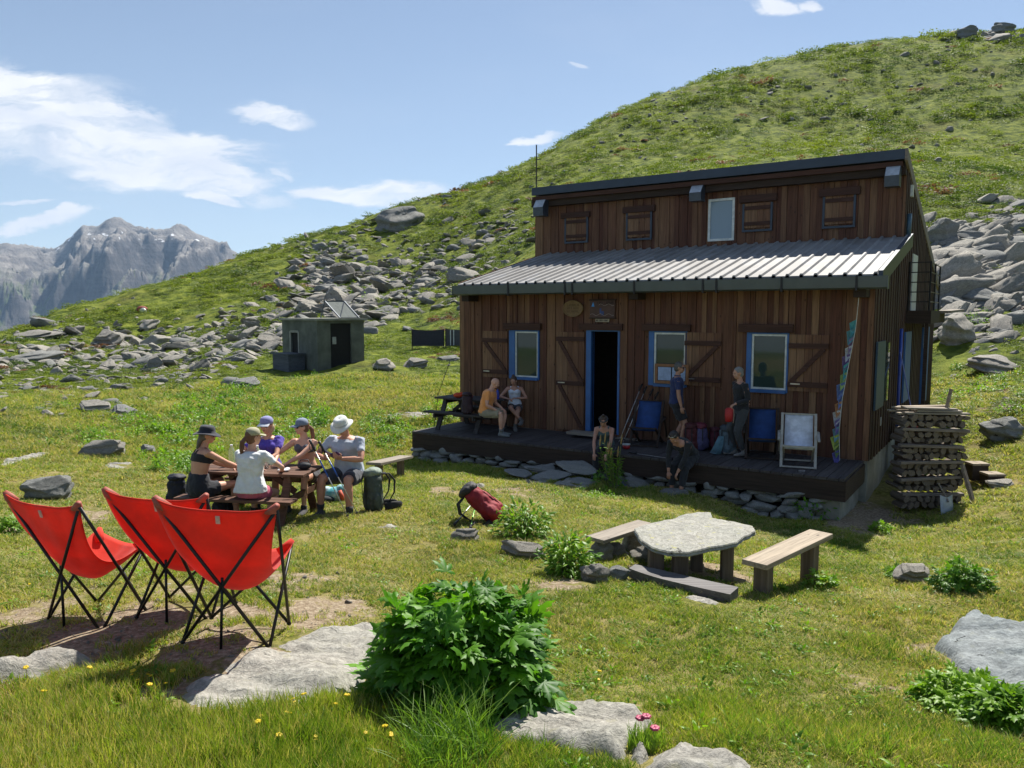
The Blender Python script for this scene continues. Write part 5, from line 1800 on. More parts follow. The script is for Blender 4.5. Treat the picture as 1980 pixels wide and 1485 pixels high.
def strokes(mb, x0, x1, z0, z1, y, n, rows, th=0.008, sd_=1):
    rg3 = random.Random(sd_)
    for r_ in range(rows):
        zc = z1 - (r_ + 0.5) * (z1 - z0) / rows; hh_ = (z1 - z0) / rows * 0.34
        for i in range(n):
            xc = x0 + (i + 0.5) * (x1 - x0) / n; wv = (x1 - x0) / n * 0.33
            if rg3.random() < 0.12: continue
            k = rg3.randrange(4)
            mb.span(xc - wv, xc - wv + th, y - 0.004, y, zc - hh_, zc + hh_)
            if k in (0, 2): mb.span(xc - wv + th, xc + wv, y - 0.004, y, zc + hh_ - th, zc + hh_)
            if k in (1, 2): mb.span(xc - wv + th, xc + wv, y - 0.004, y, zc - hh_, zc - hh_ + th)
            if k in (0, 3): mb.span(xc + wv - th, xc + wv, y - 0.0045, y, zc - hh_, zc + hh_)
            if k == 3: mb.span(xc - wv + th, xc + wv, y - 0.004, y, zc - th / 2, zc + th / 2)


r = rect(1092, 581, 1130, 612)
cx, cz = (r[0] + r[1]) / 2, (r[2] + r[3]) / 2; hw_, hh_ = (r[1] - r[0]) / 2, (r[3] - r[2]) / 2
e = empty('oval_sign', (0, 0, 0), 0, 'oval sign of woven golden wood hung beside the picture board', 'sign')
seat(e, cx, -0.06, cz)
N = 32
poly = [(math.cos(2 * math.pi * k / N) * hw_, math.sin(2 * math.pi * k / N) * hh_) for k in range(N)]
mb = MB(); mb.add([(p[0], -0.02, p[1]) for p in poly] + [(p[0], 0.025, p[1]) for p in poly], [tuple(range(N)), tuple(range(2 * N - 1, N - 1, -1))] + [(i, N + i, N + (i + 1) % N, (i + 1) % N) for i in range(N)])
mb.build('panel', simple('golden_wood', (0.21, 0.13, 0.055), 0.7, bump=0.5, bscale=60), e)
MB().tube([(p[0] * 0.97, -0.025, p[1] * 0.97) for p in poly + poly[:1]], 0.013, 6, cap=False).build('rim', simple('rim_wood', (0.25, 0.16, 0.075), 0.7), e)
mb = MB(); strokes(mb, -hw_ * 0.62, hw_ * 0.62, -hh_ * 0.55, hh_ * 0.6, -0.02, 6, 3, 0.009, 3); mb.build('carved_lettering', simple('carved', (0.11, 0.065, 0.03), 0.8), e)

r = rect(1144, 581, 1192, 614)
cx, cz = (r[0] + r[1]) / 2, (r[2] + r[3]) / 2; hw_, hh_ = (r[1] - r[0]) / 2, (r[3] - r[2]) / 2
e = empty('picture_board', (0, 0, 0), 0, 'dark carved picture board with a small blue peak above the hut door', 'sign')
seat(e, cx, -0.07, cz)
mb = MB(); mb.span(-hw_, hw_, -0.02, 0.03, -hh_, hh_); mb.build('panel', simple('board_brown', (0.085, 0.040, 0.032), 0.6, bump=0.4, bscale=30), e, bevel=0.005)
mb = MB()
for (a, b, c, d) in ((-hw_ - 0.02, hw_ + 0.02, hh_, hh_ + 0.025), (-hw_ - 0.02, hw_ + 0.02, -hh_ - 0.025, -hh_)): mb.span(a, b, -0.03, 0.03, c, d)
mb.build('frame', M['beam_wood'], e)
mb = MB(); mb.add([(-hw_ * 0.86, -0.026, hh_ * 0.28), (-hw_ * 0.62, -0.026, hh_ * 0.28), (-hw_ * 0.72, -0.026, hh_ * 0.82), (-hw_ * 0.86, -0.021, hh_ * 0.28), (-hw_ * 0.62, -0.021, hh_ * 0.28), (-hw_ * 0.72, -0.021, hh_ * 0.82)], [(0, 1, 2), (3, 5, 4), (0, 3, 4, 1), (1, 4, 5, 2), (2, 5, 3, 0)])
mb.build('blue_peak', simple('peak_blue', (0.05, 0.30, 0.85), 0.5), e)
mb = MB(); strokes(mb, -hw_ * 0.4, hw_ * 0.9, hh_ * 0.5, hh_ * 0.95, -0.02, 11, 1, 0.007, 5)
mb.build('lettering', simple('ink_dark', (0.02, 0.01, 0.01), 0.7), e)
mb = MB()
pts = [(-hw_ * 0.95 + i * hw_ * 1.9 / 14, -0.024, -hh_ * 0.66 + 0.022 * math.sin(i * 1.3)) for i in range(15)]
mb.tube(pts, 0.006, 5); mb.tube([(p[0], p[1], p[2] + hh_ * 1.15 if i > 5 else p[2] + hh_ * 1.1) for i, p in enumerate(pts) if i > 4], 0.006, 5)
mb.build('carved_line', simple('carve_pale', (0.30, 0.24, 0.22), 0.7), e)
mb = MB(); mb.span(-0.06, -0.02, -0.024, -0.02, -hh_ * 0.6, hh_ * 0.1); mb.span(-0.02, 0.045, -0.024, -0.02, -hh_ * 0.75, -hh_ * 0.25)
mb.build('painted_figure', simple('paint_navy', (0.03, 0.06, 0.22), 0.6), e)
r = rect(1154, 616.5, 1180, 622.5)
e = empty('name_plate', (0, 0, 0), 0, 'small pale lettered plate between picture board and door lintel', 'sign')
cx, cz = (r[0] + r[1]) / 2, (r[2] + r[3]) / 2; hw_, hh_ = (r[1] - r[0]) / 2, (r[3] - r[2]) / 2
seat(e, cx, -0.06, cz)
MB().span(-hw_, hw_, -0.012, 0.025, -hh_, hh_).build('panel', simple('plate_pale', (0.36, 0.31, 0.23), 0.6), e)
mb = MB(); strokes(mb, -hw_ * 0.9, hw_ * 0.9, -hh_ * 0.8, hh_ * 0.8, -0.012, 13, 1, 0.006, 8); mb.build('lettering', simple('ink_dark', (0.04, 0.03, 0.02), 0.7), e)

# notice frame standing on the window sill
r = rect(1267, 704, 1332, 742, -0.1)
cx, cz = (r[0] + r[1]) / 2, (r[2] + r[3]) / 2; hw_, hh_ = (r[1] - r[0]) / 2, (r[3] - r[2]) / 2
e = empty('notice_board', (0, 0, 0), 0, 'wooden framed notice board with two bluish sheets below the middle window', 'notice board')
seat(e, cx, -0.11, cz)
mb = MB(); t_ = 0.06
mb.span(-hw_, hw_, -0.02, 0.02, hh_ - t_, hh_); mb.span(-hw_, hw_, -0.02, 0.02, -hh_, -hh_ + t_); mb.span(-hw_, -hw_ + t_, -0.02, 0.02, -hh_ + t_, hh_ - t_); mb.span(hw_ - t_, hw_, -0.02, 0.02, -hh_ + t_, hh_ - t_)
mb.build('frame', simple('orange_wood', (0.26, 0.115, 0.045), 0.6, bump=0.2), e)
MB().span(-hw_ + t_, hw_ - t_, 0.0, 0.018, -hh_ + t_, hh_ - t_).build('backing', M['dark'], e)
for i in (0, 1):
    xa = -hw_ + t_ + 0.01 + i * (hw_ - t_); xb = xa + hw_ - t_ - 0.025
    sh_ = MB().span(xa, xb, -0.006, -0.001, -hh_ + t_ + 0.01, hh_ - t_ - 0.01).build('paper', simple('paper_blue', (0.32, 0.42, 0.62), 0.6), e)

# ------------------------------------------------------------------ deck
dk = empty('wooden_deck', hw(0, 0, 0), HANG, 'dark plank deck along the front of the hut on a dry stone wall', 'deck')
mb = MB()
x = 0.05
while x < 9.60:
    w_ = 0.19
    mb.span(x + 0.006, min(x + w_, 9.64) - 0.006, -1.97, -0.045, -0.045 - random.uniform(0, .004), random.uniform(-0.004, 0.002))
    x += w_
mb.build('boards', M['deck_wood'], dk)
mb = MB(); mb.span(0.03, 9.66, -1.94, -1.86, -0.40, -0.052); mb.span(0.03, 0.10, -1.855, -0.05, -0.40, -0.052); mb.span(9.58, 9.66, -1.855, -0.05, -0.40, -0.052)
mb.build('fascia_board', M['beam_wood'], dk)
mb = MB(); mb.span(9.08, 9.56, -1.80, -0.02, -1.05, -0.405); mb.build('concrete_pillar', M['concrete'], dk, bevel=0.01)
mb = MB(); mb.span(0.3, 9.0, -1.5, -1.3, -0.9, -0.41); mb.build('joist', M['dark'], dk)

# dry stone wall: many stones, one wall
V = []; Fc = []; o_ = 0
vr = [rock_mesh('tmp', 900 + k, 3, 1.0, 9, None, 0.05, 0.03) for k in range(8)]
vd = []
for me in vr:
    a = np.empty(len(me.vertices) * 3); me.vertices.foreach_get('co', a); b = np.empty(len(me.polygons) * 3, int); me.polygons.foreach_get('vertices', b)
    vd.append((a.reshape(-1, 3), b.reshape(-1, 3)))
for row in range(5):
    x = -0.1 + random.uniform(0, 0.2)
    while x < 9.1:
        w_ = random.uniform(0.20, 0.62); h_ = random.uniform(0.10, 0.17)
        q, f = vd[random.randrange(8)]
        s_ = np.array([w_ / 2 * 1.08, 0.17, h_ / 2 * 1.25])
        a = random.gauss(0, 0.13)
        rm = np.array([[math.cos(a), 0, -math.sin(a)], [0, 1, 0], [math.sin(a), 0, math.cos(a)]])
        c = np.array([x + w_ / 2, -1.78 - random.uniform(-0.05, 0.05) - (4 - row) * 0.03, -0.93 + row * 0.13 + random.uniform(-0.02, 0.02)])
        V.append((q * s_) @ rm.T + c); Fc.append(f + o_); o_ += len(q)
        x += w_ * 0.97
sw = bpy.data.objects.new('stone_wall', mesh_np('stone_wall_mesh', np.concatenate(V), np.concatenate(Fc), M['stone_wall'], smooth=False))
COL.objects.link(sw); sw.location = hw(0, 0, 0); sw.rotation_euler = (0, 0, HANG)
tag(sw, 'low dry stone wall carrying the front edge of the deck', 'stone wall')

def stone_at(lx, ly, lz, sx, sy, sz, rot, label, mat='stone_wall', seed=1, name='rock', cat='rock'):
    o = add_rock(rock_mesh('rock_mesh', seed, 4, 1.0, 9, M[mat], 0.05, 0.03), hw(lx, ly, lz), (sx, sy, sz), (rot[0], rot[1], rot[2] + HANG), label, None, name, cat)
    return o


gl = lambda lx, ly: hz(*hw(lx, ly, 0)[:2]) - HZ
stone_at(3.95, -2.35, -0.40, 0.42, 0.30, 0.055, (0.1, 0.05, 0.1), 'flat shaded slab on the steps in front of the deck, nearest the door', seed=21)
stone_at(4.55, -2.28, -0.27, 0.62, 0.26, 0.06, (0.18, 0.10, -0.1), 'long shaded slab leaning on the deck front', seed=22)
stone_at(4.35, -2.75, -0.44, 0.45, 0.30, 0.05, (0.14, 0.0, 0.2), 'flat shaded slab forming the middle step', seed=23)
stone_at(4.95, -2.78, -0.47, 0.40, 0.26, 0.06, (0.1, 0.05, -0.2), 'flat shaded slab beside the tall flowering plant', seed=24)
stone_at(3.75, -2.9, -0.43, 0.40, 0.22, 0.04, (0.1, 0.08, 0.1), 'thin curved slab with one sunlit edge by the deck steps', seed=25)
bs = stone_at(5.95, -2.36, -0.50, 0.36, 0.20, 0.17, (0.25, 0.12, 0.1), 'rounded stone with blue painted writing leaning against the deck', mat='stone_grey', seed=26)
mb = MB()
rg4 = random.Random(4)
for r_ in range(4):
    for i in range(7):
        xx = -0.72 + i * 0.21 + rg4.uniform(-0.03, 0.03); zz = 0.30 - r_ * 0.27
        if abs(xx) + abs(zz) > 1.0: continue
        yy_ = -1.02
        mb.box((xx, yy_, zz), (0.045, 0.05, 0.17), (0, rg4.uniform(-0.5, 0.5), 0)); mb.box((xx + 0.06, yy_, zz + rg4.uniform(-0.06, 0.06)), (0.11, 0.05, 0.035), (0, rg4.uniform(-0.4, 0.4), 0))
wr = mb.build('painted_writing', simple('blue_writing', (0.05, 0.14, 0.70), 0.6), bs)
mod = wr.modifiers.new('wrap', 'SHRINKWRAP'); mod.target = bs; mod.offset = 0.006; mod.wrap_method = 'PROJECT'; mod.use_project_y = True; mod.use_positive_direction = True; mod.use_negative_direction = False; mod.wrap_mode = 'ABOVE_SURFACE'
stone_at(6.8, -2.42, -0.62, 0.30, 0.22, 0.17, (0.1, 0.05, 0.3), 'rounded bluish boulder below the crouching man', mat='stone_grey', seed=27)

# door step and planks on the deck
e = MB().span(-0.35, 0.35, -0.17, 0.17, -0.03, 0.03).build('door_step', M['grey_wood'], None, bevel=0.005)
seat(e, hp(1138, 838, -0.5).x - 0.1, -0.55, 0.10); tag(e, 'grey wooden step in front of the open hut door', 'step')

# ------------------------------------------------------------------ prayer flags
pf = empty('prayer_flags', hw(9.42, -0.36, 0), HANG, 'string of faded prayer flags hanging from eave to deck', 'prayer flags')
pts = [Vector((0.06, 0, 3.1)), Vector((0.03, -0.02, 2.5)), Vector((-0.05, -0.05, 1.9)), Vector((-0.14, -0.08, 1.2)), Vector((-0.17, -0.1, 0.6)), Vector((-0.14, -0.1, 0.04))]
def along(t):
    t = t * (len(pts) - 1); i = min(int(t), len(pts) - 2)
    return pts[i].lerp(pts[i + 1], t - i)
MB().tube([along(k / 20) for k in range(21)], 0.005, 5).build('cord', M['white_frame'], pf)
fc = [(0.10, 0.38, 0.42), (0.12, 0.32, 0.40), (0.30, 0.22, 0.38), (0.55, 0.58, 0.66), (0.20, 0.14, 0.34), (0.10, 0.40, 0.46), (0.34, 0.50, 0.20), (0.14, 0.22, 0.52), (0.18, 0.26, 0.55), (0.50, 0.26, 0.14), (0.62, 0.62, 0.66), (0.22, 0.18, 0.45), (0.20, 0.40, 0.50), (0.45, 0.55, 0.12), (0.20, 0.30, 0.12), (0.16, 0.15, 0.50)]
for i, c in enumerate(fc):
    t = 0.14 + i * 0.84 / len(fc); a = along(t); b = along(min(1, t + 0.075))
    m_ = MB(); wd = 0.115 + 0.035 * math.sin(i * 2.1)
    c1 = a + Vector((-wd, -0.03 - 0.03 * (i % 2), -0.07)); c2 = b + Vector((-wd * 0.6, -0.05, -0.10)); md_ = (a + b) / 2 + Vector((-wd * 0.55, 0.03, -0.06))
    q = [a, md_, c1, c2, b]
    m_.add(q + [p + Vector((0, 0.003, 0)) for p in q], [(0, 1, 2), (1, 3, 2), (1, 4, 3), (0, 4, 1), (5, 7, 6), (6, 7, 8), (6, 8, 9), (5, 6, 9)])
    m_.build('flag', simple('flag_cloth', c, 0.9, vary=0.2, scale=30, trans=0.2), pf)

# ------------------------------------------------------------------ gangway plank to the slope
g0 = hw(W + 0.62, 6.6, 2.80); g1 = Vector(pix(1852, 600, 21.5))
mb = MB(); mb.beam(g0 + Vector((0, 0, 0.02)), g1, 0.32, 0.06)
tag(mb.build('gangway_plank', M['grey_wood'], None), 'sunlit grey plank sloping from the side landing to the scree', 'plank')

# ------------------------------------------------------------------ woodpile
base = Vector((7.72, 13.95, hz(7.72, 13.95)))
def put(mesh_obj, label, cat, group=None): return tag(mesh_obj, label, cat, group)
lm = MB(); lm.tube([(0, 0, 0), (0, 0.2, 0.004), (0, 0.42, 0)], [(0.066, 0.05), (0.072, 0.052), (0.062, 0.05)], 5)
lmesh = lm.build('firewood_log', wood('firewood', [(0.13, 0.10, 0.08), (0.20, 0.16, 0.12), (0.085, 0.068, 0.055)], 1, knots=False), None)
first = True
zz = 0.05
for row in range(17):
    if row % 3 == 2:
        b = MB(); b.box((0, 0, 0), (1.22 + random.uniform(-0.08, 0.12), 0.12, 0.055), (random.uniform(-.1, .1), random.uniform(-0.04, 0.03), random.uniform(-0.08, 0.08)))
        o = b.build('spacer_board', wood('spacer', [(0.24, 0.20, 0.165), (0.16, 0.13, 0.11)], 0, knots=False), None, bevel=0.008)
        o.location = base + Vector((random.uniform(-.04, .04), -0.02, zz + 0.02)); zz += 0.075
        tag(o, f'rough board laid across the firewood stack, number {row // 3 + 1} counted upwards from the grass', 'board', 'boards between the firewood layers')
        continue
    x = -0.56
    while x < 0.56:
        s_ = random.uniform(0.65, 1.25)
        if first: o = lmesh; first = False
        else: o = lmesh.copy(); COL.objects.link(o)
        o.location = base + Vector((x + 0.06 * s_, random.uniform(-0.06, 0.06) - (0.10 if row < 3 else 0), zz + 0.05 + random.uniform(-0.012, 0.012)))
        o.scale = (s_, random.uniform(0.85, 1.2), random.uniform(1.0, 1.35)); o.rotation_euler = (random.uniform(-0.06, 0.06), random.uniform(0, 3), random.uniform(-0.08, 0.08))
        tag(o, 'split firewood log stacked end-on in the woodpile beside the hut', 'log', 'firewood logs in the woodpile')
        x += 0.128 * s_ + 0.004
    zz += 0.112
for k in range(9):
    b = MB(); L_ = random.uniform(0.8, 1.35)
    b.box((0, 0, 0), (L_, random.uniform(0.09, 0.16), 0.035), (0, random.uniform(-0.05, 0.05), random.uniform(-0.12, 0.12)))
    o = b.build('loose_board', M['pale_wood'] if k % 3 else M['grey_wood'], None, bevel=0.006)
    o.location = base + Vector((0.0 + random.uniform(-0.1, 0.12), 0.02 + (k % 3) * 0.17, zz + 0.02 + (k // 3) * 0.045))
    tag(o, 'sun bleached board lying loose on top of the woodpile', 'board', 'boards on top of the woodpile')
b = MB(); b.beam(base + Vector((0.28, 0.1, zz + 0.1)), base + Vector((0.36, 0.12, zz + 0.46)), 0.06, 0.03)
tag(b.build('upright_board', M['pale_wood'], None), 'short pale board standing upright on the woodpile', 'board')
b = MB(); b.beam(base + Vector((0.72, -0.25, 0.02)), base + Vector((0.55, -0.02, 0.85)), 0.09, 0.05)
tag(b.build('leaning_plank', M['log_wood'], None), 'dark plank leaning against the end of the woodpile', 'plank')
# shovel head
g = base + Vector((0.12, -0.36, 0.14))
mb = MB(); N = 7
vs = []
for j in range(6):
    for i in range(N):
        a = (i / (N - 1) - 0.5) * 1.9
        vs.append((math.sin(a) * 0.16, -math.cos(a) * 0.05 + j * 0.012, (j / 5 - 0.5) * 0.34 + (0.05 * abs(a) if j == 5 else 0)))
vs += [(v_[0] * 0.97, v_[1] + 0.006, v_[2]) for v_ in vs]
fs = [(j * N + i, j * N + i + 1, (j + 1) * N + i + 1, (j + 1) * N + i) for j in range(5) for i in range(N - 1)]
fs += [tuple(reversed([q + 6 * N for q in f])) for f in fs]
mb.add(vs, fs)
sh = empty('shovel', g, 0.2, 'pale blue metal shovel leaning against the foot of the woodpile', 'shovel')
mb.build('blade', simple('shovel_metal', (0.40, 0.47, 0.58), 0.4, 0.3), sh)
MB().tube([(0, -0.03, 0.1), (0, 0.06, 0.2), (-0.12, 0.10, 0.42)], 0.016, 7).build('handle', M['grey_wood'], sh)
# steps beyond the woodpile
for (u, v, lb, nm_) in ((1889, 894, 'upper wooden step of two boards beyond the woodpile', 1), (1919, 914, 'lower wooden step of two boards beyond the woodpile', 0)):
    d = ray(u, v); z_ = -2.93 - (0.12 if not nm_ else 0); P_ = Vector(d * (z_ / d[2]))
    e = empty('wooden_step', P_, 0, lb, 'step')
    mb = MB(); mb.box((-0.085, 0, -0.02), (0.16, 0.30, 0.04)); mb.box((0.085, 0, -0.02), (0.16, 0.30, 0.04)); mb.build('tread', M['pale_wood'], e)
    MB().box((0, 0, -0.19), (0.31, 0.26, 0.30)).build('riser', M['beam_wood'], e)
px_rock(1948, 945, 54, 14, 'flat pale stone below the wooden steps', depth=0.9, mat='stone_pale')

# tools behind the woodpile
p0 = hw(W + 0.25, 3.2, 0)
mb = MB(); mb.tube([hw(W + 0.5, 2.6, 0.35), hw(W + 0.12, 2.9, 1.95)], 0.012, 6)
tag(mb.build('tool_pole', simple('pole_lilac', (0.16, 0.20, 0.50), 0.4), None), 'thin bluish pole leaning on the side wall above the woodpile', 'pole')
mb = MB(); mb.box((0, 0, 0), (0.22, 0.2, 0.42)); o = mb.build('red_canister', simple('canister_red', (0.30, 0.02, 0.03), 0.5), None, bevel=0.03)
o.location = hw(W + 0.45, 2.6, 0.55); o.rotation_euler = (0, 0, HANG); tag(o, 'dark red canister standing behind the woodpile', 'canister')
mb = MB(); mb.span(-0.3, 0.3, -0.2, 0.2, -0.6, 0.33); o = mb.build('storage_box', M['beam_wood'], None); o.location = hw(W + 0.45, 2.6, 0.0); o.rotation_euler = (0, 0, HANG); tag(o, 'dark wooden storage box between side wall and woodpile', 'box')

# ------------------------------------------------------------------ concrete shed
SA = math.atan2(1.6, 1.59)
sh = empty('concrete_shed', (-7.92, 31.3, -2.5), SA, 'small square concrete shed with flat roof and dark open door', 'shed')
zt = 2.18
mb = MB()
LX, LY = 2.26, 2.85
dx0, dx1 = 0.62, 1.62
mb.span(0, dx0, 0, 0.14, -0.5, zt); mb.span(dx1, LX, 0, 0.14, -0.5, zt); mb.span(dx0, dx1, 0, 0.14, zt - 0.12, zt); mb.span(dx0, dx1, 0, 0.14, -0.5, 0.02)
wy0, wy1 = 1.50, 2.10
mb.span(0, 0.14, 0.143, wy0, -0.5, zt); mb.span(0, 0.14, wy1, LY, -0.5, zt); mb.span(0, 0.14, wy0, wy1, -0.5, 0.75); mb.span(0, 0.14, wy0, wy1, 1.66, zt)
mb.span(LX - 0.14, LX, 0.143, LY, -0.5, zt); mb.span(0.143, LX - 0.143, LY - 0.14, LY, -0.5, zt)
mb.build('wall', M['concrete_green'], sh)
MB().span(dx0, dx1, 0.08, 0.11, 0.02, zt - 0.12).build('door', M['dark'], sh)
MB().span(dx0 + 0.12, dx0 + 0.30, 0.055, 0.078, 1.2, 1.5).build('door_plate', simple('plate_grey', (0.35, 0.37, 0.36), 0.6), sh)
MB().span(-0.10, LX + 0.12, -0.12, LY + 0.1, zt + 0.002, zt + 0.09).build('roof', M['concrete'], sh)
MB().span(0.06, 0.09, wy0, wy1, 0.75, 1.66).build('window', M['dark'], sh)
mb = MB(); mb.span(-0.03, 0.0, wy0 - 0.1, wy0, 0.7, 1.72); mb.span(-0.03, 0.0, wy1, wy1 + 0.1, 0.7, 1.72); mb.span(-0.03, 0, wy0, wy1, 1.66, 1.76); mb.build('window_frame', M['concrete'], sh)
# tilted solar collector on its roof
e = empty('solar_collector', (-7.92, 31.3, -2.5 + zt + 0.095), SA, 'tilted glass solar collector frame on the roof of the concrete shed', 'solar collector')
mb = MB(); A_ = (1.25, 0.25, 0.0); B_ = (2.2, 0.25, 0.0); C_ = (1.0, 1.0, 0.72); D_ = (1.95, 1.0, 0.72)
for a, b in ((A_, B_), (A_, C_), (B_, D_), (C_, D_)): mb.beam(a, b, 0.05, 0.05)
for a, b in (((1.0, 1.35, 0), C_), ((1.95, 1.35, 0), D_), (A_, D_)): mb.beam(a, b, 0.035, 0.035)
mb.build('frame', M['metal_dark'], e)
mb = MB(); mb.add([A_, B_, D_, C_, (A_[0], A_[1] + 0.02, A_[2] - 0.01), (B_[0], B_[1] + 0.02, B_[2] - 0.01), (D_[0], D_[1] + 0.02, D_[2] - 0.01), (C_[0], C_[1] + 0.02, C_[2] - 0.01)], [(0, 1, 2, 3), (4, 7, 6, 5)])
mb.build('pane', simple('collector_glass', (0.13, 0.15, 0.145), 0.7, spec=0.1), e)
# wooden chest against it
e = empty('wooden_chest', (-9.35, 31.9, -2.45), SA + R(90), 'blue-grey plank chest with lid against the side of the shed', 'chest')
bw = wood('chest_wood', [(0.075, 0.09, 0.115), (0.10, 0.115, 0.14)], 0, knots=False)
mb = MB()
for i in range(5): mb.span(-0.65, 0.65, -0.45, 0.30, 0.02 + i * 0.14, 0.155 + i * 0.14)
mb.build('side', bw, e)
mb = MB(); mb.span(-0.72, 0.72, -0.95, -0.46, 0.02, 0.10); mb.build('ledge', bw, e)
mb = MB(); mb.span(-0.70, 0.70, -0.48, 0.34, 0.725, 0.78); mb.build('lid', bw, e)

# ------------------------------------------------------------------ dark fabric screens on posts
def screen(u0, u1, v0, v1, label, mat, stripe=None):
    Y = gp(828, 673).y
    a = Vector(pix(u0, v1, Y)); b = Vector(pix(u1, v1, Y)); t_ = Vector(pix(u0, v0, Y))
    hgt = t_.z - a.z; wd = b.x - a.x
    e = empty('fabric_screen', (a.x, Y, a.z), 0, label, 'screen')
    mb = MB(); N = 12; vs = []
    for j, zz_ in enumerate((0.0, hgt * 0.5, hgt)):
        for i in range(N + 1):
            t = i / N; vs.append((t * wd, 0.03 * math.sin(t * 9), zz_ - (0.05 * math.sin(math.pi * t) if j == 2 else 0)))
    vs += [(p[0], p[1] + 0.02, p[2]) for p in vs]
    fs = [(j * (N + 1) + i, j * (N + 1) + i + 1, (j + 1) * (N + 1) + i + 1, (j + 1) * (N + 1) + i) for j in range(2) for i in range(N)]
    fs += [tuple(reversed([q + 3 * (N + 1) for q in f])) for f in fs]
    mb.add(vs, fs); mb.build('cloth', mat, e, smooth=True)
    for xx in (-0.03, wd + 0.03):
        MB().tube([(xx, 0.01, -0.25), (xx, 0.01, hgt + 0.03)], 0.03, 6).build('post', M['black'], e)
    if stripe:
        for xx in stripe: MB().span(xx * wd, xx * wd + 0.05, -0.04, -0.035, 0.03, hgt - 0.05).build('stripe', M['white_frame'], e)


ck = simple('screen_cloth', (0.035, 0.035, 0.05), 0.8)
screen(798, 857, 637, 669, 'dark fabric screen stretched between posts, the full one', ck)
screen(863, 925, 636, 669, 'striped grey fabric screen partly hidden by the hut corner', simple('screen_cloth_grey', (0.08, 0.08, 0.09), 0.8), (0.12, 0.22))

mb = MB(); mb.tube([hw(-0.05, -0.35, 1.6), hw(-0.25, -0.6, 0.75)], 0.008, 5); mb.tube([hw(-0.25, -0.6, 0.75), hw(-0.35, -0.7, -0.4)], 0.008, 5)
tag(mb.build('guy_rope', M['black'], None), 'thin dark rope hanging down beside the hut corner', 'rope')
# ------------------------------------------------------------------ furniture and gear
def butterfly_chair(u, v, Yb, heading, label, roll=0.0, hgt=1.04, zoff=0.0, first=None):
    """u, v: middle of the upper back edge"""
    P_ = Vector(pix(u, v, Yb))
    h = R(heading)
    fwd = Vector((math.sin(h), math.cos(h), 0))
    c = P_ + fwd * 0.40
    gz = hz(c.x, c.y)
    loc = Vector((c.x, c.y, gz + zoff))
    if first is not None:
        e = copy_tree(first); e.location = loc; e.rotation_euler = (0, R(roll), -h); e['label'] = label
        return e
    e = empty('camp_chair', loc, 0, label, 'chair', 'red folding butterfly chairs in a row')
    e.rotation_euler = (0, R(roll), -h)
    bl, br = Vector((-0.40, -0.42, 1.04)), Vector((0.40, -0.42, 1.04))
    fl, fr_ = Vector((-0.28, 0.24, 0.60)), Vector((0.28, 0.24, 0.60))
    FBL, FBR, FFL, FFR = Vector((-0.30, -0.22, 0)), Vector((0.30, -0.22, 0)), Vector((-0.29, 0.20, 0)), Vector((0.29, 0.20, 0))
    for a, b in ((bl, FBR), (br, FBL), (fl, FFR), (fr_, FFL), (bl, FFL), (br, FFR), (fl, FBL), (fr_, FBR)):
        MB().tube([a + Vector((0, 0, -0.02)), b], 0.0115, 8).build('rod', M['black'], e, smooth=True)
    x_ = (bl + FBR) / 2
    MB().tube([Vector((0, -0.30, 0.50)), Vector((0, -0.30, 0.0))], 0.010, 8).build('rod', M['black'], e, smooth=True)
    for q in (FBL, FBR, FFL, FFR):
        MB().ball(q, (0.018, 0.018, 0.014), 8, 5).build('foot', M['black'], e, smooth=True)
    # sling: back edge high, seat low
    nu, nv = 22, 30
    vs = []
    for j in range(nv + 1):
        t = j / nv
        # centre line of the sling from back top over the seat to the front
        yb = -0.44 + 0.74 * (t ** 1.2)
        zc = 0.99 - 0.655 * math.sin(min(1, t / 0.60) * math.pi / 2) ** 1.05 + (0.17 * ((t - 0.60) / 0.40) ** 1.7 if t > 0.60 else 0)
        for i in range(nu + 1):
            s_ = i / nu * 2 - 1
            half = 0.405 - 0.055 * math.sin(math.pi * min(1, t * 1.05)) ** 0.9 - 0.12 * t
            ez = 0.60 + 0.44 * (1 - t) ** 2.4 - 0.15 * math.sin(math.pi * t) ** 1.1
            k = abs(s_) ** 2.2
            if t < 0.02: k = abs(s_) ** 3.5
            x = s_ * half
            z = zc * (1 - k) + ez * k
            y = (yb * (1 - k) + (-0.42 + 0.66 * t ** 1.3) * k)
            fold = 0.006 * math.sin(s_ * 5 + t * 7) + 0.004 * math.sin(s_ * 11 - t * 5)
            vs.append((x, y - fold, z + fold * 0.5))
    n1 = nu + 1
    fs = [(j * n1 + i, j * n1 + i + 1, (j + 1) * n1 + i + 1, (j + 1) * n1 + i) for j in range(nv) for i in range(nu)]
    m_ = MB(); m_.add(vs, fs)
    sl = m_.build('sling', M['red'], e, smooth=True)
    so = sl.modifiers.new('thick', 'SOLIDIFY'); so.thickness = 0.005
    # hem along the back edge
    MB().tube([vs[i] for i in range(nu + 1)], 0.006, 6).build('hem', M['red'], sl, smooth=True)
    for q, sgn, bk in ((bl, -1, 1), (br, 1, 1), (fl, -1, 0), (fr_, 1, 0)):
        m_ = MB()
        inw = Vector((-sgn * 0.10, 0.03 if bk else -0.07, -0.06))
        m_.tube([q + Vector((sgn * 0.004, -0.004 if bk else 0.01, 0.012)), q + inw * 0.25 + Vector((0, 0, -0.015)), q + inw * 0.8 + Vector((0, 0, -0.02))], [(0.018, 0.018), (0.036, 0.028), (0.034, 0.008)], 10)
        m_.build('corner_pocket', M['leather'] if bk else M['red'], sl, smooth=True)
    MB().box((0.03, -0.452, 0.935), (0.028, 0.006, 0.055), (0.25, 0, 0)).build('care_tag', simple('tag_pale', (0.75, 0.45, 0.38), 0.7), sl)
    return e


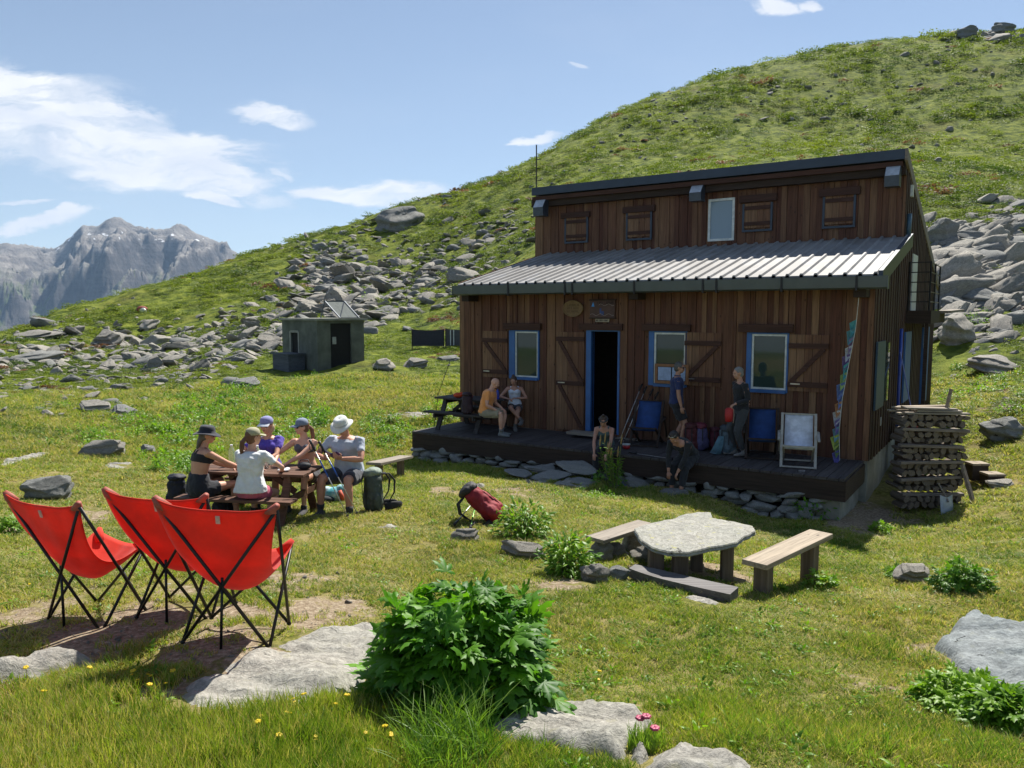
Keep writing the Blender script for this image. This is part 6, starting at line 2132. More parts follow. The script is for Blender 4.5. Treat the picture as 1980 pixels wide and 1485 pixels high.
ch1 = butterfly_chair(404, 985, 4.85, 3, 'red canvas butterfly chair nearest the pale rock outcrop, with a straight view of its back', roll=3)
butterfly_chair(296, 957, 5.5, 8, 'middle red canvas butterfly chair, overlapped by its neighbour', roll=1.5, first=ch1)
butterfly_chair(84, 950, 5.5, 24, 'outermost red canvas butterfly chair, turned and showing its scooped seat', roll=0, first=ch1)


def picnic_table(loc, rz, label, L_=1.8, wd=0.76, mat=None, seat_y=0.70, topx=0.0):
    mat = mat or M['table_wood']
    e = empty('picnic_table', loc, rz, label, 'picnic table')
    m_ = MB()
    n = 5; w_ = wd / n
    for i in range(n): m_.span(-L_ / 2 + topx, L_ / 2 + topx, -wd / 2 + i * w_ + 0.004, -wd / 2 + (i + 1) * w_ - 0.004, 0.715, 0.755)
    m_.build('tabletop', mat, e, bevel=0.004)
    for s_ in (-1, 1):
        m_ = MB()
        m_.span(-L_ / 2, L_ / 2, s_ * seat_y - 0.13, s_ * seat_y - 0.003, 0.415, 0.455); m_.span(-L_ / 2, L_ / 2, s_ * seat_y + 0.003, s_ * seat_y + 0.13, 0.415, 0.455)
        m_.build('seat', mat, e, bevel=0.004)
    for sx in (-1, 1):
        x_ = sx * (L_ / 2 - 0.28)
        for s_ in (-1, 1):
            MB().beam((x_, s_ * 0.62, -0.03), (x_, s_ * 0.26, 0.712), 0.045, 0.12, up=(1, 0, 0)).build('leg', mat, e)
        MB().beam((x_ + 0.047, -0.80, 0.365), (x_ + 0.047, 0.80, 0.365), 0.04, 0.095).build('seat_beam', mat, e)
        MB().beam((x_ + 0.047, -0.36, 0.665), (x_ + 0.047, 0.36, 0.665), 0.04, 0.09).build('top_beam', mat, e)
        MB().beam((x_ - sx * 0.02, 0, 0.40), (x_ - sx * 0.45, 0, 0.70), 0.04, 0.09).build('brace', mat, e)
    MB().beam((-L_ / 2 + 0.3, 0, 0.30), (L_ / 2 - 0.3, 0, 0.30), 0.05, 0.09).build('stretcher', mat, e)
    return e


TA = R(-9.3)
TS = 0.92
TC = Vector((-3.89 * TS, 11.61 * TS, 0)); TC.z = hz(TC.x, TC.y) + 0.0
tbl = picnic_table(TC, TA, 'brown wooden picnic table on the lawn with five hikers around it'); tbl.scale = (TS,) * 3
TX = Vector((math.cos(TA), math.sin(TA), 0)); TY = Vector((-math.sin(TA), math.cos(TA), 0))
tw = lambda x, y, z: TC + TX * x * TS + TY * y * TS + Vector((0, 0, z * TS))
T2C = hw(0.98, -0.85, 0)
dark_t = wood('dark_table_wood', [(0.045, 0.04, 0.04), (0.07, 0.06, 0.058)], 0, knots=False)
tbl2 = picnic_table(T2C, HANG, 'dark wooden picnic table on the shaded deck', L_=1.7, mat=dark_t, seat_y=0.66)
t2w = lambda x, y, z: hw(0.98 + x, -0.85 + y, z)

# long grey bench beyond the table
def bench(a, b, wd, th, label, mat, legmat, legs=(0.12, 0.85), leg=(0.12, 0.12), name='bench', lean=0):
    """a, b: middle of the seat ends in the world"""
    a = Vector(a); b = Vector(b); d = (b - a)
    m = (a + b) / 2
    e = empty(name, (m.x, m.y, hz(m.x, m.y)), 0, label, 'bench')
    inv = Vector(e.location)
    so_ = MB().box((0, 0, 0), (d.length, wd, th)).build('seat', mat, e, bevel=0.006)
    so_.location = m - inv; so_.rotation_euler = (0, -math.atan2(d.z, math.hypot(d.x, d.y)), math.atan2(d.y, d.x))
    for t in legs:
        p = a.lerp(b, t); g = hz(p.x, p.y) - 0.06
        MB().beam(Vector((p.x, p.y, g)) - inv, Vector((p.x, p.y, p.z - th / 2 - 0.002)) - inv, leg[0], leg[1], up=tuple(d.normalized())).build('leg', legmat, e, bevel=0.008)
    return e


a = plane_z(722, 897, hz(-2.6, 14.2) + 0.42); b = plane_z(786, 883, hz(-2.1, 15.5) + 0.42)
bench(a, b, 0.30, 0.05, 'grey weathered plank bench beyond the lawn picnic table', M['grey_wood'], M['post_wood'], (0.15, 0.8))
# stone table group
e_pts = [(1225, 1022), (1262, 1010), (1300, 1003), (1330, 992), (1350, 989), (1374, 991), (1378, 1001), (1420, 1008), (1457, 1016), (1461, 1026), (1438, 1037), (1425, 1048), (1396, 1054), (1370, 1058), (1330, 1068), (1290, 1066), (1262, 1058), (1240, 1045)]
zt = -2.43
PT = [plane_z(u, v, zt) for u, v in e_pts]
ctr = sum(PT, Vector()) / len(PT)
e = empty('stone_table', (ctr.x, ctr.y, hz(ctr.x, ctr.y)), 0, 'low table of one rough pale stone slab on wooden post legs', 'table')
inv = Vector(e.location)
poly = [(p.x - ctr.x, p.y - ctr.y) for p in PT]
# refine outline and make it ragged
fine = []
for i in range(len(poly)):
    a = np.array(poly[i]); b = np.array(poly[(i + 1) % len(poly)])
    for k in range(7):
        t = k / 7; q = a + (b - a) * t
        n_ = fbm(q[0] * 5 + 3, q[1] * 5, 3) * 0.018
        fine.append(q * (1 + n_ / max(0.2, np.linalg.norm(q))))
fine = np.array(fine); N = len(fine)
zt_l = zt - inv.z
rings = []
for s_, z_ in ((0.985, -0.056), (1.005, -0.042), (0.988, -0.030), (1.0, -0.013), (0.985, 0.0), (0.8, 0.004), (0.55, 0.006), (0.3, 0.004)):
    rr_ = fine * s_
    zz_ = z_ + zt_l + 0.010 * fbm(rr_[:, 0] * 4, rr_[:, 1] * 4 + 7, 3)
    rings.append(np.stack([rr_[:, 0], rr_[:, 1], zz_], -1))
V = np.concatenate(rings + [np.array([[0, 0, zt_l + 0.004]]), np.array([[0, 0, zt_l - 0.08]])])
fs = []
for j in range(len(rings) - 1):
    for i in range(N): fs.append((j * N + i, j * N + (i + 1) % N, (j + 1) * N + (i + 1) % N, (j + 1) * N + i))
k = (len(rings) - 1) * N
m_ = MB(); m_.add(V, fs + [(k + i, k + (i + 1) % N, len(V) - 2) for i in range(N)] + [((i + 1) % N, i, len(V) - 1) for i in range(N)])
m_.build('tabletop', M['stone_slab'], e)
for (u, v, w_) in ((1270, 1098, 0.16), (1317, 1104, 0.16), (1349, 1098, 0.13), (1408, 1118, 0.13)):
    d = ray(u, v); Yl = {1270: 8.0, 1317: 7.95, 1349: 8.45, 1408: 8.1}[u]
    X_ = (u - 990) / F * Yl * 1.02
    g = hz(X_, Yl)
    MB().beam(Vector((X_, Yl, g - 0.08)) - inv, Vector((X_, Yl, zt - 0.078)) - inv, w_, w_ * 0.7, up=(0, 1, 0)).build('leg', M['post_wood'], e, bevel=0.01)
# seats around it
a = plane_z(1458, 1092, -2.50); b = plane_z(1588, 1032, -2.50)
bench(a, b, 0.27, 0.055, 'long pale plank bench on two log posts beside the stone table', M['pale_wood'], M['post_wood'], (0.13, 0.82), (0.15, 0.14))
a = plane_z(1150, 1044, -2.56); b = plane_z(1250, 1012, -2.56)
bench(a, b, 0.26, 0.045, 'grey plank seat resting on stones behind the stone table', M['grey_wood'], M['stone'], (), (0.2, 0.2), name='plank_seat')
for t, sx_, sd__, lb_ in ((0.12, 0.22, 71, 'stone propping up the near end of the grey plank seat'), (0.8, 0.26, 72, 'stone propping up the far end of the grey plank seat')):
    p = a.lerp(b, t); g_ = hz(p.x, p.y); hh = (p.z - 0.024 - g_) / 2 + 0.06
    add_rock(rock_mesh('rock_mesh', sd__, 4, 1.0, 24, M['stone'], 0.04, 0.05), (p.x, p.y, p.z - 0.024 - hh), (sx_, 0.17, hh), (0, 0, 0.3), lb_)
# dark curved half log
pa = plane_z(1222, 1100, -2.66); pb = plane_z(1420, 1142, -2.66)
m = (pa + pb) / 2
e = empty('log_bench', (m.x, m.y, hz(m.x, m.y)), 0, 'low dark curved log plank lying in front of the stone table', 'bench')
d = (pb - pa); L_ = d.length; d.normalize(); sd_ = Vector((-d.y, d.x, 0)).normalized()
V = []; n = 16
for i in range(n + 1):
    t = i / n; c = pa.lerp(pb, t) + Vector((0, 0, 0.03 * (1 - t) ** 3)) - Vector(e.location)
    hw2 = 0.10 * (0.55 + 0.45 * math.sin(math.pi * min(1, t * 1.3 + 0.12)) if t < 0.7 else 1.0)
    hw2 = 0.05 + 0.07 * math.sin(math.pi * min(0.5, 0.12 + t))
    V += [tuple(c + sd_ * hw2), tuple(c - sd_ * hw2), tuple(c - sd_ * hw2 * 0.9 - Vector((0, 0, 0.10))), tuple(c + sd_ * hw2 * 0.9 - Vector((0, 0, 0.10)))]
fs = [(i * 4 + k, i * 4 + (k + 1) % 4, (i + 1) * 4 + (k + 1) % 4, (i + 1) * 4 + k) for i in range(n) for k in range(4)] + [(3, 2, 1, 0), (n * 4, n * 4 + 1, n * 4 + 2, n * 4 + 3)]
m_ = MB(); m_.add(V, fs); m_.build('seat', wood('dark_log', [(0.13, 0.125, 0.125), (0.19, 0.18, 0.175)], 0, knots=False), e)
for t in (0.12, 0.86):
    p = pa.lerp(pb, t); g = hz(p.x, p.y) - 0.08
    MB().beam(Vector((p.x, p.y, g)) - Vector(e.location), Vector((p.x, p.y, p.z - 0.09)) - Vector(e.location), 0.16, 0.14, up=tuple(d)).build('leg', M['post_wood'], e)


# ---- gear
LT = {}
def lump(o, st, sz, key):
    if sz not in LT:
        tx = bpy.data.textures.new('lumps', 'CLOUDS'); tx.noise_scale = sz; tx.noise_depth = 2; LT[sz] = tx
    d = o.modifiers.new('lumps', 'DISPLACE'); d.texture = LT[sz]; d.strength = st; d.mid_level = 0.5; d.texture_coords = 'GLOBAL'


def backpack(loc, rz, s_, col, label, tilt=0.0, col2=None, wide=1.0, straps=True, name='backpack', roll=0.0, cat='rucksack', padc=(0.02, 0.02, 0.022)):
    e = empty(name, loc, 0, label, cat)
    e.rotation_euler = (tilt, roll, rz); e.scale = (s_, s_, s_)
    c = simple('pack_cloth', col, 0.75, vary=0.2, scale=14, bump=0.35, bscale=35)
    c2 = simple('pack_trim', col2 or tuple(x * 0.7 for x in col), 0.7, bump=0.3, bscale=40)
    pad = simple('pack_pad', padc, 0.85)
    m_ = MB()
    m_.tube([(0, 0, 0.0), (0, 0, 0.04), (0, -0.01, 0.16), (0, -0.01, 0.32), (0, 0, 0.46), (0, 0.01, 0.52)], [(0.10 * wide, 0.08), (0.15 * wide, 0.115), (0.165 * wide, 0.13), (0.155 * wide, 0.125), (0.145 * wide, 0.115), (0.10 * wide, 0.08)], 18, upv=(1, 0, 0))
    for sx in (-1, 1): m_.ball((sx * 0.15 * wide, 0, 0.14), (0.045, 0.07, 0.12), 10, 8)
    m_.ball((0, -0.10, 0.16), (0.11 * wide, 0.06, 0.13), 12, 8)
    bd = m_.build('body', c, e, remesh=0.012, sm=4)
    lump(bd, 0.05, 0.13, name)
    m_ = MB(); m_.ball((0, 0.0, 0.535), (0.150 * wide, 0.125, 0.065), 16, 10); m_.ball((0, -0.06, 0.50), (0.12 * wide, 0.07, 0.05), 12, 8)
    lump(m_.build('lid', c2, e, remesh=0.012, sm=3), 0.035, 0.08, name)
    for sx in (-1, 1):
        MB().beam((sx * 0.07, -0.135, 0.10), (sx * 0.07, -0.145, 0.50), 0.02, 0.004, up=(0, 1, 0)).build('strap', pad, e)
    if straps:
        for sx in (-1, 1):
            pts_ = [(sx * 0.06, 0.11, 0.50), (sx * 0.09, 0.20, 0.50), (sx * 0.11, 0.27, 0.40), (sx * 0.12, 0.25, 0.24), (sx * 0.13, 0.14, 0.08)]
            MB().tube(pts_, [(0.03, 0.010), (0.034, 0.012), (0.034, 0.012), (0.022, 0.008), (0.012, 0.005)], 8, upv=(1, 0, 0)).build('shoulder_strap', pad, e, smooth=True)
            MB().tube([(sx * 0.13, 0.10, 0.06), (sx * 0.17, 0.20, 0.07), (sx * 0.14, 0.33, 0.07), (sx * 0.05, 0.38, 0.06)], [(0.012, 0.05), (0.014, 0.055), (0.012, 0.045), (0.006, 0.02)], 8, upv=(1, 0, 0)).build('hip_belt', pad, e, smooth=True)
    return e


def gz(x, y, dz=0): return Vector((x, y, hz(x, y) + dz))


g = gp(722, 992)
backpack(Vector((g.x, g.y + 0.12, g.z)), R(-62), 1.05, (0.06, 0.08, 0.062), 'tall grey-green rucksack with padded straps standing on the lawn', roll=R(-7), col2=(0.22, 0.27, 0.22))
g = gp(968, 1018)
backpack(Vector((g.x - 0.02, g.y + 0.15, g.z + 0.06)), R(100), 1.12, (0.26, 0.010, 0.02), 'red and black rucksack lying on the lawn beside the bright leafy plant', tilt=R(-46), roll=R(14), col2=(0.02, 0.018, 0.02))
g = gp(338, 985)
backpack(Vector((g.x, g.y + 0.1, hz(g.x, g.y + 0.1))), R(200), 0.85, (0.008, 0.011, 0.028), 'small navy rucksack behind the end of the near bench', straps=False)
p = tw(0.35, -0.02, 0); 
backpack(Vector((p.x - 0.8, p.y, hz(p.x - 0.8, p.y))), R(20), 0.8, (0.012, 0.012, 0.014), 'black rucksack in the shade under the lawn picnic table', straps=False)
# on the deck
for (u, v, yl, s_, col, c2, rz, lb) in ((1330, 872, -0.55, 0.95, (0.09, 0.012, 0.015), None, 0, 'dark red rucksack against the hut wall behind the crouching man'),
                                    (1358, 868, -0.75, 0.95, (0.085, 0.075, 0.17), (0.14, 0.018, 0.035), 10, 'lilac and crimson rucksack on the deck'),
                                    (1385, 868, -0.55, 0.8, (0.10, 0.014, 0.03), None, -10, 'dark maroon rucksack between the lilac and the blue-grey ones'),
                                    (1408, 876, -0.85, 0.98, (0.08, 0.12, 0.15), (0.04, 0.055, 0.07), 5, 'blue-grey rucksack with a coil of light blue rope')):
    p = plane_z(u, v, HZ)
    l = hl(p); q = hw(l.x, l.y if yl is None else (l.y + yl) / 2, 0)
    bk = backpack(q, HANG + R(180 + rz) + R(180), s_, col, lb, col2=c2, straps=False)
    if 'rope' in lb:
        for k in range(7):
            x_ = -0.10 - 0.012 * k
            MB().tube([(x_ + 0.05, -0.17, 0.38), (x_ - 0.02, -0.20 - 0.004 * k, 0.2), (x_ - 0.05 - 0.01 * k, -0.2, 0.03), (x_ + 0.02, -0.19 - 0.01 * k, 0.02), (x_ + 0.06, -0.18, 0.2), (x_ + 0.07, -0.165, 0.38)], 0.008, 6).build('rope_coil', simple('rope_blue', (0.11, 0.22, 0.28), 0.8), bk, smooth=True)


def hiking_pole(a, b, label, shaft=(0.55, 0.53, 0.5), mid=None, group=None):
    """a = handle end, b = tip"""
    a = Vector(a); b = Vector(b); d = (b - a); L_ = d.length; d.normalize()
    e = empty('hiking_pole', a, 0, label, 'hiking pole', group)
    MB().tube([d * 0.02, d * L_], [0.0085, 0.0065], 8).build('shaft', simple('shaft', shaft, 0.35, 0.5), e, smooth=True)
    if mid: MB().tube([d * (L_ * 0.24), d * (L_ * 0.46)], 0.0105, 8).build('shaft_sleeve', simple('shaft_blue', mid, 0.35), e, smooth=True)
    MB().tube([d * -0.02, d * 0.03, d * 0.12, d * 0.16], [0.022, 0.017, 0.016, 0.012], 8).build('handle', M['black'], e, smooth=True)
    MB().lathe(d * (L_ - 0.07), [(0.008, -0.012), (0.03, 0), (0.03, 0.004), (0.008, 0.01)], 10, d.to_track_quat('Z', 'Y')).build('basket', M['black'], e)
    o_ = d.orthogonal()
    MB().tube([d * 0.02, d * 0.05 + o_ * 0.035, d * 0.10 + o_ * 0.05, d * 0.15 + o_ * 0.03, d * 0.08 + o_ * 0.005], (0.006), 5).build('strap', M['black'], e)
    return e


zt_ = TC.z + 0.75
ta = tw(0.72, -0.42, 0.85)
ha = Vector(pix(600, 853, 10.4)); hb = Vector(pix(618, 856, 10.4))
ga = gp(676, 1006); gb = gp(695, 1000)
hiking_pole(ha, ga, 'hiking pole with blue sleeve leaning on the picnic table, its tip nearer the table leg', mid=(0.02, 0.09, 0.42))
hiking_pole(hb, gb, 'hiking pole with blue sleeve leaning on the picnic table, its tip beside the walking boot', mid=(0.02, 0.09, 0.42))
a1 = gp(880, 1020); hiking_pole(a1 + Vector((0, 0, 0.05)), gp(935, 990) + Vector((0, 0.1, 0.3)), 'pale hiking pole propped on the red rucksack', shaft=(0.6, 0.6, 0.5))
a1 = gp(910, 1026); hiking_pole(a1 + Vector((0, 0, 0.04)), gp(925, 965) + Vector((0, 0, 0.12)), 'hiking pole with green bands lying by the red rucksack', shaft=(0.30, 0.62, 0.14))
for k, (u, dx_) in enumerate(((1232, 0), (1240, 0), (1252, 0), (1262, 0))):
    lx_ = hl(plane_z(u - 6, 846, HZ)).x
    hiking_pole(hw(lx_ + 0.25 + 0.03 * k, -0.10, 1.22 - 0.05 * k), hw(lx_ + 0.02, -0.75 + 0.05 * k, 0.01), ['silver pole leaning on the hut wall, first from the doorway', 'silver pole leaning on the hut wall, second from the doorway', 'dark pole leaning on the hut wall, third from the doorway', 'dark pole leaning on the hut wall next to the blue deckchair'][k], shaft=(0.6, 0.6, 0.62) if k < 2 else (0.06, 0.06, 0.07), group=None)
p = plane_z(1218, 878, HZ); l = hl(p)
hiking_pole(hw(l.x, l.y, 0.03), hw(l.x + 1.0, l.y - 0.12, 0.02), 'hiking pole lying flat on the deck near its edge', shaft=(0.25, 0.25, 0.27))


def bottle(loc, h, r_, col, label, cap=(0.8, 0.8, 0.8), lab=None, clear=False, name='bottle'):
    e = empty(name, loc, 0, label, 'bottle')
    if clear:
        m, t, b_ = new_mat('clear_plastic')
        b_.inputs['Base Color'].default_value = (0.93, 0.96, 0.97, 1); b_.inputs['Roughness'].default_value = 0.08; b_.inputs['Transmission Weight'].default_value = 0.85; b_.inputs['IOR'].default_value = 1.12
    else: m = simple('bottle_paint', col, 0.35)
    MB().lathe((0, 0, 0), [(r_ * 0.9, 0), (r_, 0.01), (r_, h * 0.68), (r_ * 0.85, h * 0.78), (r_ * 0.42, h * 0.9), (r_ * 0.40, h * 0.93)], 16).build('body', m, e, smooth=True)
    MB().lathe((0, 0, 0), [(r_ * 0.46, h * 0.931), (r_ * 0.46, h), (r_ * 0.4, h * 1.005)], 12).build('cap', simple('cap', cap, 0.4), e)
    if lab: MB().lathe((0, 0, 0), [(r_ * 1.01, h * lab[1]), (r_ * 1.012, h * lab[2])], 16).build('label_band', simple('label', lab[0], 0.5), e)
    return e


bottle(tw(0.02, -0.05, 0.757), 0.33, 0.045, None, 'tall clear water bottle in the middle of the picnic table', lab=((0.75, 0.75, 0.40), 0.30, 0.55), clear=True)
bottle(tw(-0.50, 0.12, 0.757), 0.30, 0.043, None, 'clear bottle behind the woman in the white shirt', cap=(0.85, 0.85, 0.85), clear=True)
e = empty('drinking_glass', tw(0.14, 0.0, 0.757), 0, 'small clear glass beside the tall water bottle', 'glass')
m, t, b_ = new_mat('thin_glass'); b_.inputs['Roughness'].default_value = 0.05; b_.inputs['Transmission Weight'].default_value = 0.9; b_.inputs['IOR'].default_value = 1.15
MB().lathe((0, 0, 0), [(0.028, 0), (0.035, 0.11), (0.033, 0.11), (0.026, 0.006)], 14).build('body', m, e, smooth=True)
m_ = MB()
for sx in (-1, 1):
    m_.ball((sx * 0.032, 0, 0.02), (0.028, 0.008, 0.02), 10, 6); m_.tube([(sx * 0.06, 0, 0.025), (sx * 0.065, 0.12, 0.02)], 0.003, 5)
m_.tube([(-0.01, 0, 0.024), (0.01, 0, 0.024)], 0.003, 5)
o = m_.build('sunglasses', M['black'], None, smooth=True); o.location = tw(0.05, -0.26, 0.757); o.rotation_euler = (0, 0, 0.5); tag(o, 'dark sunglasses lying on the near edge of the picnic table', 'sunglasses')
m_ = MB(); m_.ball((0, 0, 0.02), (0.09, 0.06, 0.02), 12, 6); m_.ball((0.05, 0.02, 0.03), (0.04, 0.04, 0.025), 10, 6)
o = m_.build('crumpled_tissue', simple('tissue', (0.75, 0.76, 0.78), 0.8, bump=0.6, bscale=30), None, remesh=0.008); o.location = tw(0.50, -0.18, 0.757); tag(o, 'crumpled white paper on the picnic table near the poles', 'paper')
m_ = MB(); m_.ball((0, 0, 0.05), (0.10, 0.07, 0.055), 12, 8); m_.tube([(-0.08, 0, 0.05), (-0.05, 0, 0.13), (0.05, 0.01, 0.13), (0.09, 0, 0.05)], 0.008, 6)
o = m_.build('camera_bag', simple('bag_black', (0.015, 0.018, 0.025), 0.7, bump=0.3), None, smooth=True); o.location = tw(0.74, 0.02, 0.757); tag(o, 'black pouch on the picnic table in front of the reading man', 'pouch')
# cloth bag under the table
g = gp(640, 975)
e = empty('cloth_bag', Vector((g.x, g.y + 0.25, hz(g.x, g.y + 0.25))), 0, 'white and turquoise crumpled cloth bag on the grass under the table', 'bag')
m_ = MB(); m_.ball((0, 0, 0.10), (0.20, 0.13, 0.12), 14, 10); m_.ball((-0.12, 0, 0.15), (0.10, 0.08, 0.08), 12, 8); m_.ball((0.1, 0, 0.17), (0.09, 0.08, 0.09), 12, 8)
m_.build('body', simple('turquoise_cloth', (0.55, 0.66, 0.68), 0.8, c2=(0.05, 0.32, 0.36), scale=7, bump=0.7, bscale=18), e, remesh=0.012, sm=2)
m_ = MB(); m_.tube([(0.10, -0.09, 0.18), (0.14, -0.12, 0.1), (0.15, -0.11, 0.02)], (0.03, 0.035, 0.025), 8); m_.build('red_print', simple('red_print', (0.55, 0.08, 0.03), 0.7), e, smooth=True)
m_ = MB(); m_.ball((-0.1, -0.12, 0.05), (0.13, 0.08, 0.06), 12, 8); o = m_.build('dark_pouch', simple('dark_pouch', (0.02, 0.03, 0.035), 0.8), None, smooth=True); o.location = e.location; tag(o, 'dark pouch lying in front of the turquoise bag', 'pouch')
# things on the deck table
m_ = MB(); m_.ball((0, 0, 0.06), (0.12, 0.10, 0.065), 14, 8); m_.ball((0.07, 0, 0.09), (0.06, 0.06, 0.05), 10, 6)
o = m_.build('orange_bundle', simple('orange_cloth', (0.62, 0.07, 0.015), 0.7, bump=0.5), None, remesh=0.01); o.location = t2w(-0.25, -0.2, 0.757); tag(o, 'orange-red cloth bundle on the deck picnic table', 'bundle')
m_ = MB(); m_.ball((0, 0, 0.05), (0.07, 0.06, 0.05), 12, 8); o = m_.build('pink_bundle', simple('pink_cloth', (0.45, 0.04, 0.07), 0.7), None, smooth=True); o.location = t2w(0.15, -0.25, 0.757); tag(o, 'small crimson pouch beside the orange bundle', 'pouch')
bottle(t2w(0.74, 0.05, 0.757), 0.24, 0.038, (0.03, 0.06, 0.45), 'dark blue bottle on the deck picnic table', cap=(0.02, 0.03, 0.2))
o = MB().box((0, 0, 0.04), (0.13, 0.08, 0.08)).build('white_box', M['white_frame'], None, bevel=0.006); o.location = t2w(0.60, -0.22, 0.757); tag(o, 'small white box beside the dark blue bottle', 'box')
backpack(hw(1.35, -1.52, 0.46), HANG + R(180), 0.85, (0.03, 0.012, 0.02), 'dark rucksack standing on the deck bench beside the man in the peach shirt', straps=False)
# red pot and black pouch near the deck edge
e = empty('red_pot', plane_z(1211, 868, HZ), 0, 'small red pot with white rim on the deck', 'pot')
MB().lathe((0, 0, 0), [(0.05, 0), (0.075, 0.02), (0.08, 0.09)], 14).build('body', simple('pot_red', (0.42, 0.02, 0.025), 0.4), e, smooth=True)
MB().lathe((0, 0, 0), [(0.084, 0.088), (0.086, 0.105), (0.07, 0.108)], 14).build('rim', M['white_frame'], e)


def deckchair(lx, ly, label, cloth, framem, rz=0.0, s_=1.0):
    e = empty('deckchair', hw(lx, ly, 0.002), HANG + rz, label, 'deckchair'); e.scale = (s_,) * 3
    wd = 0.29
    for sx in (-1, 1):
        MB().beam((sx * wd, -0.28, 0.01), (sx * wd, 0.30, 0.93), 0.03, 0.045, up=(1, 0, 0)).build('rail', framem, e)
        MB().beam((sx * (wd - 0.035), 0.42, 0.01), (sx * (wd - 0.035), -0.33, 0.42), 0.03, 0.04, up=(1, 0, 0)).build('rail', framem, e)
        MB().beam((sx * (wd + 0.035), 0.52, 0.12), (sx * (wd + 0.035), 0.16, 0.62), 0.02, 0.03, up=(1, 0, 0)).build('prop', framem, e)
        MB().beam((sx * (wd + 0.05), -0.22, 0.50), (sx * (wd + 0.05), 0.22, 0.60), 0.045, 0.02).build('armrest', framem, e)
    for (y, z) in ((-0.28, 0.03), (0.30, 0.92), (0.42, 0.03), (-0.33, 0.41)):
        MB().beam((-wd, y, z), (wd, y, z), 0.03, 0.025).build('crossbar', framem, e)
    m_ = MB(); n = 18; vs = []
    for i in range(n + 1):
        t = i / n
        y = -0.33 + 0.63 * t; z = 0.42 + 0.50 * t
        y += -0.02 * math.sin(math.pi * t) + 0.09 * math.sin(math.pi * t) ; z -= 0.24 * math.sin(math.pi * t ** 0.8)
        vs += [(-wd + 0.045, y, z), (0, y + 0.008, z - 0.01), (wd - 0.045, y, z)]
    fs = []
    for i in range(n):
        for k in (0, 1): fs.append((i * 3 + k, i * 3 + k + 1, i * 3 + k + 4, i * 3 + k + 3))
    m_.add(vs, fs); c = m_.build('sling', cloth, e, smooth=True)
    so = c.modifiers.new('thick', 'SOLIDIFY'); so.thickness = 0.006
    return e


bluec = simple('deck_blue', (0.012, 0.052, 0.20), 0.8, bump=0.1)
fl_ = hl(plane_z(1545, 899, HZ)).x
deckchair(fl_, -1.22, 'white canvas deckchair with pale frame near the end of the deck', simple('deck_white', (0.62, 0.66, 0.76), 0.8, bump=0.1), simple('frame_pale', (0.40, 0.38, 0.34), 0.6), rz=R(14))
deckchair(hl(plane_z(1484, 878, HZ)).x, -0.75, 'blue canvas deckchair beside the white one', bluec, M['beam_wood'], rz=R(16))
deckchair(hl(plane_z(1275, 852, HZ)).x, -0.70, 'blue canvas deckchair behind the crouching man', bluec, M['beam_wood'], rz=R(10))
o = MB().lathe((0, 0, 0), [(0.05, 0), (0.06, 0.03), (0.055, 0.035)], 12).build('small_dish', M['steel'], None); o.location = plane_z(1550, 913, HZ); tag(o, 'small metal dish on the deck boards before the white deckchair', 'dish')
o = MB().box((0, 0, 0.012), (0.55, 0.14, 0.02)).build('loose_board', M['grey_wood'], None); o.location = plane_z(1214, 850, HZ) + Vector((0, 0, 0.003)); o.rotation_euler = (0, 0, HANG); tag(o, 'pale loose board on the deck beside the silver poles', 'board')
# tiny red and white marker far up the meadow
g = gp(275, 603)
e = empty('painted_marker', g, 0, 'tiny red and white marker stone far off on the meadow', 'marker')
MB().ball((0, 0, 0.2), (0.5, 0.3, 0.30), 10, 7).build('top', simple('marker_red', (0.30, 0.07, 0.05), 0.8), e)
MB().ball((0.25, -0.35, 0.05), (0.3, 0.2, 0.28), 8, 6).build('base', M['white_frame'], e)
# ------------------------------------------------------------------ people
def ik(a, t, l1, l2, pole):
    a = Vector(a); t = Vector(t); d = t - a; L = d.length
    if L > (l1 + l2) * 0.995: t = a + d * ((l1 + l2) * 0.995 / L); d = t - a; L = d.length
    L = max(L, abs(l1 - l2) + 0.02)
    x = (l1 * l1 - l2 * l2 + L * L) / (2 * L)
    h = math.sqrt(max(0, l1 * l1 - x * x))
    dn = d.normalized(); p = Vector(pole); p = p - dn * p.dot(dn)
    if p.length < 1e-5: p = dn.orthogonal()
    return a + dn * x + p.normalized() * h, t


def loft(mb, secs, seg=20, sq=2.3):
    vs = []; fs = []
    for (c, X, Y_, rx, ry) in secs:
        for k in range(seg):
            a = 2 * math.pi * k / seg
            ca, sa = math.cos(a), math.sin(a)
            q = (abs(ca) ** sq + abs(sa) ** sq) ** (-1 / sq)
            vs.append(c + X * (ca * q * rx) + Y_ * (sa * q * ry))
    n = len(secs)
    for i in range(n - 1):
        for k in range(seg):
            k2 = (k + 1) % seg
            fs.append((i * seg + k, i * seg + k2, (i + 1) * seg + k2, (i + 1) * seg + k))
    fs.append(tuple(range(seg - 1, -1, -1))); fs.append(tuple((n - 1) * seg + k for k in range(seg)))
    mb.add(vs, fs)


SKIN = {}
def skin(c):
    if c not in SKIN:
        m, t, b = new_mat('skin')
        n = t.noise(t.node('ShaderNodeTexCoord').outputs['Object'], 6, 4, 0.6)
        t.put(b.inputs['Base Color'], t.mix(t.smooth(n, 0.3, 0.7), tuple(x * k for x, k in zip(c, (0.86, 0.78, 0.74))), c))
        b.inputs['Roughness'].default_value = 0.55
        b.inputs['Subsurface Weight'].default_value = 0.08
        b.inputs['Subsurface Radius'].default_value = (0.02, 0.008, 0.004)
        SKIN[c] = m
    return SKIN[c]


CL = {}
def cloth(c):
    if c not in CL: CL[c] = simple('cloth', c, 0.85, vary=0.12, scale=7, bump=0.35, bscale=16, sheen=0.15)
    return CL[c]


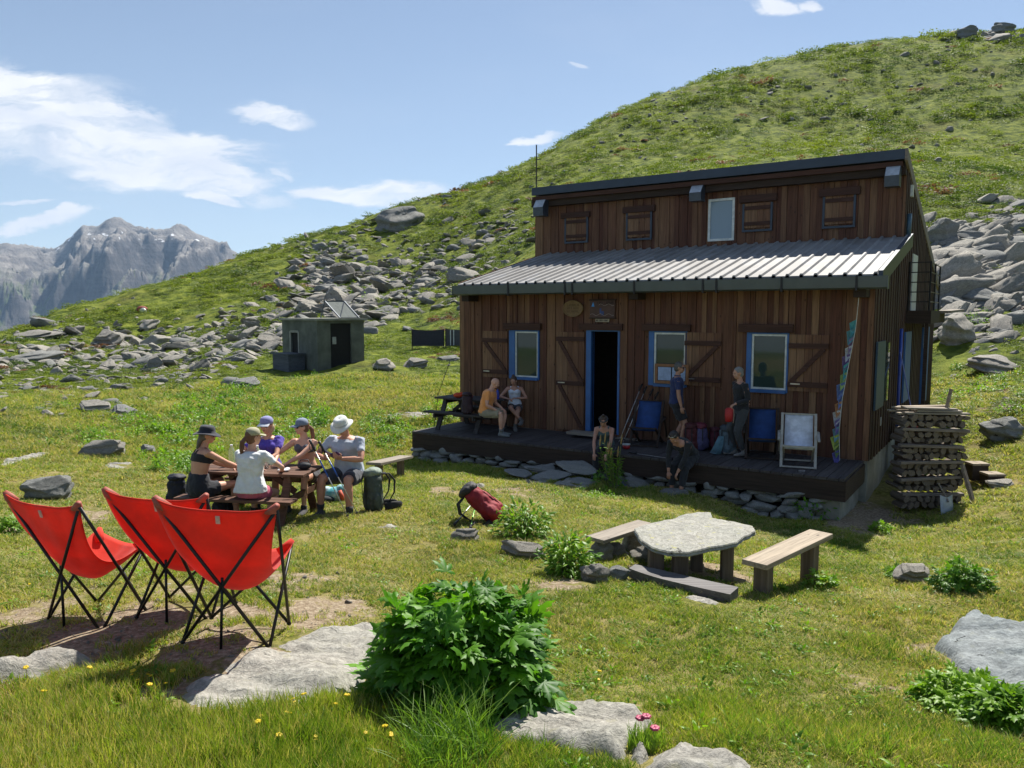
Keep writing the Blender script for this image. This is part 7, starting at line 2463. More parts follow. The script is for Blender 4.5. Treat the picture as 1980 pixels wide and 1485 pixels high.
def human(label, loc, heading, hip_h, l1, l2, handL, handR, footL, footR, top, bottom, hair=(0.05, 0.03, 0.02), hat=None, skinc=(0.50, 0.27, 0.18), height=1.70,
          twist=0, neck=(10, 0), fem=False, elbowL=(-0.6, -0.5, -0.6), elbowR=(0.6, -0.5, -0.6), kneeL=(-0.15, 1, 0.3), kneeR=(0.15, 1, 0.3), shoes=(0.03, 0.03, 0.035), socks=None, glasses=False,
          bulk=1.0, fdirL=None, fdirR=None, vox=0.0085, curl=0.5, hairstyle='short', palmL=(0, 0, -1), palmR=(0, 0, -1), handdirL=None, handdirR=None, roll=0):
    s = height / 1.72
    h = R(heading)
    root = empty('person', loc, -h, label, 'person')
    inv = Matrix.Translation(Vector(loc)) @ Matrix.Rotation(-h, 4, 'Z')
    inv = inv.inverted()
    loc_of = lambda p: inv @ Vector(p)
    HP = Vector((0, 0, hip_h))
    rx_ = Matrix.Rotation(R(roll), 3, 'Y')
    d1 = rx_ @ Vector((0, math.sin(R(l1)), math.cos(R(l1)))); d2 = rx_ @ Vector((0, math.sin(R(l2)), math.cos(R(l2))))
    X0 = Vector((1, 0, 0)); X1 = Matrix.Rotation(-R(twist), 3, 'Z') @ X0
    X1 = (X1 - d2 * X1.dot(d2)).normalized()
    Xm = (X0 + X1).normalized()
    F0 = d1.cross(X0) * -1; F0 = X0.cross(d1) * -1
    F0 = d1.cross(X0).normalized(); F1 = d2.cross(X1).normalized()
    waist = HP + d1 * 0.19 * s; ribs = waist + (d1 + d2).normalized() * 0.11 * s; chest = ribs + d2 * 0.11 * s; shl = chest + d2 * 0.065 * s; nb = shl + d2 * 0.045 * s
    b = bulk; sw_ = (0.165 if fem else 0.190) * s * (0.5 + 0.5 * b)
    Fm = (F0 + F1).normalized()
    secs = [(HP - d1 * 0.10 * s, X0, F0, 0.115 * s * b, 0.085 * s * b), (HP - d1 * 0.03 * s, X0, F0, (0.172 if fem else 0.160) * s * b, 0.118 * s * b), (HP + d1 * 0.06 * s, X0, F0, (0.165 if fem else 0.155) * s * b, 0.112 * s * b),
            (waist, X0, F0, (0.120 if fem else 0.145) * s * b, (0.088 if fem else 0.105) * s * b), (ribs, Xm, Fm, (0.132 if fem else 0.158) * s * b, 0.105 * s * b), (chest, X1, F1, (0.148 if fem else 0.172) * s * b, (0.112 if fem else 0.118) * s * b),
            (shl, X1, F1, 0.150 * s * b, 0.085 * s * b), (nb, X1, F1, 0.075 * s, 0.062 * s)]
    body = MB()
    loft(body, secs)
    if fem:
        for sx in (-1, 1): body.ball(chest - d2 * 0.01 * s + F1 * 0.085 * s + X1 * sx * 0.065 * s, 0.055 * s, 12, 8)
    # head
    hd = (d2 + Vector((0, 0, 0.9))).normalized()
    yaw = twist + neck[1]
    HR = Matrix.Rotation(-R(yaw), 3, 'Z') @ Matrix.Rotation(-R(neck[0]), 3, 'X')
    hf = HR @ Vector((0, 1, 0)); hu = HR @ Vector((0, 0, 1)); hx_ = HR @ Vector((1, 0, 0))
    nk = nb + hd * 0.075 * s + hf * 0.01
    hc = nk + hu * 0.095 * s + hf * 0.018 * s
    body.tube([shl + d2 * 0.01, nb, nk, nk + hu * 0.04 * s], [0.062 * s, 0.056 * s, 0.050 * s, 0.052 * s], 14)
    hp_ = lambda x, y, z: hc + hx_ * x * s + hf * y * s + hu * z * s
    Q = Matrix((hx_, hf, hu)).transposed()
    body.ball(hp_(0, -0.008, 0.018), (0.074 * s, 0.094 * s, 0.092 * s), 18, 14, Q)
    body.ball(hp_(0, 0.030, -0.040), (0.056 * s, 0.060 * s, 0.066 * s), 14, 10, Q)
    body.ball(hp_(0, 0.058, -0.082), (0.026 * s, 0.022 * s, 0.02 * s), 10, 8, Q)
    body.tube([hp_(0, 0.084, 0.018), hp_(0, 0.100, -0.014), hp_(0, 0.092, -0.026)], [0.009 * s, 0.015 * s, 0.012 * s], 8)
    body.ball(hp_(0, 0.080, 0.026), (0.048 * s, 0.014 * s, 0.010 * s), 10, 6, Q)
    body.ball(hp_(0, 0.084, -0.052), (0.024 * s, 0.012 * s, 0.010 * s), 10, 6, Q)
    for sx in (-1, 1):
        body.ball(hp_(sx * 0.075, -0.004, -0.004), (0.012 * s, 0.020 * s, 0.032 * s), 8, 8, Q)
        body.ball(hp_(sx * 0.04, 0.066, -0.026), (0.022 * s, 0.018 * s, 0.020 * s), 8, 8, Q)
    # arms
    arms = {}
    for sd_, hnd, elb, pal, hdir in (('L', handL, elbowL, palmL, handdirL), ('R', handR, elbowR, palmR, handdirR)):
        sx = -1 if sd_ == 'L' else 1
        sh_ = shl - d2 * 0.012 * s + X1 * sx * sw_
        tgt = loc_of(hnd[1]) if hnd[0] == 'w' else (HP + Vector(hnd[1]) if hnd[0] == 'h' else Vector(hnd[1]))
        el, wr = ik(sh_, tgt, 0.285 * s, 0.255 * s, elb)
        ak = 0.92 if fem else 1.08
        body.tube([sh_ - X1 * sx * 0.05 * s + d2 * 0.004, sh_, sh_.lerp(el, 0.35), sh_.lerp(el, 0.8), el, el.lerp(wr, 0.3), el.lerp(wr, 0.85), wr], [r_ * s * ak for r_ in (0.055, 0.056, 0.047, 0.040, 0.037, 0.040, 0.027, 0.025)], 12)
        # hand
        hd_ = Vector(hdir).normalized() if hdir else (wr - el).normalized()
        pn = Vector(pal); pn = (pn - hd_ * pn.dot(hd_)).normalized()
        ac = pn.cross(hd_) * sx
        HQ = Matrix((ac, hd_, pn)).transposed()
        body.ball(wr + hd_ * 0.045 * s, (0.039 * s, 0.050 * s, 0.017 * s), 12, 8, HQ)
        for fi, (off, ln) in enumerate(((-0.028, 0.078), (-0.009, 0.088), (0.011, 0.082), (0.029, 0.064))):
            p0 = wr + hd_ * 0.078 * s + ac * off * s
            cu = curl * (1 + 0.12 * fi)
            dd = hd_
            ps = [p0 - hd_ * 0.012, p0]
            for sg in (0.42, 0.32, 0.26):
                dd = (dd * math.cos(cu * 0.75) + pn * math.sin(cu * 0.75)).normalized() if True else dd
                pnn = pn
                ps.append(ps[-1] + dd * ln * sg * s)
            body.tube(ps, [0.0098 * s, 0.0098 * s, 0.0092 * s, 0.0086 * s, 0.0075 * s], 8)
        th = (ac * -0.75 + hd_ * 0.6 + pn * 0.35).normalized()
        p0 = wr + hd_ * 0.025 * s - ac * 0.028 * s
        body.tube([p0, p0 + th * 0.034 * s, p0 + (th + hd_ * 0.5 + pn * 0.2).normalized() * 0.062 * s], [0.013 * s, 0.0115 * s, 0.009 * s], 8)
        arms[sd_] = (sh_, el, wr, sx)
    legs = {}
    for sd_, ft, kn, fd in (('L', footL, kneeL, fdirL), ('R', footR, kneeR, fdirR)):
        sx = -1 if sd_ == 'L' else 1
        hj = HP - d1 * 0.02 * s + X0 * sx * 0.088 * s * (0.6 + 0.4 * b)
        tgt = loc_of(ft[1]) if ft[0] == 'w' else Vector(ft[1])
        kk, ank = ik(hj, tgt, 0.425 * s, 0.415 * s, kn)
        lk = (0.95 if fem else 1.0) * (0.5 + 0.5 * b)
        body.tube([hj, hj.lerp(kk, 0.25), hj.lerp(kk, 0.7), kk, kk.lerp(ank, 0.12), kk.lerp(ank, 0.35), kk.lerp(ank, 0.7), ank, ank - Vector((0, 0, 0.03))], [r_ * s * lk for r_ in (0.092, 0.088, 0.066, 0.055, 0.052, 0.056, 0.042, 0.034, 0.036)], 14)
        fdv = Vector(fd).normalized() if fd else Vector((sx * 0.15, 1, 0)).normalized()
        body.tube([ank - fdv * 0.05 * s + Vector((0, 0, -0.05)), ank + fdv * 0.02 + Vector((0, 0, -0.045)), ank + fdv * 0.12 * s + Vector((0, 0, -0.06)), ank + fdv * 0.19 * s + Vector((0, 0, -0.066))], [(0.032, 0.03), (0.040, 0.036), (0.042, 0.026), (0.034, 0.016)], 12, upv=tuple(Vector((0, 0, 1)).cross(fdv)))
        legs[sd_] = (hj, kk, ank, sx, fdv, lk)
    body.build('body', skin(skinc), root, remesh=vox, sm=5)

    def inflate(ss, k): return [(c, a, d, rx + k, ry + k) for (c, a, d, rx, ry) in ss]
    # ---- top
    kind, tc = top[:2]
    tm = cloth(tc)
    m_ = MB()
    if kind in ('tshirt', 'long', 'polo', 'vest'):
        ss = inflate(secs[1:], 0.016 + 0.008 * (b > 1.05))
        ss[0] = (ss[0][0], ss[0][1], ss[0][2], ss[0][3] + 0.006, ss[0][4] + 0.006)
        ss[-1] = (nb - d2 * 0.012, X1, F1, 0.075 * s, 0.066 * s)
        loft(m_, ss)
        if fem:
            for sx in (-1, 1): m_.ball(chest - d2 * 0.01 * s + F1 * 0.085 * s + X1 * sx * 0.065 * s, 0.066 * s, 12, 8)
        fr = {'tshirt': 0.62, 'polo': 0.70, 'long': 1.0, 'vest': 0}[kind]
        for sd_ in 'LR':
            sh_, el, wr, sx = arms[sd_]
            if fr: m_.tube([sh_ - X1 * sx * 0.06 * s, sh_ + d2 * 0.004, sh_.lerp(el, 0.35), sh_.lerp(el, min(fr, 1))], [0.062 * s, 0.066 * s, 0.058 * s, 0.053 * s if fr < 1 else 0.047 * s], 14)
            if kind == 'long': m_.tube([el, el.lerp(wr, 0.3), el.lerp(wr, 0.93 if len(top) < 3 else 0.75)], [0.050 * s, 0.050 * s, 0.038 * s], 12)
        o = m_.build('shirt', tm, root, remesh=0.011, sm=5); lump(o, 0.026, 0.07, 'shirt')
        if kind == 'polo':
            MB().tube([nb + (X1 * math.cos(a) * 0.062 + F1 * math.sin(a) * 0.058 + d2 * 0.012) * s for a in np.linspace(R(100), R(440), 14)], 0.011, 6).build('collar', tm, root, smooth=True)
    elif kind == 'tank':
        ss = inflate(secs[2:6], 0.012); ss.append((chest + d2 * 0.03 * s, X1, F1, 0.140 * s * b + 0.01, 0.098 * s * b + 0.012))
        loft(m_, ss)
        for sx in (-1, 1):
            m_.ball(chest - d2 * 0.01 * s + F1 * 0.085 * s + X1 * sx * 0.065 * s, 0.064 * s, 12, 8)
            m_.tube([chest + F1 * 0.11 * s + X1 * sx * 0.075 * s, shl + F1 * 0.055 * s + X1 * sx * 0.085 * s, shl + d2 * 0.042 * s + X1 * sx * 0.088 * s, shl - F1 * 0.075 * s + X1 * sx * 0.08 * s, chest - F1 * 0.105 * s + X1 * sx * 0.06 * s], [(0.024, 0.012)] * 5, 8, upv=tuple(X1))
        m_.build('tank_top', tm, root, remesh=0.009, sm=4)
    elif kind == 'bra':
        ss = [(ribs + d2 * 0.03 * s, Xm, F1, 0.140 * s * b + 0.01, 0.108 * s * b + 0.01), (chest, X1, F1, 0.148 * s * b + 0.012, 0.112 * s * b + 0.012), (chest + d2 * 0.025 * s, X1, F1, 0.148 * s * b + 0.008, 0.104 * s * b + 0.01)]
        loft(m_, ss)
        for sx in (-1, 1):
            m_.ball(chest - d2 * 0.01 * s + F1 * 0.085 * s + X1 * sx * 0.065 * s, 0.064 * s, 12, 8)
        m_.tube([chest + F1 * 0.11 * s - X1 * 0.07 * s, shl + F1 * 0.05 * s - X1 * 0.08 * s, shl + d2 * 0.048 * s - X1 * 0.07 * s, shl - F1 * 0.085 * s - X1 * 0.05 * s, chest - F1 * 0.118 * s - X1 * 0.01 * s], [(0.016, 0.01)] * 5, 8, upv=tuple(X1))
        m_.tube([chest + F1 * 0.11 * s + X1 * 0.07 * s, shl + F1 * 0.05 * s + X1 * 0.08 * s, shl + d2 * 0.048 * s + X1 * 0.07 * s, shl - F1 * 0.085 * s + X1 * 0.04 * s, chest - F1 * 0.118 * s + X1 * 0.03 * s], [(0.016, 0.01)] * 5, 8, upv=tuple(X1))
        m_.build('sports_top', tm, root, remesh=0.009, sm=3)
    # ---- bottom
    kind, bc, frac = bottom
    m_ = MB()
    hi = 4 if kind == 'high' else 3
    ss = inflate(secs[0:hi], 0.020)
    ss[-1] = (ss[-1][0], ss[-1][1], ss[-1][2], ss[-1][3] - 0.006, ss[-1][4] - 0.006)
    loft(m_, ss)
    for sd_ in 'LR':
        hj, kk, ank, sx, fdv, lk = legs[sd_]
        if frac <= 1: m_.tube([hj, hj.lerp(kk, frac * 0.5), hj.lerp(kk, frac)], [0.108 * s * lk, 0.104 * s * lk, 0.092 * s * lk], 16)
        else: m_.tube([hj, hj.lerp(kk, 0.5), kk, kk.lerp(ank, 0.4), kk.lerp(ank, frac - 1)], [0.105 * s * lk, 0.090 * s * lk, 0.074 * s * lk, 0.066 * s * lk, 0.055 * s * lk], 16)
    lump(m_.build('shorts' if frac <= 1 else 'trousers', cloth(bc), root, remesh=0.011, sm=4), 0.022, 0.07, 'legs')
    lump(root.children[-1] if False else bpy.data.objects[[o.name for o in root.children][-1]], 0.018, 0.07, 'legs') if False else None
    # ---- shoes and socks
    for sd_ in 'LR':
        hj, kk, ank, sx, fdv, lk = legs[sd_]
        m_ = MB()
        up_ = tuple(Vector((0, 0, 1)).cross(fdv))
        m_.tube([ank - fdv * 0.065 * s + Vector((0, 0, -0.052)), ank + fdv * 0.0 + Vector((0, 0, -0.05)), ank + fdv * 0.11 * s + Vector((0, 0, -0.06)), ank + fdv * 0.20 * s + Vector((0, 0, -0.066)), ank + fdv * 0.215 * s + Vector((0, 0, -0.07))],
                [(0.034, 0.034), (0.047, 0.042), (0.050, 0.034), (0.040, 0.024), (0.02, 0.014)], 14, upv=up_)
        m_.tube([ank + Vector((0, 0, -0.05)), ank + Vector((0, 0, 0.035))], [(0.046, 0.052), (0.046, 0.048)], 12)
        m_.build('shoe', cloth(shoes), root, remesh=0.010, sm=3)
        if socks:
            MB().tube([ank + Vector((0, 0, 0.02)), ank.lerp(kk, 0.20)], [0.045 * s, 0.050 * s * lk], 12).build('sock', cloth(socks), root, smooth=True)
    # ---- hair and hats
    hm_ = simple('hair', hair, 0.6, bump=0.5, bscale=120)
    m_ = MB()
    if hairstyle != 'bald':
        m_.ball(hp_(0, -0.020, 0.030), (0.082 * s, 0.096 * s, 0.092 * s), 16, 12, Q)
        m_.ball(hp_(0, -0.040, -0.020), (0.072 * s, 0.070 * s, 0.075 * s), 14, 10, Q)
        if hairstyle == 'pony':
            m_.tube([hp_(0, -0.11, 0.0), hp_(0, -0.155, -0.05), hp_(-0.01, -0.16, -0.16), hp_(-0.02, -0.15, -0.27)], [0.024 * s, 0.034 * s, 0.030 * s, 0.010 * s], 10)
        if hairstyle == 'bun': m_.ball(hp_(0, -0.02, 0.135), 0.035 * s, 10, 8)
        if hairstyle == 'bob': m_.ball(hp_(0, -0.065, -0.05), (0.085 * s, 0.065 * s, 0.085 * s), 12, 8, Q)
        if hairstyle == 'long': m_.tube([hp_(0, -0.05, 0.0), hp_(0, -0.085, -0.10), hp_(0, -0.10, -0.19)], [(0.075 * s, 0.05 * s), (0.075 * s, 0.035 * s), (0.05 * s, 0.02 * s)], 12, upv=tuple(hx_))
        m_.build('hair', hm_, root, remesh=0.008, sm=2)
    if hat:
        hk, hcol = hat[0], hat[1]
        hmat = cloth(hcol)
        m_ = MB()
        if hk == 'cap':
            vs = []
            prof = [(0.092, 0.035), (0.094, 0.06), (0.088, 0.09), (0.070, 0.115), (0.040, 0.130), (0.006, 0.134)]
            m_.lathe(hp_(0, -0.008, 0.0), [(r_ * s, z_ * s) for r_, z_ in prof], 20, Q)
            ce = m_.build('cap', hmat, root, smooth=True)
            m_ = MB(); n = 12; vs = []
            for k in range(n + 1):
                a = R(-62) + R(124) * k / n
                vs.append(hp_(math.sin(a) * 0.088, math.cos(a) * 0.088, 0.042)); vs.append(hp_(math.sin(a) * 0.094, 0.085 + math.cos(a) * 0.085, 0.028 - 0.012 * abs(math.sin(a))))
            vs += [q - hu * 0.006 for q in vs]
            N2 = 2 * (n + 1)
            fs = []
            for k in range(n):
                a0 = 2 * k
                fs += [(a0, a0 + 1, a0 + 3, a0 + 2), (N2 + a0, N2 + a0 + 2, N2 + a0 + 3, N2 + a0 + 1), (a0 + 1, N2 + a0 + 1, N2 + a0 + 3, a0 + 3)]
            m_.add(vs, fs); m_.build('visor', cloth(hat[2] if len(hat) > 2 else hcol), ce, smooth=True)
        elif hk == 'brim':
            w_ = hat[2]
            prof = [(0.094, 0.026), (w_ * 0.8, 0.018), (w_, 0.006), (w_ * 1.0, 0.012), (w_ * 0.8, 0.026), (0.096, 0.040), (0.093, 0.075), (0.086, 0.105), (0.072, 0.122), (0.04, 0.126), (0.005, 0.118)]
            vs = []; seg = 28
            for (r_, z_) in prof:
                for k in range(seg):
                    a = 2 * math.pi * k / seg
                    dz = 0.020 * math.cos(2 * a) * max(0, (r_ - 0.097)) / (w_ - 0.097)
                    vs.append(hp_(r_ * math.cos(a), -0.008 + r_ * 1.06 * math.sin(a), z_ + dz))
            fs = [(i * seg + k, i * seg + (k + 1) % seg, (i + 1) * seg + (k + 1) % seg, (i + 1) * seg + k) for i in range(len(prof) - 1) for k in range(seg)]
            m_.add(vs, fs); ce = m_.build('hat', hmat, root, smooth=True)
            if len(hat) > 3: MB().tube([hp_(0.096 * math.cos(a), -0.008 + 0.102 * math.sin(a), 0.05) for a in np.linspace(0, 2 * math.pi, 25)], 0.008, 6).build('hat_band', cloth(hat[3]), ce, smooth=True)
        elif hk == 'band':
            MB().tube([hp_(0.084 * math.cos(a), -0.012 + 0.099 * math.sin(a), 0.052) for a in np.linspace(0, 2 * math.pi, 25)], 0.014, 8).build('headband', hmat, root, smooth=True)
    gm = M['black']
    if glasses:
        up_ = 0.075 if glasses == 'up' else 0.010
        fy = 0.082 if glasses != 'up' else 0.062
        m_ = MB()
        for sx in (-1, 1):
            m_.ball(hp_(sx * 0.034, fy, up_), (0.030 * s, 0.012 * s, 0.020 * s), 10, 8, Q)
            m_.tube([hp_(sx * 0.060, fy - 0.01, up_ + 0.008), hp_(sx * 0.080, 0.0, up_ + 0.006)], 0.004, 5)
        m_.tube([hp_(-0.01, fy + 0.01, up_ + 0.006), hp_(0.01, fy + 0.01, up_ + 0.006)], 0.004, 5)
        m_.build('sunglasses', gm if glasses != 'up' else simple('mirror_lens', (0.5, 0.45, 0.35), 0.15, 0.8), root, smooth=True)
    if glasses in (False, 'up'):
        for sx in (-1, 1):
            MB().ball(hp_(sx * 0.032, 0.079, 0.006), (0.011 * s, 0.006 * s, 0.006 * s), 8, 6, Q).build('eye', simple('eye_dark', (0.03, 0.02, 0.015), 0.2), root, smooth=True)
    MB().ball(hp_(0, 0.093, -0.053), (0.022 * s, 0.006 * s, 0.006 * s), 10, 6, Q).build('mouth', simple('lips', (0.33, 0.10, 0.08), 0.5), root, smooth=True)
    return root


def local_pt(loc, heading, p):
    h = R(heading)
    return Vector(loc) + Matrix.Rotation(-h, 3, 'Z') @ Vector(p)


G0 = lambda p: Vector((p.x, p.y, hz(p.x, p.y)))
SK1 = (0.56, 0.30, 0.20); SK2 = (0.62, 0.36, 0.26); SK3 = (0.47, 0.24, 0.16)
# A: woman in black hat and black sports top
p = tw(-0.60, -0.66, 0); L = Vector((p.x, p.y, TC.z))
human('woman in wide black hat and black crop top on the near bench', L, 38, 0.53, 6, 15, ('w', tw(-0.32, -0.18, 0.79)), ('w', tw(-0.10, -0.28, 0.79)), ('l', (-0.14, 0.42, 0.10)), ('l', (0.16, 0.46, 0.10)), ('bra', (0.010, 0.010, 0.014)), ('high', (0.008, 0.010, 0.018), 0.52),
      hair=(0.12, 0.10, 0.08), hat=('brim', (0.014, 0.016, 0.028), 0.165), skinc=SK1, height=1.79, twist=12, neck=(8, 26), fem=True, glasses=True, hairstyle='long', palmL=(0, 0, -1), elbowL=(-0.8, 0, -0.2), elbowR=(0.8, -0.3, -0.25), curl=0.3)
# B: woman in white shirt from behind
p = tw(0.22, -0.66, 0); L = Vector((p.x, p.y, TC.z))
human('woman in white shirt, khaki cap and pink shorts with long ponytail, seen from behind', L, 8, 0.53, 3, 9, ('w', tw(0.10, -0.20, 0.79)), ('w', tw(0.52, -0.26, 0.79)), ('l', (-0.16, 0.40, 0.10)), ('l', (0.14, 0.12, 0.10)), ('tshirt', (0.72, 0.73, 0.74)), ('short', (0.50, 0.10, 0.17), 0.5),
      hair=(0.16, 0.07, 0.035), hat=('cap', (0.36, 0.34, 0.22)), skinc=SK2, height=1.74, twist=4, neck=(2, 32), fem=True, hairstyle='pony', bulk=1.12, elbowL=(-0.8, -0.1, -0.3), elbowR=(0.8, -0.2, -0.3), socks=(0.02, 0.02, 0.02), glasses=False, curl=0.3)
# C: woman in violet-blue shirt
p = tw(-0.14, 0.66, 0); L = Vector((p.x, p.y, TC.z))
human('woman in violet-blue shirt, white visor cap and dark sunglasses facing the camera', L, 172, 0.53, 5, 12, ('w', tw(-0.02, 0.16, 0.79)), ('w', tw(-0.34, 0.15, 0.79)), ('l', (-0.12, 0.40, 0.10)), ('l', (0.12, 0.42, 0.10)), ('tshirt', (0.085, 0.055, 0.40)), ('short', (0.05, 0.05, 0.09), 0.6),
      hair=(0.55, 0.42, 0.25), hat=('cap', (0.22, 0.22, 0.42), (0.66, 0.68, 0.74)), skinc=SK1, height=1.77, neck=(6, 18), fem=True, glasses=True, hairstyle='bob', elbowL=(-0.9, 0.0, -0.3), elbowR=(0.9, 0, -0.3), curl=0.3)
# D: woman with slate cap, bare shoulders
p = tw(0.50, 0.66, 0); L = Vector((p.x, p.y, TC.z))
human('bare-shouldered woman in slate-blue cap looking aside across the table', L, 190, 0.53, 6, 12, ('w', tw(0.36, 0.18, 0.79)), ('w', tw(0.16, 0.24, 0.82)), ('l', (-0.12, 0.40, 0.10)), ('l', (0.12, 0.42, 0.10)), ('bra', (0.10, 0.10, 0.12)), ('short', (0.05, 0.05, 0.06), 0.5),
      hair=(0.18, 0.08, 0.04), hat=('cap', (0.17, 0.21, 0.29)), skinc=SK2, height=1.73, neck=(2, 42), fem=True, glasses=True, hairstyle='pony', elbowL=(-0.9, 0, -0.3), elbowR=(0.9, -0.1, -0.5), curl=0.35)
# E: man reading
p = tw(1.24, 0.58, 0); L = Vector((p.x, p.y, TC.z))
hdg = 196
bk_ = local_pt(L, hdg, (0.06, 0.36, 0.86))
human('man in pale grey shirt and white sun hat reading a small book', L, hdg, 0.55, 5, 14, ('l', (-0.07, 0.36, 0.83)), ('l', (0.16, 0.38, 0.82)), ('l', (-0.26, 0.50, 0.10)), ('l', (0.22, 0.46, 0.10)), ('tshirt', (0.42, 0.46, 0.54)), ('short', (0.035, 0.04, 0.055), 0.86),
      hair=(0.4, 0.38, 0.35), hat=('brim', (0.62, 0.64, 0.62), 0.150, (0.45, 0.47, 0.45)), skinc=SK3, height=1.88, neck=(30, 6), glasses=True, bulk=1.16, elbowL=(-0.9, 0.1, -0.5), elbowR=(0.9, 0.1, -0.5), shoes=(0.05, 0.05, 0.055), socks=(0.03, 0.03, 0.03), curl=0.9,
      palmL=(0.7, 0, 0.7), palmR=(-0.7, 0, 0.7), handdirL=(0.35, 0.7, 0.35), handdirR=(-0.35, 0.7, 0.35), kneeL=(-0.2, 1, 0.5), kneeR=(0.2, 1, 0.5))
e = empty('book', bk_, -R(hdg), 'small open book with a dark purple cover held by the reading man', 'book')
for sx in (-1, 1):
    MB().box((sx * 0.055, 0.0, 0.02), (0.115, 0.155, 0.008), (R(35), sx * R(-22), 0)).build('cover', simple('book_cover', (0.10, 0.05, 0.20), 0.5), e)
    MB().box((sx * 0.054, -0.004, 0.029), (0.105, 0.145, 0.008), (R(35), sx * R(-22), 0)).build('pages', simple('pages', (0.55, 0.52, 0.60), 0.8), e)

# deck people; feet plane is the deck
DK = lambda lx, ly, z=0.0: hw(lx, ly, z)
L = DK(1.86, -1.50)
human('bald man in peach shirt and khaki shorts sitting on the deck bench', L, 108, 0.55, 10, 22, ('l', (-0.12, 0.36, 0.62)), ('l', (0.16, 0.34, 0.60)), ('l', (-0.10, 0.36, 0.10)), ('l', (0.12, 0.42, 0.10)), ('tshirt', (0.85, 0.34, 0.10)), ('short', (0.30, 0.27, 0.19), 0.92),
      hair=(0.3, 0.3, 0.3), skinc=SK2, height=1.76, neck=(28, -14), hairstyle='bald', bulk=1.08, shoes=(0.16, 0.17, 0.17), socks=(0.15, 0.15, 0.15), elbowL=(-0.6, -0.7, -0.1), elbowR=(0.6, -0.7, -0.1), vox=0.010)
L = DK(1.88, -0.30)
human('woman in white tank top sitting cross-legged at the deck table', L, 186, 0.55, 8, 14, ('l', (-0.08, 0.30, 0.78)), ('l', (0.14, 0.28, 0.76)), ('l', (-0.05, 0.40, 0.10)), ('l', (-0.20, 0.46, 0.26)), ('tank', (0.60, 0.66, 0.78)), ('short', (0.03, 0.035, 0.05), 0.55),
      hair=(0.06, 0.035, 0.025), skinc=(0.40, 0.22, 0.16), height=1.66, neck=(26, 10), fem=True, hairstyle='bun', shoes=(0.12, 0.12, 0.12), socks=(0.1, 0.1, 0.1), vox=0.010, elbowL=(-0.8, -0.2, -0.3), elbowR=(0.8, -0.2, -0.3))
L = DK(5.10, -1.80, -0.50)
human('woman in teal tank top bending forward on the deck edge', L, 200, 0.60, 24, 38, ('l', (-0.12, 0.52, 0.52)), ('l', (0.14, 0.50, 0.50)), ('l', (-0.12, 0.46, 0.12)), ('l', (0.12, 0.40, 0.12)), ('tank', (0.045, 0.085, 0.09)), ('short', (0.012, 0.014, 0.02), 1.85),
      hair=(0.05, 0.03, 0.022), skinc=(0.42, 0.23, 0.17), height=1.68, neck=(34, -8), fem=True, hairstyle='bun', hat=('band', (0.03, 0.035, 0.04)), vox=0.010, elbowL=(-0.9, -0.2, 0), elbowR=(0.9, -0.2, 0))
L = DK(6.85, -1.78, -0.64)
human('man in dark clothes bent double on the deck edge tying his shoe', L, 222, 0.75, 48, 66, ('l', (-0.06, 0.62, 0.42)), ('l', (0.12, 0.58, 0.38)), ('l', (-0.10, 0.50, 0.14)), ('l', (0.14, 0.42, 0.12)), ('long', (0.014, 0.015, 0.018), 1), ('short', (0.022, 0.024, 0.028), 1.8),
      hair=(0.03, 0.022, 0.018), skinc=(0.45, 0.24, 0.16), height=1.78, neck=(46, 6), hairstyle='short', glasses='up', shoes=(0.38, 0.07, 0.03), vox=0.010, elbowL=(-0.8, -0.3, 0.1), elbowR=(0.8, -0.3, 0.1), curl=0.8)
L = DK(6.10, -0.62)
human('grey-haired man in navy polo shirt standing on the deck facing the other man', L, 100, 0.95, 0, 3, ('l', (-0.26, 0.06, 0.86)), ('l', (0.27, 0.10, 0.84)), ('l', (-0.10, -0.02, 0.10)), ('l', (0.12, 0.10, 0.10)), ('polo', (0.016, 0.028, 0.11)), ('short', (0.014, 0.014, 0.018), 0.80),
      hair=(0.10, 0.095, 0.09), skinc=(0.40, 0.22, 0.15), height=1.80, neck=(6, 12), glasses=True, bulk=1.05, vox=0.010, elbowL=(-0.4, -0.6, 0), elbowR=(0.4, -0.6, 0), palmL=(1, 0, 0), palmR=(-1, 0, 0), socks=(0.03, 0.03, 0.03))
L = DK(7.50, -0.78)
hdg = 258
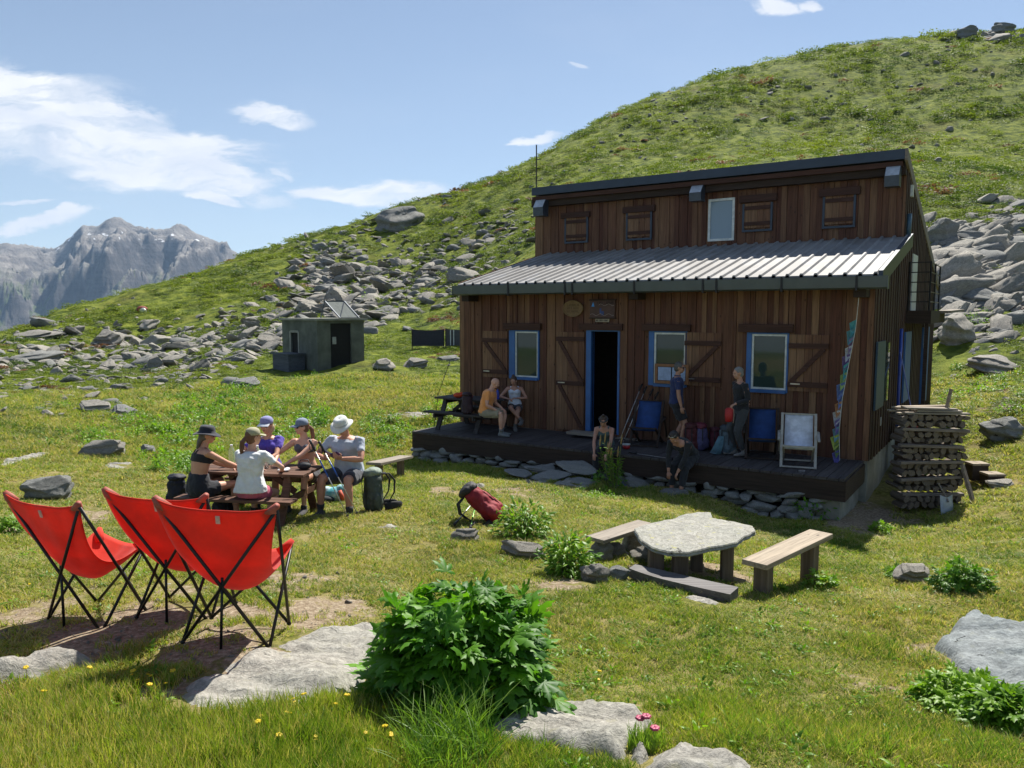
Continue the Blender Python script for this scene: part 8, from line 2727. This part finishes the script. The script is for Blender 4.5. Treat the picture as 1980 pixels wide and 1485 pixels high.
hm2 = (0.14, 0.34, 1.04)
human('grey-haired man in black sweater holding a red bag out in front', L, hdg, 0.93, 2, 6, ('l', (-0.20, 0.24, 1.05)), ('l', (0.10, -0.16, 1.05)), ('l', (-0.10, -0.02, 0.10)), ('l', (0.12, 0.06, 0.10)), ('long', (0.010, 0.011, 0.015)), ('short', (0.045, 0.05, 0.055), 1.9),
      hair=(0.22, 0.22, 0.21), skinc=(0.48, 0.27, 0.19), height=1.76, neck=(10, 0), hairstyle='short', vox=0.010, elbowL=(-0.3, -0.9, -0.3), elbowR=(0.9, -0.6, 0), palmL=(0, 0.1, -1), handdirL=(0, 0.9, -0.4), curl=1.1, glasses=False, shoes=(0.2, 0.19, 0.18))
e = empty('red_dry_bag', local_pt(L, hdg, (-0.20, 0.36, 0.98)), -R(hdg), 'soft red bag hanging from the hand of the man in black', 'bag')
m_ = MB(); m_.tube([(0, 0, 0.0), (0, 0, -0.03), (0, 0, -0.15), (0, 0, -0.26), (0, 0, -0.275)], [(0.02, 0.05), (0.035, 0.085), (0.045, 0.085), (0.04, 0.075), (0.02, 0.05)], 14, upv=(1, 0, 0))
m_.build('body', simple('bag_red', (0.42, 0.015, 0.015), 0.55, bump=0.3), e, smooth=True)
MB().tube([(0.0, -0.09, -0.02), (0, -0.105, -0.15), (0, -0.09, -0.30)], 0.006, 6).build('cord', simple('cord_pale', (0.6, 0.4, 0.3), 0.7), e, smooth=True)
# ------------------------------------------------------------------ air
hb = MB().span(-9100, 9100, -9100, 9100, -562, 760)
hm = bpy.data.materials.new('air'); hm.use_nodes = True
ht = NT(hm.node_tree); ht.n.clear()
pv = ht.node('ShaderNodeVolumePrincipled')
pv.inputs['Color'].default_value = (0.45, 0.68, 1.0, 1)
pv.inputs['Density'].default_value = 0.000042
pv.inputs['Anisotropy'].default_value = 0.1
ht.l.new(pv.outputs[0], ht.node('ShaderNodeOutputMaterial').inputs[1])
ho = hb.build('haze', hm)
tag(ho, 'blue summer haze in front of the far range', kind='stuff')
